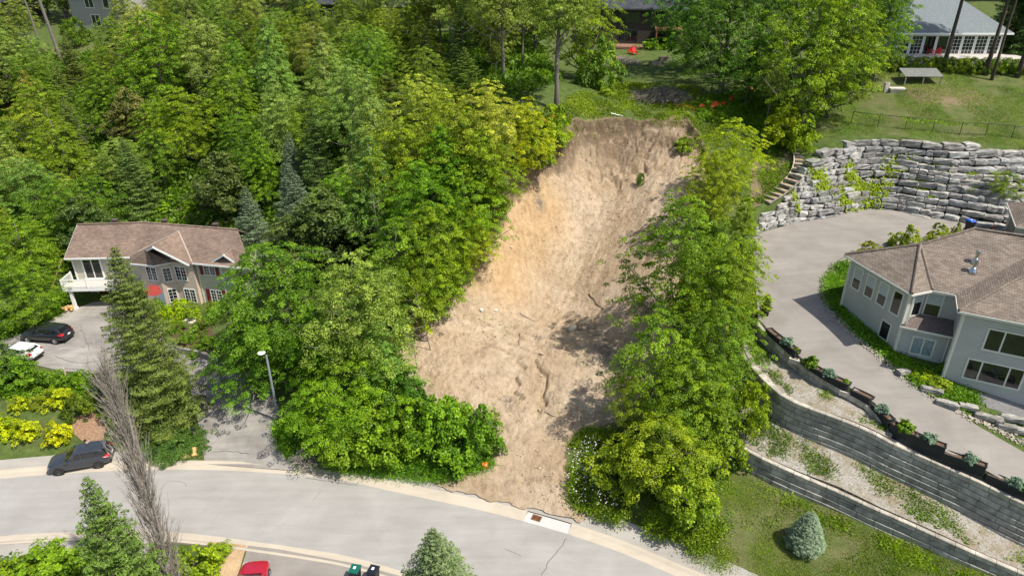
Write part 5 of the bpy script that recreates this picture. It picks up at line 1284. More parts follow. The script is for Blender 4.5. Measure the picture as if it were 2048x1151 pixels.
# ------------------------------------------------------------ vehicles
def loft(m, secs, caps=True):
    "secs: list of closed rings with equal counts"
    n = len(secs[0]); V = [p for s in secs for p in s]; Fs = [(i*n+k, i*n+(k+1) % n, (i+1)*n+(k+1) % n, (i+1)*n+k) for i in range(len(secs)-1) for k in range(n)]
    if caps: Fs += [tuple(range(n))[::-1], tuple((len(secs)-1)*n+k for k in range(n))]
    m.add(V, Fs)
def car(name, loc, heading, label, paint, L=4.55, Wd=1.84, Hh=1.64, rack=False, rim='steel', hatch=False, plate='white'):
    "front of the car at -x; heading = direction of the front"
    o = empty(name, loc, heading+math.pi, label, 'car'); hl_ = L/2; hw = Wd/2
    #   x      half w  bottom belt  (belt = bonnet height at the ends)
    st = [(-1.0,.70,.38,.66),(-.965,.84,.30,.78),(-.90,.93,.26,.88),(-.70,.985,.25,.98),(-.45,1.0,.25,1.04),(-.30,1.0,.24,1.06),(.1,1.0,.24,1.07),(.5,1.0,.25,1.09),(.78,.985,.27,1.10),(.90,.95,.32,1.06),(.965,.90,.38,.98),(1.0,.82,.45,.80)]
    rings = []
    for x, w_, zb, zt in st:
        X = x*hl_; w_ = w_*hw; zt = zt*Hh/1.64; prof = [(-w_*.90, zb), (-w_, zb+.14), (-w_*1.0, zb+(zt-zb)*.55), (-w_*.97, zt-.09), (-w_*.90, zt-.01), (-w_*.5, zt+.035), (0, zt+.045)]
        ring = prof+[(-a, b) for a, b in prof[-2::-1]]; rings.append([(X, a, b) for a, b in ring])
    m = MB(); loft(m, rings); body = m.build('body', paint, o, smooth=True)
    b = body.modifiers.new('sub', 'SUBSURF'); b.levels = 1; b.render_levels = 1
    for x in (-.62, .60):
        for s in (-1, 1):
            MB().lathe([(.37, -.02), (.40, .012), (.33, .014)], (0, 0, 0), 20)
    # cabin: windscreen foot, top, roof end, rear glass foot
    h = Hh; cb = [(-.42, .90, 1.02, 1.03), (-.30, .88, 1.02, 1.20), (-.12, .80, 1.02, h-.10), (0, .755, 1.02, h-.02), (.35, .745, 1.02, h), (.68, .73, 1.02, h-.04), (.80 if not hatch else .74, .72, 1.02, h-.12), (.90, .80, 1.02, 1.12)]
    rings = []
    for x, wt, zb, zt in cb:
        X = x*hl_; wb = .895*hw; wt = wt*hw; f = (zt-zb)/(h-zb); wt2 = wb+(wt-wb)*min(1, f)
        ring = [(-wb, zb-.06), (-wb, zb), (-wt2, zt-.05*f), (-wt2*.80, zt+.005), (0, zt+.03*f), (wt2*.80, zt+.005), (wt2, zt-.05*f), (wb, zb), (wb, zb-.06)]
        rings.append([(X, a, b_) for a, b_ in ring])
    m = MB(); loft(m, rings); m.build('cabin', paint, o, smooth=False, bevel=.02)
    # glass
    def quad(nm, pts, off=.014, mat=M['glass'], par=o):
        vs_ = [Vector(p) for p in pts]; n = (vs_[1]-vs_[0]).cross(vs_[2]-vs_[0]).normalized(); c = sum(vs_, Vector())/len(vs_)
        if n.dot(c-Vector((0, 0, .8))) < 0: n = -n
        a = [v+n*off for v in vs_]; bb = [v-n*.01 for v in vs_]; k = len(vs_); mm = MB(); mm.add(a+bb, [tuple(range(k)), tuple(range(k, 2*k))[::-1]]+[(i, (i+1) % k, (i+1) % k+k, i+k) for i in range(k)])
        return mm.build(nm, mat, par)
    def side(x, z, s):
        wb = .895*hw; wt = .75*hw; return (x*hl_, s*(wb+(wt-wb)*(z-1.02)/(h-.05-1.02)), z)
    zt = h-.14
    for s in (-1, 1):
        quad('window', [side(-.30, 1.10, s), side(.10, 1.08, s), side(.10, zt+.02, s), side(-.05, zt, s)])
        quad('window', [side(.14, 1.08, s), side(.50, 1.09, s), side(.50, zt+.02, s), side(.14, zt+.02, s)])
        quad('window', [side(.54, 1.10, s), side(.74, 1.16, s), side(.68, zt-.06, s), side(.54, zt+.02, s)])
    quad('windscreen', [(-.40*hl_, -.74*hw, 1.10), (-.40*hl_, .74*hw, 1.10), (-.115*hl_, .64*hw, h-.10), (-.115*hl_, -.64*hw, h-.10)], .03)
    xr = .80 if not hatch else .74
    quad('rear_window', [(.89*hl_, -.66*hw, 1.16), (.89*hl_, .66*hw, 1.16), (xr*hl_, .58*hw, h-.15), (xr*hl_, -.58*hw, h-.15)], .02)
    rimm = M['steel'] if rim == 'steel' else M['dkmetal']
    for x in (-.62, .60):
        for s in (-1, 1):
            wo_ = empty('wheel', (x*hl_, s*(hw-.11), .34)); wo_.parent = o; wo_.rotation_euler = (math.pi/2*(-s), 0, 0)
            MB().lathe([(.20, -.11), (.33, -.11), (.345, -.07), (.345, .09), (.33, .13), (.235, .135), (.20, .10)], (0, 0, 0), 22).build('tyre', plain('tyre_rubber', (.022,.022,.022), .85), wo_)
            r_ = MB().lathe([(.215, .06), (.235, .128), (.21, .13), (.19, .10)], (0, 0, 0), 20)
            for k in range(5):
                a = k*2*math.pi/5; r_.tube([(0, 0, .115), (.21*math.cos(a), .21*math.sin(a), .115)], .032, 4)
            r_.lathe([(.05, .09), (.05, .13)], (0, 0, 0), 10); r_.build('rim', rimm, wo_)
            arch = MB(); arch.lathe([(.385, .02), (.385, .108), (.355, .11), (.355, .02)], (0, 0, 0), 20); arch.build('wheel_arch', M['black'], wo_)
    red = plain('tail_lamp', (.42,.015,.02), .2); wh = plain('head_lamp', (.30,.31,.31), .2)
    for s in (-1, 1):
        m = MB(); m.add([(.86*hl_, s*.985*hw, .96), (.985*hl_, s*.86*hw, .92), (1.0*hl_, s*.60*hw, .98), (.95*hl_, s*.62*hw, 1.08), (.90*hl_, s*.88*hw, 1.20), (.80*hl_, s*.985*hw, 1.03), (.90*hl_, s*.80*hw, .98)], [(0, 1, 2, 3, 4, 5), (0, 6, 1), (1, 6, 2), (2, 6, 3), (3, 6, 4), (4, 6, 5), (5, 6, 0)]); m.build('tail_light', red, o)
        m = MB(); m.add([(-.985*hl_, s*.60*hw, .66), (-.955*hl_, s*.90*hw, .70), (-.86*hl_, s*.965*hw, .80), (-.93*hl_, s*.86*hw, .82), (-.985*hl_, s*.62*hw, .76), (-.9*hl_, s*.7*hw, .72)], [(0, 1, 2, 3, 4), (0, 5, 1), (1, 5, 2), (2, 5, 3), (3, 5, 4), (4, 5, 0)]); m.build('headlight', wh, o)
        MB().box(-.36*hl_, -.28*hl_, min(s*.95*hw, s*1.12*hw), max(s*.95*hw, s*1.12*hw), 1.02, 1.13).build('wing_mirror', paint, o, bevel=.02)
    MB().box(.985*hl_, 1.012*hl_, -.80*hw, .80*hw, .36, .55).build('bumper', M['black'], o, bevel=.02)
    MB().box(-1.01*hl_, -.97*hl_, -.55*hw, .55*hw, .45, .62).build('grille', M['black'], o)
    MB().box(1.0*hl_, 1.02*hl_, -.16, .16, .74, .86).build('licence_plate', M['white'], o)
    MB().box(xr*hl_-.06, xr*hl_+.14, -.58*hw, .58*hw, h-.08, h-.045).build('spoiler', paint, o)
    if rack:
        for s in (-1, 1): MB().tube([(-.02*hl_, s*.64*hw, h+.045), (.0, s*.64*hw, h+.07), (.68*hl_, s*.63*hw, h+.05), (.70*hl_, s*.63*hw, h)], .02, 6).build('roof_rail', M['steel'], o)
        for x in (.12, .50): MB().box(x*hl_-.04, x*hl_+.04, -.86*hw, .86*hw, h+.08, h+.115).build('cross_bar', M['black'], o)
    return o
def heading(pa, pb): return math.atan2(pb[1]-pa[1], pb[0]-pa[0])
P_ = P(158, 934, 0)
grey = m_paint('charcoal_car_paint', (.030,.033,.040), 1); blk = m_paint('black_car_paint', (.010,.012,.016), 1); wht = m_paint('white_car_paint', (.72,.72,.70)); redp = m_paint('red_car_paint', (.36,.008,.025))
car('parked_car', (P_[0]+.15, P_[1]+.35, .02), heading(P(212,925,0), P(106,944,0)), 'dark grey SUV parked half on the far kerb of the road', grey, rim='dark')
def on_drive(px, py): g_ = G(px, py); return (g_[0], g_[1], float(H(g_[0], g_[1]))+.06)
car('parked_car', on_drive(98, 678), math.pi-.10, 'black car parked on the brick house driveway above the white one', blk, L=4.8, Wd=1.9, Hh=1.6)
car('parked_car', on_drive(40, 716), math.pi-.16, 'white hatchback half hidden at the left edge of the driveway', wht, L=4.4, Wd=1.8, Hh=1.5, hatch=True)
car('parked_car', (P(516, 1160, .1)[0], P(516, 1176, .1)[1]-.75, .13), R(96), 'dark red SUV with roof bars parked on the driveway at the bottom edge', redp, rack=True, L=4.7)
# ------------------------------------------------------------ person behind the grey SUV
def person(loc, rz, label):
    o = empty('person', loc, rz, label, 'person')
    J = dict(pel=(0,0,.95), ch=(.06,0,1.25), nk=(.14,0,1.45), hd=(.22,0,1.55), tp=(.27,0,1.70), sl=(.12,.19,1.40), sr=(.12,-.19,1.40), el=(.22,.27,1.14), er=(.22,-.27,1.14), wl=(.44,.20,1.10), wr=(.44,-.20,1.10),
             hl=(.52,.18,1.12), hr=(.52,-.18,1.12), kl=(.05,.11,.50), kr=(.05,-.11,.50), al=(-.02,.12,.08), ar=(-.02,-.12,.08), tl=(.17,.13,.04), tr=(.17,-.13,.04), pl=(0,.10,.88), pr=(0,-.10,.88))
    def skin(nm, nodes, edges, rad, mat, par):
        me = bpy.data.meshes.new(nm); me.from_pydata([J[n] for n in nodes], [(nodes.index(a), nodes.index(b)) for a, b in edges], []); me.materials.append(mat)
        ob = bpy.data.objects.new(nm, me); COL.objects.link(ob); ob.parent = par
        sk = ob.modifiers.new('skin', 'SKIN'); 
        if not me.skin_vertices: bpy.context.view_layer.objects.active = ob; 
        lay = me.skin_vertices[0].data if me.skin_vertices else None
        if lay:
            for i, n in enumerate(nodes): lay[i].radius = (rad[n], rad[n])
            lay[0].use_root = True
        ob.modifiers.new('sub', 'SUBSURF').render_levels = 2; return ob
    rad = dict(pel=.15, ch=.15, nk=.06, hd=.085, tp=.075, sl=.07, sr=.07, el=.045, er=.045, wl=.032, wr=.032, hl=.035, hr=.035, kl=.06, kr=.06, al=.045, ar=.045, tl=.04, tr=.04, pl=.10, pr=.10)
    sk = plain('skin', (.48,.28,.20), .6)
    E_ = [('pel','ch'),('ch','nk'),('nk','hd'),('hd','tp'),('ch','sl'),('ch','sr'),('sl','el'),('sr','er'),('el','wl'),('er','wr'),('wl','hl'),('wr','hr'),('pel','pl'),('pel','pr'),('pl','kl'),('pr','kr'),('kl','al'),('kr','ar'),('al','tl'),('ar','tr')]
    bd = skin('body', list(J), E_, rad, sk, o)
    top = skin('shirt', ['pel','ch','nk','sl','sr','el','er'], [('pel','ch'),('ch','nk'),('ch','sl'),('ch','sr'),('sl','el'),('sr','er')], dict(pel=.175, ch=.185, nk=.08, sl=.09, sr=.09, el=.066, er=.066), plain('grey_cloth', (.22,.27,.28), .9), o)
    tr_ = skin('trousers', ['pel','pl','pr','kl','kr','al','ar'], [('pel','pl'),('pel','pr'),('pl','kl'),('pr','kr'),('kl','al'),('kr','ar')], dict(pel=.17, pl=.12, pr=.12, kl=.08, kr=.08, al=.06, ar=.06), plain('dark_cloth', (.03,.03,.035), .9), o)
    hm_ = MB().lathe([(.03, -.11), (.085, -.07), (.108, .0), (.10, .06), (.06, .11), (.01, .125)], (.245, 0, 1.66), 14); hm_.build('hair', plain('dark_hair', (.015,.012,.012), .7), o, smooth=True)
    nose = MB().box(.325, .36, -.014, .014, 1.575, 1.615); nose.build('nose', sk, bd)
    for s in (-1, 1):
        for k in range(5):
            a = (.55, s*.18+(k-2)*.017, 1.12); b_ = (.60-abs(k-2)*.006, s*.18+(k-2)*.019, 1.105); c_ = (.62-abs(k-2)*.008, s*.18+(k-2)*.019, 1.075)
            if k == 0: a, b_, c_ = (.50, s*.15, 1.11), (.53, s*.125, 1.10), (.56, s*.12, 1.09)
            MB().tube([a, b_, c_], [.011, .009, .007], 6).build('finger', sk, bd)
    return o
pp = P(184, 917, .1); person((pp[0]+.1, pp[1]+.1, float(H(pp[0], pp[1]))), math.pi*.95, 'dark-haired person in a grey shirt standing behind the grey SUV looking down')
# ------------------------------------------------------------ street lamp, bins, small things
g_ = G(558, 842); z_ = float(H(g_[0], g_[1]))
sl_ = empty('street_lamp', (g_[0], g_[1], z_), 0, 'tall grey street lamp with flat round head beside the left driveway', 'street lamp')
MB().tube([(0,0,-.3), (0,0,1.2), (0,0,6.7)], [.13, .12, .075], 12).build('pole', plain('grey_concrete_pole', (.13,.155,.17), .6), sl_, smooth=True)
MB().tube([(0,0,6.65), (-.12,-.05,6.85), (-.28,-.1,6.9)], .045, 8).build('bracket', M['steel'], sl_)
MB().lathe([(.05, -.06), (.30, -.02), (.33, .03), (.24, .08), (.05, .11)], (-.32,-.1,6.92), 18).build('lamp_head', M['white'], sl_, smooth=True)
def bin_(loc, rz, lid, label, body=(.016,.016,.018), h=1.05):
    o = empty('wheeled_bin', loc, rz, label, 'bin'); mb = plain('bin_black', body, .5)
    m = MB(); r0_, r1_ = .24, .30; m.add([(-r0_,-r0_*1.1,.08),(r0_,-r0_*1.1,.08),(r0_,r0_*1.1,.08),(-r0_,r0_*1.1,.08),(-r1_,-r1_*1.15,h),(r1_,-r1_*1.15,h),(r1_,r1_*1.15,h),(-r1_,r1_*1.15,h)], [(3,2,1,0),(4,5,6,7),(0,1,5,4),(1,2,6,5),(2,3,7,6),(3,0,4,7)])
    m.box(-.33,.33,-.38,.37,h-.08,h-.02); m.build('bin_body', mb, o, bevel=.02)
    m = MB(); m.add([(-.33,-.38,h),(.33,-.38,h),(.33,.42,h+.02),(-.33,.42,h+.02),(-.26,-.28,h+.07),(.26,-.28,h+.07),(.28,.36,h+.11),(-.28,.36,h+.11)], [(0,3,2,1),(4,5,6,7),(0,1,5,4),(1,2,6,5),(2,3,7,6),(3,0,4,7)]); m.build('lid', lid, o, bevel=.02)
    for s in (-1, 1):
        w_ = MB().lathe([(.11,-.03),(.12,0),(.11,.03)], (0,0,0), 14).build('wheel', M['black'], o); w_.rotation_euler = (0, math.pi/2, 0); w_.location = (s*.26, .27, .12)
    MB().tube([(-.24,.40,h-.04),(-.24,.46,h),(.24,.46,h),(.24,.40,h-.04)], .018, 6).build('handle', mb, o)
    MB().box(-.08,.08,-.10,.10,h+.072,h+.10).build('sticker', M['white'], o)
    return o
b1_ = P(716, 1151, .13); bin_((b1_[0]-.05, b1_[1]-.30, .13), R(170), plain('green_lid', (.006,.11,.08), .4), 'black wheeled bin with a green lid at the bottom edge')
b2_ = P(752, 1155, .13); bin_((b2_[0]-.05, b2_[1]-.25, .13), R(165), plain('navy_lid', (.012,.016,.026), .4), 'black wheeled bin with a black lid right of the green-lidded one', h=1.1)
b3_ = P(1936, 462, 11.5); bin_((b3_[0], b3_[1], 11.55), R(15), plain('blue_lid', (.01,.08,.55), .4), 'black wheeled bin with a blue lid against the armour stone wall')
c3 = P(1984, 466, 11.5); co = empty('traffic_cone', (c3[0], c3[1], 11.55), 0, 'orange traffic cone beside the blue-lidded bin', 'cone')
oc = plain('cone_orange', (.75,.10,.02), .5)
MB().box(-.2,.2,-.2,.2,0,.04).build('base', oc, co); MB().lathe([(.15,.04),(.05,.72),(.03,.75)], (0,0,0), 14).build('cone', oc, co, smooth=True); MB().lathe([(.112,.30),(.088,.46)], (0,0,0), 14).build('stripe', M['white'], co)
# storm drain in the new concrete
dn = P(1073, 1036, .03); a_ = heading(P(1040,1027,0), P(1165,1068,0)); dr = empty('storm_drain', (dn[0], dn[1]+.05, .036), a_, 'rusty iron storm drain grate set in the new white kerb', 'drain')
rust = plain('rusty_iron', (.20,.075,.03), .9, var=.5, scale=14)
m = MB().box(-.36,.36,-.27,-.22,0,.012).box(-.36,.36,.22,.27,0,.012).box(-.36,-.31,-.22,.22,0,.012).box(.31,.36,-.22,.22,0,.012).box(-.025,.025,-.22,.22,0,.012); m.build('frame', rust, dr)
MB().box(-.31,.31,-.22,.22,-.004,.002).build('pit', M['black'], dr)
m = MB()
for k in range(7):
    if k != 3: m.box(-.31,-.03,-.20+k*.06,-.165+k*.06,.001,.010).box(.03,.31,-.20+k*.06,-.165+k*.06,.001,.010)
m.build('grate', rust, dr)
# mailbox, driveway posts, logs
g_ = G(392, 880); mb_ = empty('mailbox', (g_[0], g_[1], float(H(g_[0], g_[1]))), 0, 'black mailbox on a post in the juniper beside the driveway', 'mailbox')
MB().box(-.05,.05,-.05,.05,-.2,1.05).build('post', M['greywood'], mb_); MB().box(-.22,.22,-.11,.11,1.05,1.28).build('box', M['black'], mb_, bevel=.05)
for px, py, lab in ((133, 756, 'short weathered wooden post at the lower edge of the brick house driveway'),):
    g_ = G(px, py); MBp = MB().tube([(0,0,-.3),(.05,0,1.15)], [.09,.08], 8); ob = MBp.build('wooden_post', plain('pale_post', (.50,.42,.30), .8)); ob.location = (g_[0], g_[1], float(H(g_[0], g_[1]))); tag(ob, lab, 'post')
def log_(loc, rz, L, r, label, grp, mat='raw_log', ry=.1):
    m = MB(); rr = random.Random(int(abs(loc[0]*91)+abs(loc[1]*37))); pts = [(-L/2+L*i/4, rr.uniform(-.03,.03), rr.uniform(-.02,.02)) for i in range(5)]; m.tube(pts, [r*rr.uniform(.8,1.1) for _ in pts], 7)
    o = m.build('log', plain(mat, (.58,.36,.15), .8, var=.3)); o.location = loc; o.rotation_euler = (rr.uniform(-.2,.2), ry, rz); return tag(o, label, 'log', grp)
g_ = G(374, 915); zz = float(H(g_[0], g_[1])); log_((g_[0], g_[1], zz+.2), R(60), .75, .25, 'orange-brown split log at the road end of the juniper, left of the pair', 'two cut logs by the driveway mouth', ry=.5)
g_ = G(388, 910); log_((g_[0], g_[1]+.1, zz+.25), R(110), .75, .25, 'orange-brown split log closest to the driveway mouth, right of the pair', 'two cut logs by the driveway mouth', ry=-.4)
wp = G(140, 622); rr = random.Random(3)
for k in range(12):
    log_((wp[0]+rr.uniform(-.6,.5), wp[1]+rr.uniform(-.4,.4), float(H(wp[0], wp[1]))+.15+.17*(k//4)), rr.uniform(0, 3.1), .6, .14, 'split firewood log in the heap beside the white balcony post', 'firewood heaped beside the white balcony post', 'raw_log')
pl = G(112, 596); pk = MB(); pk.tube([(0,0,0),(2.6,.5,4.6)], .08, 6); ob = pk.build('timber_prop', M['wood']); ob.location = (pl[0]-.9, pl[1], float(H(pl[0], pl[1]))-.1); tag(ob, 'long timber rail sloping up behind the left corner of the balcony', 'timber')
# low retaining wall where the left driveway climbs
wl_ = smooth_line([tuple(G(*p)[:2])+(float(H(*G(*p)[:2]))+.75,) for p in [(352,712),(372,716),(400,722),(432,736),(470,752),(505,772),(540,792)]], .6)
wl_ = [(p[0], p[1]+.35, p[2]) for p in wl_]
m = MB(); A_2 = wl_; n = len(wl_)
V = [(p[0], p[1], p[2]-1.3) for p in wl_]+[(p[0], p[1]+.02, p[2]) for p in wl_]+[(p[0]+.05, p[1]+.3, p[2]) for p in wl_]+[(p[0]+.05, p[1]+.3, p[2]-1.3) for p in wl_]
m.add(V, [(r*n+i, r*n+i+1, (r+1)*n+i+1, (r+1)*n+i) for r in range(3) for i in range(n-1)]+[(0,n,2*n,3*n),(n-1,4*n-1,3*n-1,2*n-1)]); ob = m.build('garden_wall', plain('old_concrete', (.24,.22,.19), .9, var=.3)); tag(ob, 'low concrete wall curving beside the left driveway under the dark maple', 'wall')
# ------------------------------------------------------------ planters on the top block wall
W3S = smooth_line(W3T, .15); W3X = np.array([proj(*p)[0] for p in W3S]); PLG = 'black planter boxes on the top block wall'
def w3i(px): return int(np.argmin(np.abs(W3X-px)))
pk_ = plain('planter_black', (.022,.023,.027), .6)
def planter(x0, x1, label, hgt=.48, wid=.62, drop=0., dv=()):
    i0, i1 = w3i(x0), w3i(x1); seg = W3S[i0:i1+1]; c = seg[len(seg)//2]; O = (c[0], c[1], c[2]+drop)
    o = empty('planter_box', O, 0, label, 'planter', PLG); a = offset_line(seg, .02); b = offset_line(seg, .10); c_ = offset_line(seg, wid-.08); d = offset_line(seg, wid); n = len(seg)
    zt = O[2]+hgt; sl = [(p[2]-c[2])*.25 for p in seg]
    def row(L, z, k=0): return [(p[0]-O[0], p[1]-O[1], z-O[2]+sl[i]) for i, p in enumerate(L)]
    V = row(a, O[2]-.55)+row(a, zt)+row(b, zt)+row(b, zt-.14)+row(c_, zt-.14)+row(c_, zt)+row(d, zt)+row(d, O[2]-.55)
    m = MB(); m.add(V, [(r*n+i, r*n+i+1, (r+1)*n+i+1, (r+1)*n+i) for r in (0,1,2,4,5,6) for i in range(n-1)]+[tuple(r*n for r in range(8)), tuple(r*n+n-1 for r in range(8))[::-1]])
    for q_ in (0,)+tuple(dv)+(n-1,):
        k = min(n-1, max(0, int(q_*(n-1)) if q_ != n-1 else n-1)); p, q2 = a[k], d[k]; m.tube([(p[0]-O[0], p[1]-O[1], zt-O[2]-.01+sl[k]), (q2[0]-O[0], q2[1]-O[1], zt-O[2]-.01+sl[k])], .05, 4)
    for z_ in (.12, .24, .36):
        e1 = offset_line(seg, -.0); m.tube([(p[0]-O[0], p[1]-O[1], z_+sl[i]) for i, p in enumerate(e1)][::4], .012, 4)
    m.build('box', pk_, o); s = MB(); V = row(b, zt-.09)+row(c_, zt-.09); s.add(V, [(i, i+1, n+i+1, n+i) for i in range(n-1)]); s.build('soil', M['soil'], o); return o
planter(1529, 1588, 'curved black planter box at the left end of the row, mostly bare soil', dv=(.35, .7))
planter(1600, 1690, 'long black planter box with a green bush spilling over its left end', dv=(.4, .75))
planter(1702, 1738, 'short black planter box of bare soil right of the second stone block pot')
planter(1739, 1772, 'short black planter box filled by a blue spruce mound', hgt=.5)
planter(1776, 1822, 'black planter box full of tall green grass-like plants', hgt=.85)
planter(1824, 1880, 'tallest black planter box with a blue spruce mound in its middle', hgt=1.12)
planter(1882, 1964, 'long low black planter box right of the tallest one, blue mound at mid length', hgt=.92, dv=(.5,))
planter(1966, 2075, 'last black planter box, cut off by the right edge of the photo', hgt=.72, dv=(.5,))
for px, lab in ((1595, 'square stone block pot between the first two black planter boxes'), (1696, 'square stone block pot between the second and third black planter boxes')):
    p = W3S[w3i(px)]; o = empty('stone_pot', (p[0]-.05, p[1]+.35, p[2]), -.6, lab, 'pot')
    m = MB().box(-.36,.36,-.32,-.20,-.3,.10).box(-.36,.36,.20,.32,-.3,.10).box(-.36,-.24,-.20,.20,-.3,.10).box(.24,.36,-.20,.20,-.3,.10); m.build('pot', plain('pale_block', (.50,.45,.38), .9, var=.2), o, bevel=.02); MB().box(-.24,.24,-.2,.2,-.3,.04).build('soil', M['soil'], o)
PR['mo'] = bush_proto(320, .55, .5, M['bneedle'], clumps=60, per=40, ls=.10, cr=.13, flat=.7, lob=.15)
PR['gr'] = bush_proto(321, .6, .7, M['leaf'], clumps=50, per=40, ls=.13, cr=.14, flat=1.2, lob=.3)
def wplant(px, k, h, w_, name, lab, cat, grp, tint, dz=None, off=.32):
    dz = dz if dz is not None and px < 1776 else (.40 if px < 1776 else .80 if px < 1823 else 1.04 if px < 1881 else .84 if px < 1965 else .64)
    i = w3i(px); p = offset_line(W3S, off)[i]; use(PR[k], name, (p[0], p[1], p[2]+dz), h, w_, lab, cat, grp, tint)
BM = 'blue spruce mounds in the planters'
for px, lab in ((1564,'low blue spruce mound in the leftmost planter box'),(1652,'low blue spruce mound in the second long planter box'),(1755,'low blue spruce mound filling the short planter box'),(1846,'low blue spruce mound in the tallest planter box'),(1930,'low blue spruce mound in the long low planter box'),(2022,'low blue spruce mound nearest the right edge')):
    wplant(px, 'mo', .45, .95, 'dwarf_spruce', lab, 'shrub', BM, (.9,1.05,1.0))
wplant(1617, 'gr', .7, 1.15, 'leafy_shrub', 'green bush spilling over the wall from the second planter box', 'shrub', None, (.75,.85,.5), .3, .15)
wplant(1798, 'gr', .55, 1.15, 'tall_perennial', 'tall green grass-like plants crowding one planter box', 'plant', None, (.8,1,.5), .35)
wplant(1682, 'gr', .35, .6, 'seedling', 'small leafy seedlings at the right end of the second planter box', 'plant', None, (1.1,1.2,.5), .40)
wplant(1585, 'gr', .35, .5, 'seedling', 'small leafy seedlings at the right end of the leftmost planter box', 'plant', None, (1.1,1.2,.5), .40)
wplant(2044, 'gr', .35, .8, 'seedling', 'small leafy seedlings in the planter box at the right edge', 'plant', None, (1.1,1.2,.5), .30)
PR['ce'] = conifer_proto(330, .42, 1.7, M['needle'], tiers=22, per=9, irregular=.1, sag=-.3, ls=.12, dens=3.0, z0=.25, power=.6, tr=.04)
q_ = P(1529, 632, 9.1); use(PR['ce'], 'cedar_tree', (q_[0], q_[1]+.1, 9.35), 1.75, .85, 'small dark conical cedar in a pot at the upper end of the planters', 'tree', None, (.8,.95,.6))
o = empty('plant_pot', (q_[0], q_[1]+.1, 9.0), -.3, 'black square pot that holds the small conical cedar', 'pot'); MB().box(-.3,.3,-.3,.3,-.2,.42).build('pot', pk_, o, bevel=.02); MB().box(-.33,.33,-.33,.33,.42,.47).build('rim', pk_, o, bevel=.02)
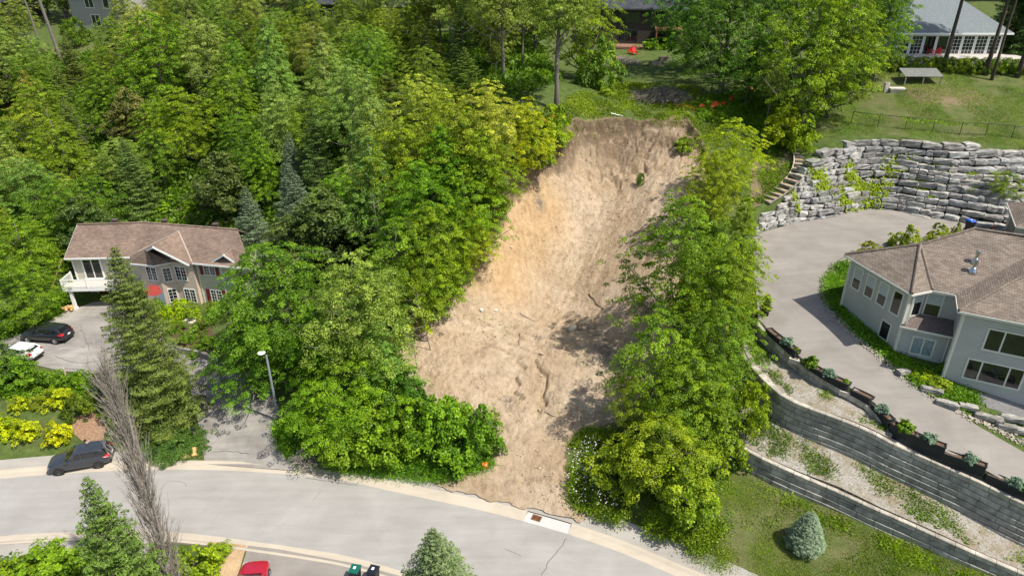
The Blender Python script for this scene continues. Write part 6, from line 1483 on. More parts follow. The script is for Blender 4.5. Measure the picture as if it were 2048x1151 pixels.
# ------------------------------------------------------------ garden shrubs
SH = [
 (14,866,1.7,2.4,'u1',(2.3,1.75,.3),'golden yellow shrub at the left edge behind the grey SUV'),
 (54,873,1.6,2.0,'u1',(2.4,1.8,.3),'golden yellow shrub second from the left edge on the roadside bank'),
 (40,818,1.4,1.6,'u1',(2.2,1.7,.35),'small golden shrub with white-flowered neighbour, uphill of the other golden ones'),
 (120,880,1.9,2.0,'u1',(2.5,1.85,.3),'roundest golden yellow shrub, directly uphill of the grey SUV'),
 (115,808,1.7,2.3,'u1',(2.1,1.65,.35),'large golden shrub below the driveway post'),
 (75,815,1.3,1.4,'u2',(1.8,1.4,1.3),'pale white-flowered shrub beside the small golden one'),
 (170,830,2.3,3.0,'u2',(.7,.7,.5),'dark twiggy shrub left of the shaggy spruce'),
 (35,770,3.0,3.6,'u3',(.75,1.0,.55),'leafy green shrub below the white hatchback'),
 (95,785,2.4,3.2,'u4',(.85,1.0,.55),'green shrub on the bank under the driveway edge'),
 (0,760,4.5,4,'n1',(.9,1.1,1.0),'bluish pine at the left edge below the white hatchback'),
 (170,775,1.8,2.6,'u2',(.9,1.05,.5),'leafy shrub at the foot of the driveway edge beside the bare poplar'),
 (362,634,2.0,3.9,'u2',(1.8,1.6,.35),'broad golden green juniper in front of the brick bay'),
 (322,632,2.2,1.5,'u2',(.95,1.05,.4),'round green cedar beside the front door'),
 (352,893,1.0,5.0,'j1',(.75,.95,.6),'wide dark juniper carpet at the driveway mouth'),
 (325,872,1.1,3.2,'j1',(.75,.95,.6),'dark juniper clump under the shaggy spruce'),
 (405,660,1.4,2.0,'u2',(.8,.75,.6),'brownish shrub in the mulch bed beside the stepping stones'),
 (352,662,1.2,1.8,'u2',(.8,.95,.5),'leafy shrub at the left of the mulch bed below the stepping stones'),
 (415,690,1.3,2.2,'u1',(.75,.9,.5),'green shrub at the right of the mulch bed above the low wall'),
 (375,685,1.3,2.0,'u2',(.9,1.0,.6),'green shrub in the mulch bed above the low wall'),
 (390,712,.9,1.3,'u1',(.7,.9,.8),'small grey-green shrub on the corner of the low wall'),
 (430,640,1.6,2.2,'u2',(.9,1.05,.6),'leafy shrub below the red-shuttered window'),
 (425,620,1.2,1.2,'u1',(1.1,1.1,.7),'light green shrub at the right corner of the brick bay'),
 (1281,368,1.4,1.0,'u2',(.6,.85,.4),'single small dark bush standing alone on the bare sand'),
 (1996,402,3.4,3.8,'a2',(.95,1.0,.85),'grey-green bush growing from the armour stone wall'),
 (1806,500,2.6,2.6,'u4',(1.5,1.2,.7),'small light green tree behind the left roof corner of the grey house'),
 (1868,492,2.4,2.2,'u4',(1.5,1.2,.7),'small light green tree above the middle of the grey house roof'),
 (1738,512,1.6,2.0,'u4',(1.5,1.2,.7),'light green shrub at the left eave of the grey house'),
 (1907,478,1.9,.9,'u4',(1.5,1.2,.7),'thin light green shrub top left of the blue-lidded bin'),
 (1847,752,.45,2.2,'u2',(1.7,1.6,.4),'flat bright green cushion shrub at the foot of the bay'),
 (1876,770,.75,1.5,'u1',(1.6,1.35,.9),'variegated hosta clump at the corner of the grey house'),
 (1886,742,.9,1.0,'u1',(.9,1.1,.5),'small green shrub against the grey house corner'),
 (380,1166,3.0,3.6,'u4',(1.5,1.35,.55),'lime leafy bush right of the bare poplar at the bottom edge'),
 (432,1118,1.5,1.9,'u3',(1.5,1.35,.5),'yellow-green spray of leaves beside the wood chips'),
 (90,1165,2.0,5.0,'u3',(1.1,1.15,.55),'green shrub at the bottom left corner below the pavement'),
 (25,1170,1.7,4.0,'u3',(1.2,1.15,.55),'low green shrub in the bottom left corner'),
 (160,1155,2.2,3.0,'u4',(1.1,1.15,.55),'leafy shrub left of the dark spruce at the bottom'),
 (1370,300,1.6,2.2,'u1',(1.1,1.1,.5),'low green bush at the top right corner of the sand'),
 (1215,190,1.2,2,'u1',(1.1,1.1,.6),'low weedy bush at the left end of the brush pile'),
 (155,92,5.0,5.0,'u2',(.55,.7,.4),'big dark rounded bush beside the grey stone house'),
 (1320,95,1.6,6,'u2',(.9,1.1,.6),'wide green shrub bed in front of the brown house'),
 (385,418,1.1,2,'u1',(1.2,1.2,.6),'green clump on the little lawn behind the brick house'),
 (330,420,1.3,2.4,'u1',(1.2,1.3,.5),'bright shrub left of the little lawn behind the brick house'),
 (440,425,1.3,2.4,'u1',(1.1,1.2,.5),'bright shrub right of the little lawn behind the brick house'),
]
for (x, y, h, w_, k, tint, lab) in SH:
    g_ = G(x, y); nm = {'j1': 'juniper', 'n1': 'pine_tree', 'a2': 'shrub'}.get(k, 'garden_shrub'); use(PR[k], nm, (g_[0], g_[1], float(H(g_[0], g_[1]))-.05), h, w_, lab, 'shrub' if k != 'n1' else 'tree', None, tint)
# hedge below the glass-fronted house
for i, px in enumerate(range(1792, 2060, 22)):
    g_ = G(px, 141-((px-1792)*-.02)); use(PR['u2'], 'hedge_shrub', (g_[0], g_[1], float(H(g_[0], g_[1]))-.1), 1.9, 2.4, 'dark clipped shrub in the hedge below the glass doors and terrace', 'shrub', 'shrubs of the dark hedge below the terrace', (.75,.8,.5) if i % 3 else (1.2,1.1,.4))
# ------------------------------------------------------------ bare poplar at the bottom left
g_ = P(362, 1215, .1); r_ = random.Random(17); m = MB(); mt = MB(); Hp = 18.6
mt.tube([(0,0,-.3),(0,0,Hp*.5),(.1,0,Hp)], [.26,.15,.02], 8)
for i in range(14):
    a = i*2.4; z0 = 1+Hp*.045*i; mt.tube([(0,0,z0),(.5*math.cos(a),.5*math.sin(a),z0+1.6),(.75*math.cos(a),.75*math.sin(a),z0+4.2)], [.09,.06,.015], 5)
for i in range(760):
    z0 = Hp*(.05+.9*r_.random()**.9); a = r_.uniform(0, 6.28); L = (1.2+2.8*r_.random())*(1-.45*z0/Hp); sp = r_.uniform(.10, .55); rr0 = r_.uniform(0, .45)*(1-z0/Hp*.5)
    base = Vector((rr0*math.cos(a), rr0*math.sin(a), z0)); pts = [base]; d = Vector((math.cos(a)*sp, math.sin(a)*sp, 1)).normalized()
    for k in range(4):
        d = (d+Vector((r_.uniform(-.14,.14), r_.uniform(-.14,.14), .05))).normalized(); pts.append(pts[-1]+d*L/4)
    m.tube(pts, [.024, .017, .012, .008, .005], 3, False)
    for q in range(3):
        k = r_.randint(1, 3); b_ = pts[k]; dd = (d+Vector((r_.uniform(-.6,.6), r_.uniform(-.6,.6), r_.uniform(.0,.3)))).normalized(); m.tube([b_, b_+dd*L*.28], [.010, .004], 3, False)
dp_ = empty('bare_poplar', g_, 0, 'leafless grey columnar poplar leaning across the road at the bottom left', 'tree'); mt.build('trunk', M['twig'], dp_); m.build('branches', M['twig'], dp_)
# ------------------------------------------------------------ brush piles, rocks, sticks on the slide
def pile(px, py, Rr, Hh, n, label, seed, col=None, sc=(1,1,1)):
    g_ = G(px, py); o = brush_proto(seed, n, Rr, Hh, 'pile', None).build('brush_pile', col or M['twig']); o.location = (g_[0], g_[1], float(H(g_[0], g_[1]))); o.scale = sc; tag(o, label, 'brush pile'); return o
pile(1320, 196, 2.6, 1.2, 420, 'dark brown heap of cut branches just above the top of the sand', 1, M['bark'], (1.35,1.1,1.25))
pile(1245, 125, 2.4, 1.0, 260, 'pale heap of sticks near the red chairs on the shaded lawn', 2)
pile(628, 912, 1.5, .9, 260, 'brown heap of dry twigs by the road right of the driveway mouth', 3)
pile(1000, 372, .7, .5, 50, 'roots and twigs hanging over the left rim of the slide', 6, M['darkbark'])
pile(345, 300, 3.0, 2.0, 160, 'grey fallen branches in the gap among the hillside trees', 7)
pile(630, 305, 2.0, 2.0, 120, 'brown dead branches beside the bluish spruces', 8)
def snag(px, py, h, tilt, lab, w_=.16):
    g_ = G(px, py); m = MB(); m.tube([(0,0,-.3),(tilt*h*.4,0,h*.5),(tilt*h,.2,h)], [w_,w_*.7,w_*.2], 7); r_ = random.Random(px)
    for k in range(12):
        z = h*r_.uniform(.3,.95); a = r_.uniform(0,6.28); m.tube([(tilt*z,0,z),(tilt*z+math.cos(a)*1.2,math.sin(a)*1.2,z-r_.uniform(-.3,1.0))], [.035,.01], 4, False)
    o = m.build('dead_tree', M['bark']); o.location = (g_[0], g_[1], float(H(g_[0], g_[1]))); tag(o, lab, 'tree')
snag(142, 345, 9, -.12, 'broken pale dead trunk standing in the left woods', .2); snag(160, 350, 7, .25, 'leaning dead stem beside the broken pale trunk', .1)
snag(770, 560, 9, -.05, 'thin grey dead stem in the dark gap left of the slide', .09); snag(835, 735, 5.5, -.12, 'pale leaning dead stem at the left tip of the sand', .06); snag(862, 700, 6.5, -.2, 'pale dead sapling leaning over the lower left rim', .05)
snag(1295, 885, 6, .02, 'bare grey trunk at the lower right edge of the sand', .09)
snag(125, 128, 20, -.10, 'tall pale bare trunk crossing the top left of the photo', .32); snag(88, 112, 16, -.06, 'dark tall trunk left of the tall pale one', .22)
def rock(px, py, s, label, seed, col=(.62,.55,.44), grp=None, flat=.75):
    g_ = G(px, py); V, Fs = rough_stone(s, s*.85, s*flat, random.Random(seed), 3, .16); o = mesh_from('boulder', V, Fs, plain('pale_rock_%d' % int(col[0]*100), col, .9, var=.2)); o.location = (g_[0], g_[1], float(ground_full(np.array([g_[0]]), np.array([g_[1]]))[0][0])+s*flat*.3)
    o.rotation_euler = (0, 0, seed); b = o.modifiers.new('b', 'SUBSURF'); b.levels = b.render_levels = 1; tag(o, label, 'boulder', grp); return o
rock(1145, 661, .72, 'largest round pale boulder on the sand, at the edge of the tree shadow', 1)
rock(1160, 659, .42, 'smaller brown boulder touching the largest one on the sand', 2, (.36,.28,.2))
rock(992, 622, .38, 'pale rock on the bench of the slide, right of a pair', 3); rock(963, 621, .40, 'pale rock on the bench of the slide, left of a pair', 4)
rock(973, 482, .28, 'small white stone against the golden bank of the slide', 5); rock(1022, 494, .22, 'small white stone on the upper middle sand', 6); rock(1118, 617, .2, 'tiny pale stone above the boulder', 7)
rock(1082, 709, .34, 'brown stone stuck in the right-hand gully', 9, (.42,.33,.24))
rock(880, 650, .25, 'small brown stone at the left of the bench', 10, (.42,.33,.24))
PEB = [(rr_.uniform(-14,18), rr_.uniform(37,76)) for rr_ in [random.Random(21)] for _ in range(5200)]; PX = np.array(PEB); PS = sand_sd(PX[:,0], PX[:,1]); PZ = ground_full(PX[:,0], PX[:,1])[0]
mm = MB(); rr = random.Random(22)
for k in range(5200):
    x, y = PEB[k]; q_ = float(noise2(x, y, 3.0, 90))
    if PS[k] < .5 or q_ < .25: continue
    s = rr.choice([.05,.06,.06,.08,.08,.1,.15])*rr.uniform(.7,1.2); z = float(PZ[k]); V, Fs = rough_stone(s, s, s*.7, rr, 1, .3); mm.add([(x+v[0], y+v[1], z+v[2]+s*.15) for v in V], Fs)
o = mm.build('pebbles', plain('pebble', (.36,.28,.20), .9, var=.55, scale=2)); tag(o, 'scattered clods and pebbles on the bare sand', 'pebbles', kind='stuff')
mm = MB(); rr = random.Random(23)
for k in range(0, 5200, 7):
    x, y = PEB[k]
    if PS[k] < .3 or float(noise2(x, y, 4.0, 92)) < .45: continue
    a = rr.uniform(0, 3.14); l_ = rr.uniform(.1, .45); mm.tube([(x, y, PZ[k]+.02), (x+l_*math.cos(a)*.5, y+l_*math.sin(a)*.5, PZ[k]+.07), (x+l_*math.cos(a), y+l_*math.sin(a), float(H(x+l_*math.cos(a), y+l_*math.sin(a)))+.03)], [.012, .018, .006], 4)
o = mm.build('twigs', M['darkbark']); tag(o, 'small roots and twigs strewn over the bare sand', 'twigs', kind='stuff')
def stick(px, py, px2, py2, r, label, mat=None):
    a = G(px, py); b = G(px2, py2); m = MB(); rr = random.Random(px); pts = []
    for k in range(7):
        t = k/6; x = a[0]*(1-t)+b[0]*t+rr.uniform(-.06,.06); y = a[1]*(1-t)+b[1]*t+rr.uniform(-.06,.06); pts.append((x, y, float(ground_full(np.array([x]), np.array([y]))[0][0])+r*1.2))
    m.tube(pts, [r*(1-.6*k/6) for k in range(7)], 5); o = m.build('branch', mat or M['darkbark']); tag(o, label, 'branch')
stick(1075, 820, 1116, 836, .045, 'dark fallen branch on the lower sand'); stick(1178, 588, 1204, 620, .06, 'dark branch lying at the top edge of the tree shadow on sand'); stick(1040, 627, 1070, 645, .05, 'brown branch on the bench of the slide', M['bark'])
stick(1040, 668, 1036, 690, .05, 'root in the left gully of the lower sand'); stick(1222, 228, 1246, 236, .10, 'white pipe end sticking out of the top of the slide', M['white']); stick(1000, 460, 985, 470, .04, 'root poking from the golden bank')
stick(1190, 220, 1228, 214, .05, 'pale stick in the weeds at the top of the slide', M['wood'])
# black torn sheeting and the orange bag at the foot of the slide
g_ = G(935, 938); rr = random.Random(8); m = MB()
for k in range(26):
    x, y = rr.uniform(-1.2, 1.0), rr.uniform(-.25,.3); a = rr.uniform(0,3.1); m.tube([(x,y,.08),(x+.25*math.cos(a),y+.25*math.sin(a),rr.uniform(.1,.35)),(x+.5*math.cos(a),y+.5*math.sin(a),.06)], [.05,.07,.03], 5)
o = m.build('plastic_sheeting', M['black']); o.location = (g_[0], g_[1], float(H(g_[0], g_[1]))); tag(o, 'crumpled black plastic and sticks at the foot of the slide', 'rubbish')
g_ = G(970, 933); V, Fs = rough_stone(.42,.38,.36, random.Random(4), 3, .2); o = mesh_from('plastic_bag', V, Fs, plain('orange_plastic', (.85,.12,.02), .4)); o.location = (g_[0], g_[1], float(H(g_[0], g_[1]))+.15); tag(o, 'small orange bag at the foot of the slide beside the black plastic', 'bag')
# orange safety netting
def netting(pts, hgt, label, seed):
    L = smooth_line([tuple(G(*p)[:2])+(0,) for p in pts], .15); rr = random.Random(seed); n = len(L); rows = 9; V = []; Fs = []
    g0_ = L[0]; zz = [float(H(p[0], p[1])) for p in L]
    for i, p in enumerate(L):
        hh = hgt*(.55+.45*math.sin(i*.5+seed)*math.sin(i*.17)); off = rr.uniform(-.05,.05)
        for k in range(rows+1): V.append((p[0]+off+.25*math.sin(k*.9+i*.3)*.3, p[1]+k/rows*.35, zz[i]+.05+abs(hh)*k/rows))
    m = MB()
    for i in range(n-1):
        for k in range(rows):
            a = i*(rows+1)+k
            if rr.random() < .16: continue
            c = [Vector(V[a]), Vector(V[a+rows+1]), Vector(V[a+rows+2]), Vector(V[a+1])]; ce = sum(c, Vector())/4; inn = [ce+(q-ce)*.42 for q in c]
            m.add(c+inn, [(0,1,5,4),(1,2,6,5),(2,3,7,6),(3,0,4,7)])
    o = m.build('safety_netting', plain('orange_netting', (.72,.10,.02), .6)); tag(o, label, 'netting')
netting([(1400,221),(1440,218),(1465,206),(1490,190),(1504,184)], 1.0, 'slumped orange safety netting in the shade right of the dark brush pile', 1)
netting([(1030,300),(1050,280),(1075,262),(1112,240)], 1.2, 'torn orange safety netting along the trees at the top left of the sand', 2)
netting([(1355,212),(1375,216),(1392,222)], .35, 'scrap of orange netting in the weeds above the sand', 3)
netting([(1218,121),(1232,119),(1240,118)], .3, 'orange netting piled on the pale stick heap', 4)
# raised beds, chairs, bench, stone seat, covered sofa
def crate(px, py, wx, wy, h, rz, label):
    g_ = G(px, py); o = empty('raised_bed', (g_[0], g_[1], float(H(g_[0], g_[1]))), rz, label, 'planter'); m = MB().box(-wx/2,wx/2,-wy/2,-wy/2+.06,-.2,h).box(-wx/2,wx/2,wy/2-.06,wy/2,-.2,h).box(-wx/2,-wx/2+.06,-wy/2+.06,wy/2-.06,-.2,h).box(wx/2-.06,wx/2,-wy/2+.06,wy/2-.06,-.2,h)
    m.build('frame', M['greywood'], o); MB().box(-wx/2+.06,wx/2-.06,-wy/2+.06,wy/2-.06,-.2,h-.08).build('soil', M['soil'], o)
crate(1312, 130, 2.0, 1.0, .5, -.05, 'weathered raised garden bed on the shaded lawn, the nearer one'); crate(1328, 121, 1.4, 1.0, .5, .1, 'weathered raised garden bed just behind the nearer one')
redc = plain('red_chair_plastic', (.62,.02,.02), .45)
def adirondack():
    o = empty('garden_chair', (0,0,0)); m = MB()
    for k in range(5): m.box(-.26+k*.108,-.165+k*.108,-.25,.28,.34,.36)
    m.build('seat', redc, o); m = MB()
    for k in range(5):
        Mx = frame_M((0,.26,.32),(1,0,0),(0,.93,-.36),(0,.36,.93)); hh = .80-.05*abs(k-2)**2*.6; m.box(-.26+k*.108,-.165+k*.108,-.015,.015,0,hh,Mx)
    m.build('backrest', redc, o)
    for s in (-1,1): MB().box(s*.36-.07,s*.36+.07,-.35,.35,.56,.59).build('armrest', redc, o)
    for s in (-1,1):
        for y in (-.28,.25): MB().box(s*.32-.04,s*.32+.04,y-.05,y+.05,0,.56 if y < 0 else .56).build('leg', redc, o)
    return o
ch0 = adirondack()
CHP = [(1857,108,R(60),'red garden chair at the left of the terrace group, turned sideways'),(1862,102,R(20),'red garden chair behind the sideways one on the terrace'),(1876,103,R(0),'red garden chair facing the camera in the middle of the terrace group'),(1890,101,R(-20),'red garden chair just left of the leaning pine trunk'),(1903,104,R(-40),'red garden chair right of the leaning pine trunk'),(1871,110,R(170),'red garden chair with its back to the camera at the front of the group')]
for i, (px, py, rz, lab) in enumerate(CHP):
    c = ch0 if i == 0 else copy_tree(ch0); p = P(px, py, 24.05); c.location = (p[0], p[1]-.2, 24.05); c.rotation_euler = (0,0,rz); tag(c, lab, 'chair', 'red garden chairs on the terrace'); 
for px, py, rz, lab in ((1261,108,R(-30),'red garden chair on the shaded lawn, left of two'),(1269,110,R(10),'red garden chair on the shaded lawn, right of two')):
    c = copy_tree(ch0); g_ = G(px, py); c.location = (g_[0], g_[1], float(H(g_[0], g_[1]))); c.rotation_euler = (0,0,rz); tag(c, lab, 'chair', 'red garden chairs on the shaded lawn')
g_ = G(1843, 168); sh = empty('low_shelter', (g_[0], g_[1]+.6, float(H(g_[0], g_[1]))), -.03, 'low weathered wooden shelter with sloping plank top on the upper lawn', 'shelter')
m = MB(); 
for k in range(5):
    y0 = -.9+k*.42; m.add([(-2.3-.0*k,y0,.95+.13*k),(2.3,y0,.95+.13*k),(2.3,y0+.40,.95+.13*k+.12),(-2.3,y0+.40,.95+.13*k+.12),(-2.3,y0,.90+.13*k),(2.3,y0,.90+.13*k),(2.3,y0+.40,.90+.13*k+.12),(-2.3,y0+.40,.90+.13*k+.12)], [(0,1,2,3),(7,6,5,4),(0,4,5,1),(1,5,6,2),(2,6,7,3),(3,7,4,0)])
m.build('plank_top', plain('grey_planks', (.16,.165,.15), .85, var=.35), sh)
for x in (-2.15,0,2.15):
    for y in (-.8,.95): MB().box(x-.06,x+.06,y-.06,y+.06,-.3,.9 if y < 0 else 1.42).build('post', M['greywood'], sh)
g_ = G(1786, 184); ss = empty('stone_bench', (g_[0], g_[1], float(H(g_[0], g_[1]))), -.05, 'pale upright stone with a low slab seat on the sunny upper lawn', 'bench')
V, Fs = rough_stone(.55,.4,1.2, random.Random(3), 3, .12); mesh_from('upright_stone', [(v[0]-.8,v[1]+.2,v[2]+.5) for v in V], Fs, plain('pale_granite', (.55,.50,.44), .9), ss)
V, Fs = rough_stone(1.9,.85,.25, random.Random(5), 3, .05); mesh_from('slab', [(v[0]+.35,v[1]+.1,v[2]+.4) for v in V], Fs, plain('pale_granite', (.55,.50,.44), .9), ss)
MB().box(-.4,1.1,-.2,.4,-.3,.30).build('plinth', plain('pale_granite', (.55,.50,.44), .9), ss)
p = P(1950, 107, 24.05); V, Fs = rough_stone(3.0,1.0,.85, random.Random(9), 4, .05); cf = mesh_from('covered_sofa', V, Fs, plain('beige_cover', (.50,.42,.34), .8)); cf.location = (p[0], p[1]+.3, 24.5); tag(cf, 'patio sofa under a beige cover on the terrace right of the pine trunk', 'sofa')
p = P(1812, 100, 24.05); bb_ = empty('barbecue', (p[0], p[1], 24.05), .2, 'grey covered barbecue at the left end of the terrace', 'barbecue'); MB().box(-.6,.6,-.3,.3,.5,.9).build('cabinet', M['dkmetal'], bb_); MB().lathe([(.45,.9),(.4,1.15),(.2,1.25)], (0,0,0), 12).build('hood', M['steel'], bb_)
for sx in (-.5,.5): MB().box(sx-.04,sx+.04,-.25,.25,0,.5).build('leg', M['dkmetal'], bb_)
# chain-link fence with a vine along its top rail
FL = smooth_line([tuple(G(*p)) for p in [(1702,247),(1750,253),(1811,259),(1872,264),(1925,270),(1990,273),(2060,281)]], .4); FO = Vector(FL[0]); fe = empty('chain_link_fence', FL[0], 0, 'black chain-link fence with a vine along its rail above the stone wall', 'fence')
zt = [float(H(p[0], p[1])) for p in FL]; S = arc(FL)
MB().tube([(p[0]-FO.x, p[1]-FO.y, zt[i]+1.35-FO.z) for i, p in enumerate(FL)], .028, 5).build('top_rail', M['black'], fe)
t = 0
while t < S[-1]:
    p = along(FL, S, t); MB().tube([(p[0]-FO.x, p[1]-FO.y, float(H(p[0], p[1]))-FO.z-.2), (p[0]-FO.x, p[1]-FO.y, float(H(p[0], p[1]))-FO.z+1.4)], .035, 6).build('post', M['black'], fe); t += 2.75
m = MB(); t = 0
while t < S[-1]-.6:
    for sgn in (1,-1):
        a = along(FL, S, t); b = along(FL, S, min(S[-1], t+.66)); za = float(H(a[0], a[1])); zb = float(H(b[0], b[1])); h0, h1 = (0, 1.32) if sgn > 0 else (1.32, 0)
        m.tube([(a[0]-FO.x,a[1]-FO.y,za+h0-FO.z),(b[0]-FO.x,b[1]-FO.y,zb+h1-FO.z)], .005, 3, False)
    t += .16
m.build('mesh', M['black'], fe)
# ------------------------------------------------------------ beds, stones and pavers by the grey house
DE = [(1652,600),(1640,575),(1646,550),(1672,528),(1700,512)]
EDGE = smooth_line([tuple(G(*p)[:2])+(0,) for p in [(1695,520),(1668,535),(1646,558),(1642,585),(1660,625),(1690,662),(1722,690),(1760,722),(1800,752),(1840,782),(1880,808),(1930,835),(1985,860),(2048,890),(2110,915)]], .25)
mm = MB(); rr = random.Random(31)
for p in EDGE:
    for k in range(14):
        x = p[0]+rr.uniform(-.05,.55)*1.0; y = p[1]+rr.uniform(-.25,.30); s = rr.uniform(.06,.15); z = float(H(x, y)); V, Fs = rough_stone(s, s*.8, s*.6, rr, 2, .18); mm.add([(x+v[0], y+v[1], z+v[2]+.07) for v in V], Fs)
o = mm.build('river_stones', plain('river_stone', (.36,.32,.26), .85, var=.45, scale=3.5)); tag(o, 'band of pale river stones along the inner edge of the driveway', 'stones', kind='stuff')
SL = [(1805,748,1.1,.2,'grey flat stone at the corner of the bay'),(1862,785,1.7,-.5,'long grey landscape slab at the upper end of the slab row'),(1893,812,1.7,-.55,'long grey landscape slab below the hosta'),(1935,818,1.4,-.5,'pale landscape slab nearest the paver patio'),(1968,838,1.5,-.45,'flat pale landscape slab right of the patio corner'),(1996,846,.9,1.2,'short upright landscape slab in the row by the driveway'),(2025,842,1.9,-.35,'large grey landscape boulder at the right edge'),(2040,866,1.9,-.35,'long grey slab below the large boulder at the right edge'),(2012,858,1.4,-.4,'low slab in front of the large boulder at the right')]
for i, (px, py, s, rz, lab) in enumerate(SL):
    g_ = G(px, py); V, Fs = rough_stone(s*.82, .5, .38, random.Random(40+i), 3, .13); o = mesh_from('landscape_slab', V, Fs, M['armour']); tone_attr(o.data, [(.85+.05*(i%4),.84+.05*(i%4),.8+.05*(i%4))], len(V)); o.location = (g_[0], g_[1], float(H(g_[0], g_[1]))+.22); o.rotation_euler = (0,0,rz); tag(o, lab, 'stone slab', 'landscape slabs beside the driveway')
drape('paver_patio', [G(*p)[:2] for p in [(1955,785),(2048,800),(2100,815),(2090,845),(2030,832),(1975,815),(1950,800)]], m_brick('grey_paver', (.16,.155,.16), (.22,.215,.22), (.10,.10,.09)), .03, .5)
uv_faces([o for o in COL.objects if o.name.startswith('paver_patio')][0], None)
# stepping stones in front of the brick house
for i, (px, py, s) in enumerate([(353,638,1.1),(367,642,.5),(378,640,.9),(382,645,.45),(398,642,1.0),(405,647,.5)]):
    g_ = G(px, py); V, Fs = rough_stone(s, s*.75, .14, random.Random(60+i), 3, .12); o = mesh_from('stepping_stone', V, Fs, plain('pale_flagstone', (.58,.52,.44), .9)); o.location = (g_[0], g_[1], float(H(g_[0], g_[1]))+.03); tag(o, 'pale flat stepping stone in the path before the golden green juniper', 'stepping stone', 'stepping stones before the brick house')
drape('mulch_bed', [G(*p)[:2] for p in [(340,650),(420,652),(440,690),(425,722),(370,712),(350,690),(345,668)]], plain('dark_mulch', (.09,.055,.035), .95, var=.5), .05, .5)
drape('bare_earth', [G(*p)[:2] for p in [(145,835),(185,825),(215,850),(205,885),(165,882),(142,862)]], plain('reddish_earth', (.26,.16,.10), .95, var=.4), .04, .5)
# ------------------------------------------------------------ low vegetation (nobody could count it)
def scatter(name, label, polys, n, size, hgt, mat, seed, cat='plants', tone=.5, clump=.9, up=.5, blade=.35, thr=.0, holes=None, tint=(1,1,1), region=None):
    rng = np.random.default_rng(seed); P0 = np.array([p[:2] for pl in polys for p in pl]); lo, hi = P0.min(0), P0.max(0)
    x = rng.uniform(lo[0], hi[0], n*4); y = rng.uniform(lo[1], hi[1], n*4); k = np.zeros(n*4, bool)
    for pl in polys: k |= inside(pl, x, y)
    if thr: k &= fbm(x, y, clump, seed % 50) > thr
    if region is not None: k &= region(x, y)
    x, y = x[k][:n], y[k][:n]; x = x+rng.normal(size=len(x))*.28; y = y+rng.normal(size=len(x))*.28; z = H(x, y); m_ = fbm(x, y, 1.3, seed % 37)
    z = z+rng.random(len(x))*hgt*np.clip(m_*1.6, .2, 1.4)
    nn = unit(np.stack([rng.normal(size=len(x))*(1-up), rng.normal(size=len(x))*(1-up), np.full(len(x), up)], -1)+rng.normal(size=(len(x), 3))*.25)
    V, Fq = leaf_quads(np.stack([x, y, z], -1), nn, size*(.6+.8*rng.random(len(x))), rng, blade)
    me = leaf_mesh(name, V, Fq, tone+(fbm(x, y, 2.2, 44)-.5)*.9+rng.normal(size=len(x))*.15, mat); o = link(name, me); o.color = tuple(tint)+(1,); tag(o, label, cat, kind='stuff'); return o
px_ = lambda L: [G(*p)[:2] for p in L]
scatter('tall_grass', 'rough green grass and weeds on the bank between the kerb and the thicket', [px_([(545,850),(560,900),(600,930),(700,945),(800,955),(880,965),(985,935),(985,870),(900,850),(700,850),(600,830)])], 60000, .22, .55, M['leaf'], 1, 'grass', up=.35, blade=.25, tint=(.8,1.05,.5))
scatter('wild_plants', 'green weeds and wild flowers growing beside the foot of the slide', [px_([(1140,890),(1130,960),(1150,1015),(1230,1045),(1330,1085),(1400,1105),(1450,1060),(1400,1000),(1330,930),(1240,880),(1180,860)])], 36000, .16, .5, M['leaf'], 2, up=.5, blade=.6, tint=(.85,.95,.45), thr=.36, clump=2.2)
scatter('white_flowers', 'white and mauve wild flowers beside the foot of the slide', [px_([(1135,920),(1130,980),(1160,1010),(1230,1030),(1260,990),(1230,900),(1170,880)])], 300, .10, .3, plain('white_petal', (.80,.74,.82), .6), 3, 'flowers', up=.9, blade=.9)
for o in COL.objects:
    if o.name.startswith('white_flowers'): o.location.z = .45
scatter('undergrowth', 'leafy undergrowth covering the floor of the hillside woods', [[(-98,68),(-60,72),(-30,77),(-20,62),(-10,58),(-6,62),(-3,72),(2,80),(6,86),(4,120),(-60,128),(-98,125)]], 170000, .42, 1.3, M['leaf'], 4, up=.5, blade=.75, tint=(.6,.72,.4))
scatter('bank_plants', 'weeds and saplings along the rim above the sand', [px_([(1060,320),(1120,285),(1160,250),(1230,240),(1380,246),(1400,290),(1440,300),(1450,215),(1400,175),(1250,165),(1150,190),(1090,250)])], 26000, .18, .35, M['leaf'], 5, up=.45, blade=.6, tint=(1.2,1.12,.5), thr=.38, clump=1.7, region=lambda x, y: sand_cut(x, y, 0*x)[1] < .25)
scatter('rim_plants', 'weeds along both lower rims of the sand', [px_([(800,700),(830,760),(940,790),(985,840),(1010,830),(960,760),(880,740),(850,690)]), px_([(1240,850),(1290,850),(1340,760),(1400,520),(1420,330),(1440,320),(1440,480),(1480,700),(1440,880),(1250,900)])], 60000, .24, .7, M['leaf'], 6, up=.45, blade=.6, tint=(.85,1.05,.5), region=lambda x, y: (sand_cut(x, y, 0*x)[1] < .5), thr=.40, clump=2.5)
scatter('sand_seedlings', 'sparse green seedlings sprouting on the sand', [SAND], 3600, .13, .12, M['leaf'], 7, up=.7, blade=.6, tint=(.9,1.1,.5), thr=.60, clump=2.2)
scatter('left_bank_plants', 'shrubby weeds on the bank below the left driveway', [px_([(-40,735),(-40,795),(60,795),(90,775),(150,800),(230,800),(230,765),(150,760),(60,750)]), px_([(60,610),(130,590),(120,630),(60,660),(-20,690),(-40,640)])], 45000, .22, .7, M['leaf'], 8, up=.45, blade=.6, tint=(.8,1.0,.5))
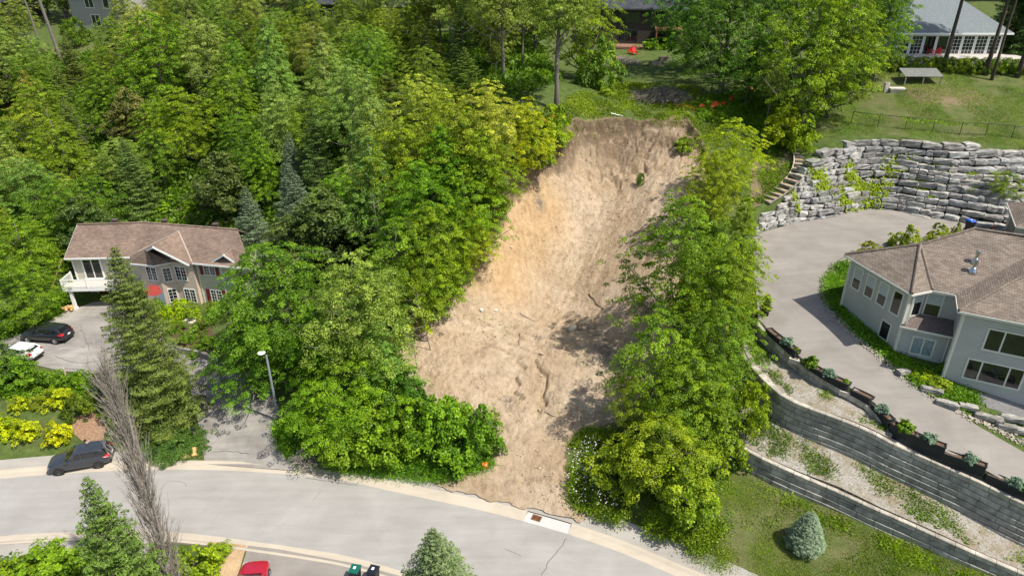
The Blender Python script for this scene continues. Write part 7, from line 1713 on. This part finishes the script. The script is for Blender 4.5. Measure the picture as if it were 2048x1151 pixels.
scatter('lawn_tufts', 'grass tufts and clover on the lawn of the blue spruce', [px_([(1300,1085),(1400,1125),(1480,1160),(1600,1230),(2100,1260),(2100,1175),(1940,1118),(1700,1045),(1590,1000),(1480,950),(1420,960),(1330,1050)])], 80000, .10, .10, M['leaf'], 9, 'grass', up=.4, blade=.3, tint=(.85,.88,.45), thr=.40, clump=2.2)
scatter('wall_foot_plants', 'bright daylily leaves along the foot of the lowest block wall', [[(p[0]+.1, p[1]-.6) for p in W1T]+[(p[0]-.25, p[1]-1.7) for p in W1T[::-1]]], 15000, .30, .3, M['leaf'], 10, up=.3, blade=.2, tint=(1.15,1.2,.4), thr=.52, clump=1.6)
scatter('terrace_weeds', 'patchy weeds on the gravel terraces', [POLY_A, POLY_B], 60000, .13, .2, M['leaf'], 11, up=.5, blade=.5, tint=(.85,.9,.5), thr=.53, clump=1.8, region=lambda x, y: pdist(W2T, x, y) > .4)
scatter('upper_lawn_tufts', 'long grass on the sunny upper lawn around the fence', [HILLAWN], 80000, .14, .16, M['leaf'], 12, 'grass', up=.35, blade=.25, tint=(.88,.95,.45), thr=.40, clump=3)
scatter('fence_vine', 'leafy vine hanging along the top rail of the fence', [[(p[0], p[1]+.12) for p in FL]+[(p[0], p[1]-.12) for p in FL[::-1]]], 3000, .16, .45, M['leaf'], 13, up=.4, blade=.8, tint=(1.2,1.25,.45), thr=.40, clump=2.0)
for o in COL.objects:
    if o.name.startswith('fence_vine'): o.location.z = 1.0
scatter('house_bed_plants', 'green ground cover between the river stones and the grey house', [px_([(1700,520),(1672,535),(1650,560),(1648,590),(1668,620),(1720,672),(1790,730),(1830,770),(1930,820),(1960,800),(1900,770),(1860,740),(1800,715),(1690,630),(1690,560)])], 26000, .17, .28, M['leaf'], 14, up=.5, blade=.6, tint=(.85,1.05,.5))
scatter('shade_weeds', 'low plants on the shaded lawn below the brown house', [px_([(1400,240),(1500,260),(1560,270),(1560,200),(1450,190),(1400,200)])], 24000, .26, .5, M['leaf'], 15, up=.5, blade=.7, tint=(.8,1.0,.5))
scatter('slope_weeds', 'patchy weeds on the dry slope left of the garden steps', [px_([(1500,430),(1530,405),(1585,352),(1590,320),(1570,275),(1520,275),(1500,330)])], 9000, .18, .3, M['leaf'], 16, up=.4, blade=.4, tint=(.9,.9,.5), thr=.46, clump=1.6)
scatter('lawn_weeds', 'coarse green weeds dotted over the dry lawn', [px_([(1400,1125),(1480,1160),(1600,1230),(2100,1260),(2100,1175),(1940,1118),(1700,1045),(1590,1000),(1480,950),(1420,960)])], 12000, .17, .16, M['leaf'], 17, up=.5, blade=.4, tint=(.85,1.0,.5), thr=.58, clump=1.4)
# creeping plants on the armour wall
rng = np.random.default_rng(5); Cc = []; 
for (px, py, r, n) in [(1640,355,22,900),(1700,345,14,420),(1718,372,20,900),(1745,382,26,1100),(1700,330,9,200),(1795,325,24,520),(1850,352,30,800),(1870,378,16,320),(1940,345,10,200),(1690,395,20,600),(1862,330,18,350),(1590,398,8,160)]:
    x0 = ray_ground(px, py, lambda x, y: H(x, y)+.75); x0 = (x0[0], x0[1]-.45, x0[2]); 
    t_ = 1.0*r/19
    q = rng.normal(size=(n, 3))*np.array([t_*.62, t_*.25, t_*.20]); b_ = np.array(x0)+q; b_[:, 2] = H(b_[:, 0], b_[:, 1]+.45)+.30+rng.random(n)*.45; Cc.append(b_)
Cc = np.concatenate(Cc); nn = unit(rng.normal(size=(len(Cc), 3))*.4+np.array([0,-.6,.7])); V, Fq = leaf_quads(Cc, nn, .22*(.6+.8*rng.random(len(Cc))), rng, .8)
o = link('creeping_plants', leaf_mesh('creeping_plants', V, Fq, .6+rng.normal(size=len(Cc))*.2, M['leaf'])); o.color = (1.15,1.12,.35,1); tag(o, 'yellow-green creepers hanging over the armour stone wall', 'plants', kind='stuff')
# cracks sealed in the road
crk = plain('crack_sealant', (.10,.10,.10), .9)
def crack(pts, w_, wob=.12):
    rr = random.Random(len(pts)*7+int(pts[0][0])); L = smooth_line([P(*p, 0)[:2]+(0,) for p in pts], .25); L = [(p[0]+rr.uniform(-wob, wob)*.5, p[1]+rr.uniform(-wob, wob)*.5, .006) for p in L]
    a = offset_line(L, w_/2); b = offset_line(L, -w_/2); n = len(L); o = mesh_from('road_crack', a+b, [(i, i+1, n+i+1, n+i) for i in range(n-1)], crk); tag(o, kind='structure')
crack([(1134,1075),(1120,1095),(1098,1122),(1083,1151)], .05); crack([(1012,1097),(1044,1111)], .035); crack([(612,955),(650,960),(700,968),(716,970)], .05); crack([(318,978),(335,962),(365,962),(372,972)], .025, .2); crack([(625,1002),(642,980)], .02)

for pts, w_ in (([(215,700),(235,722),(225,735)],.04),([(110,712),(150,726),(190,724),(215,716)],.04),([(100,742),(140,738),(190,744),(240,752)],.06),([(160,650),(172,680),(180,702)],.035),([(420,860),(450,842),(468,828)],.05),([(425,905),(460,903),(500,908)],.04),([(400,780),(430,800),(470,815)],.04)):
    rr = random.Random(int(pts[0][0])); L = smooth_line([G(*p)[:2]+(0,) for p in pts], .25); L = [(p[0]+rr.uniform(-.08,.08), p[1]+rr.uniform(-.08,.08), float(H(p[0], p[1]))+.085) for p in L]; a = offset_line(L, w_/2); b = offset_line(L, -w_/2); n = len(L)
    tag(mesh_from('driveway_crack', a+b, [(i, i+1, n+i+1, n+i) for i in range(n-1)], crk), kind='structure')
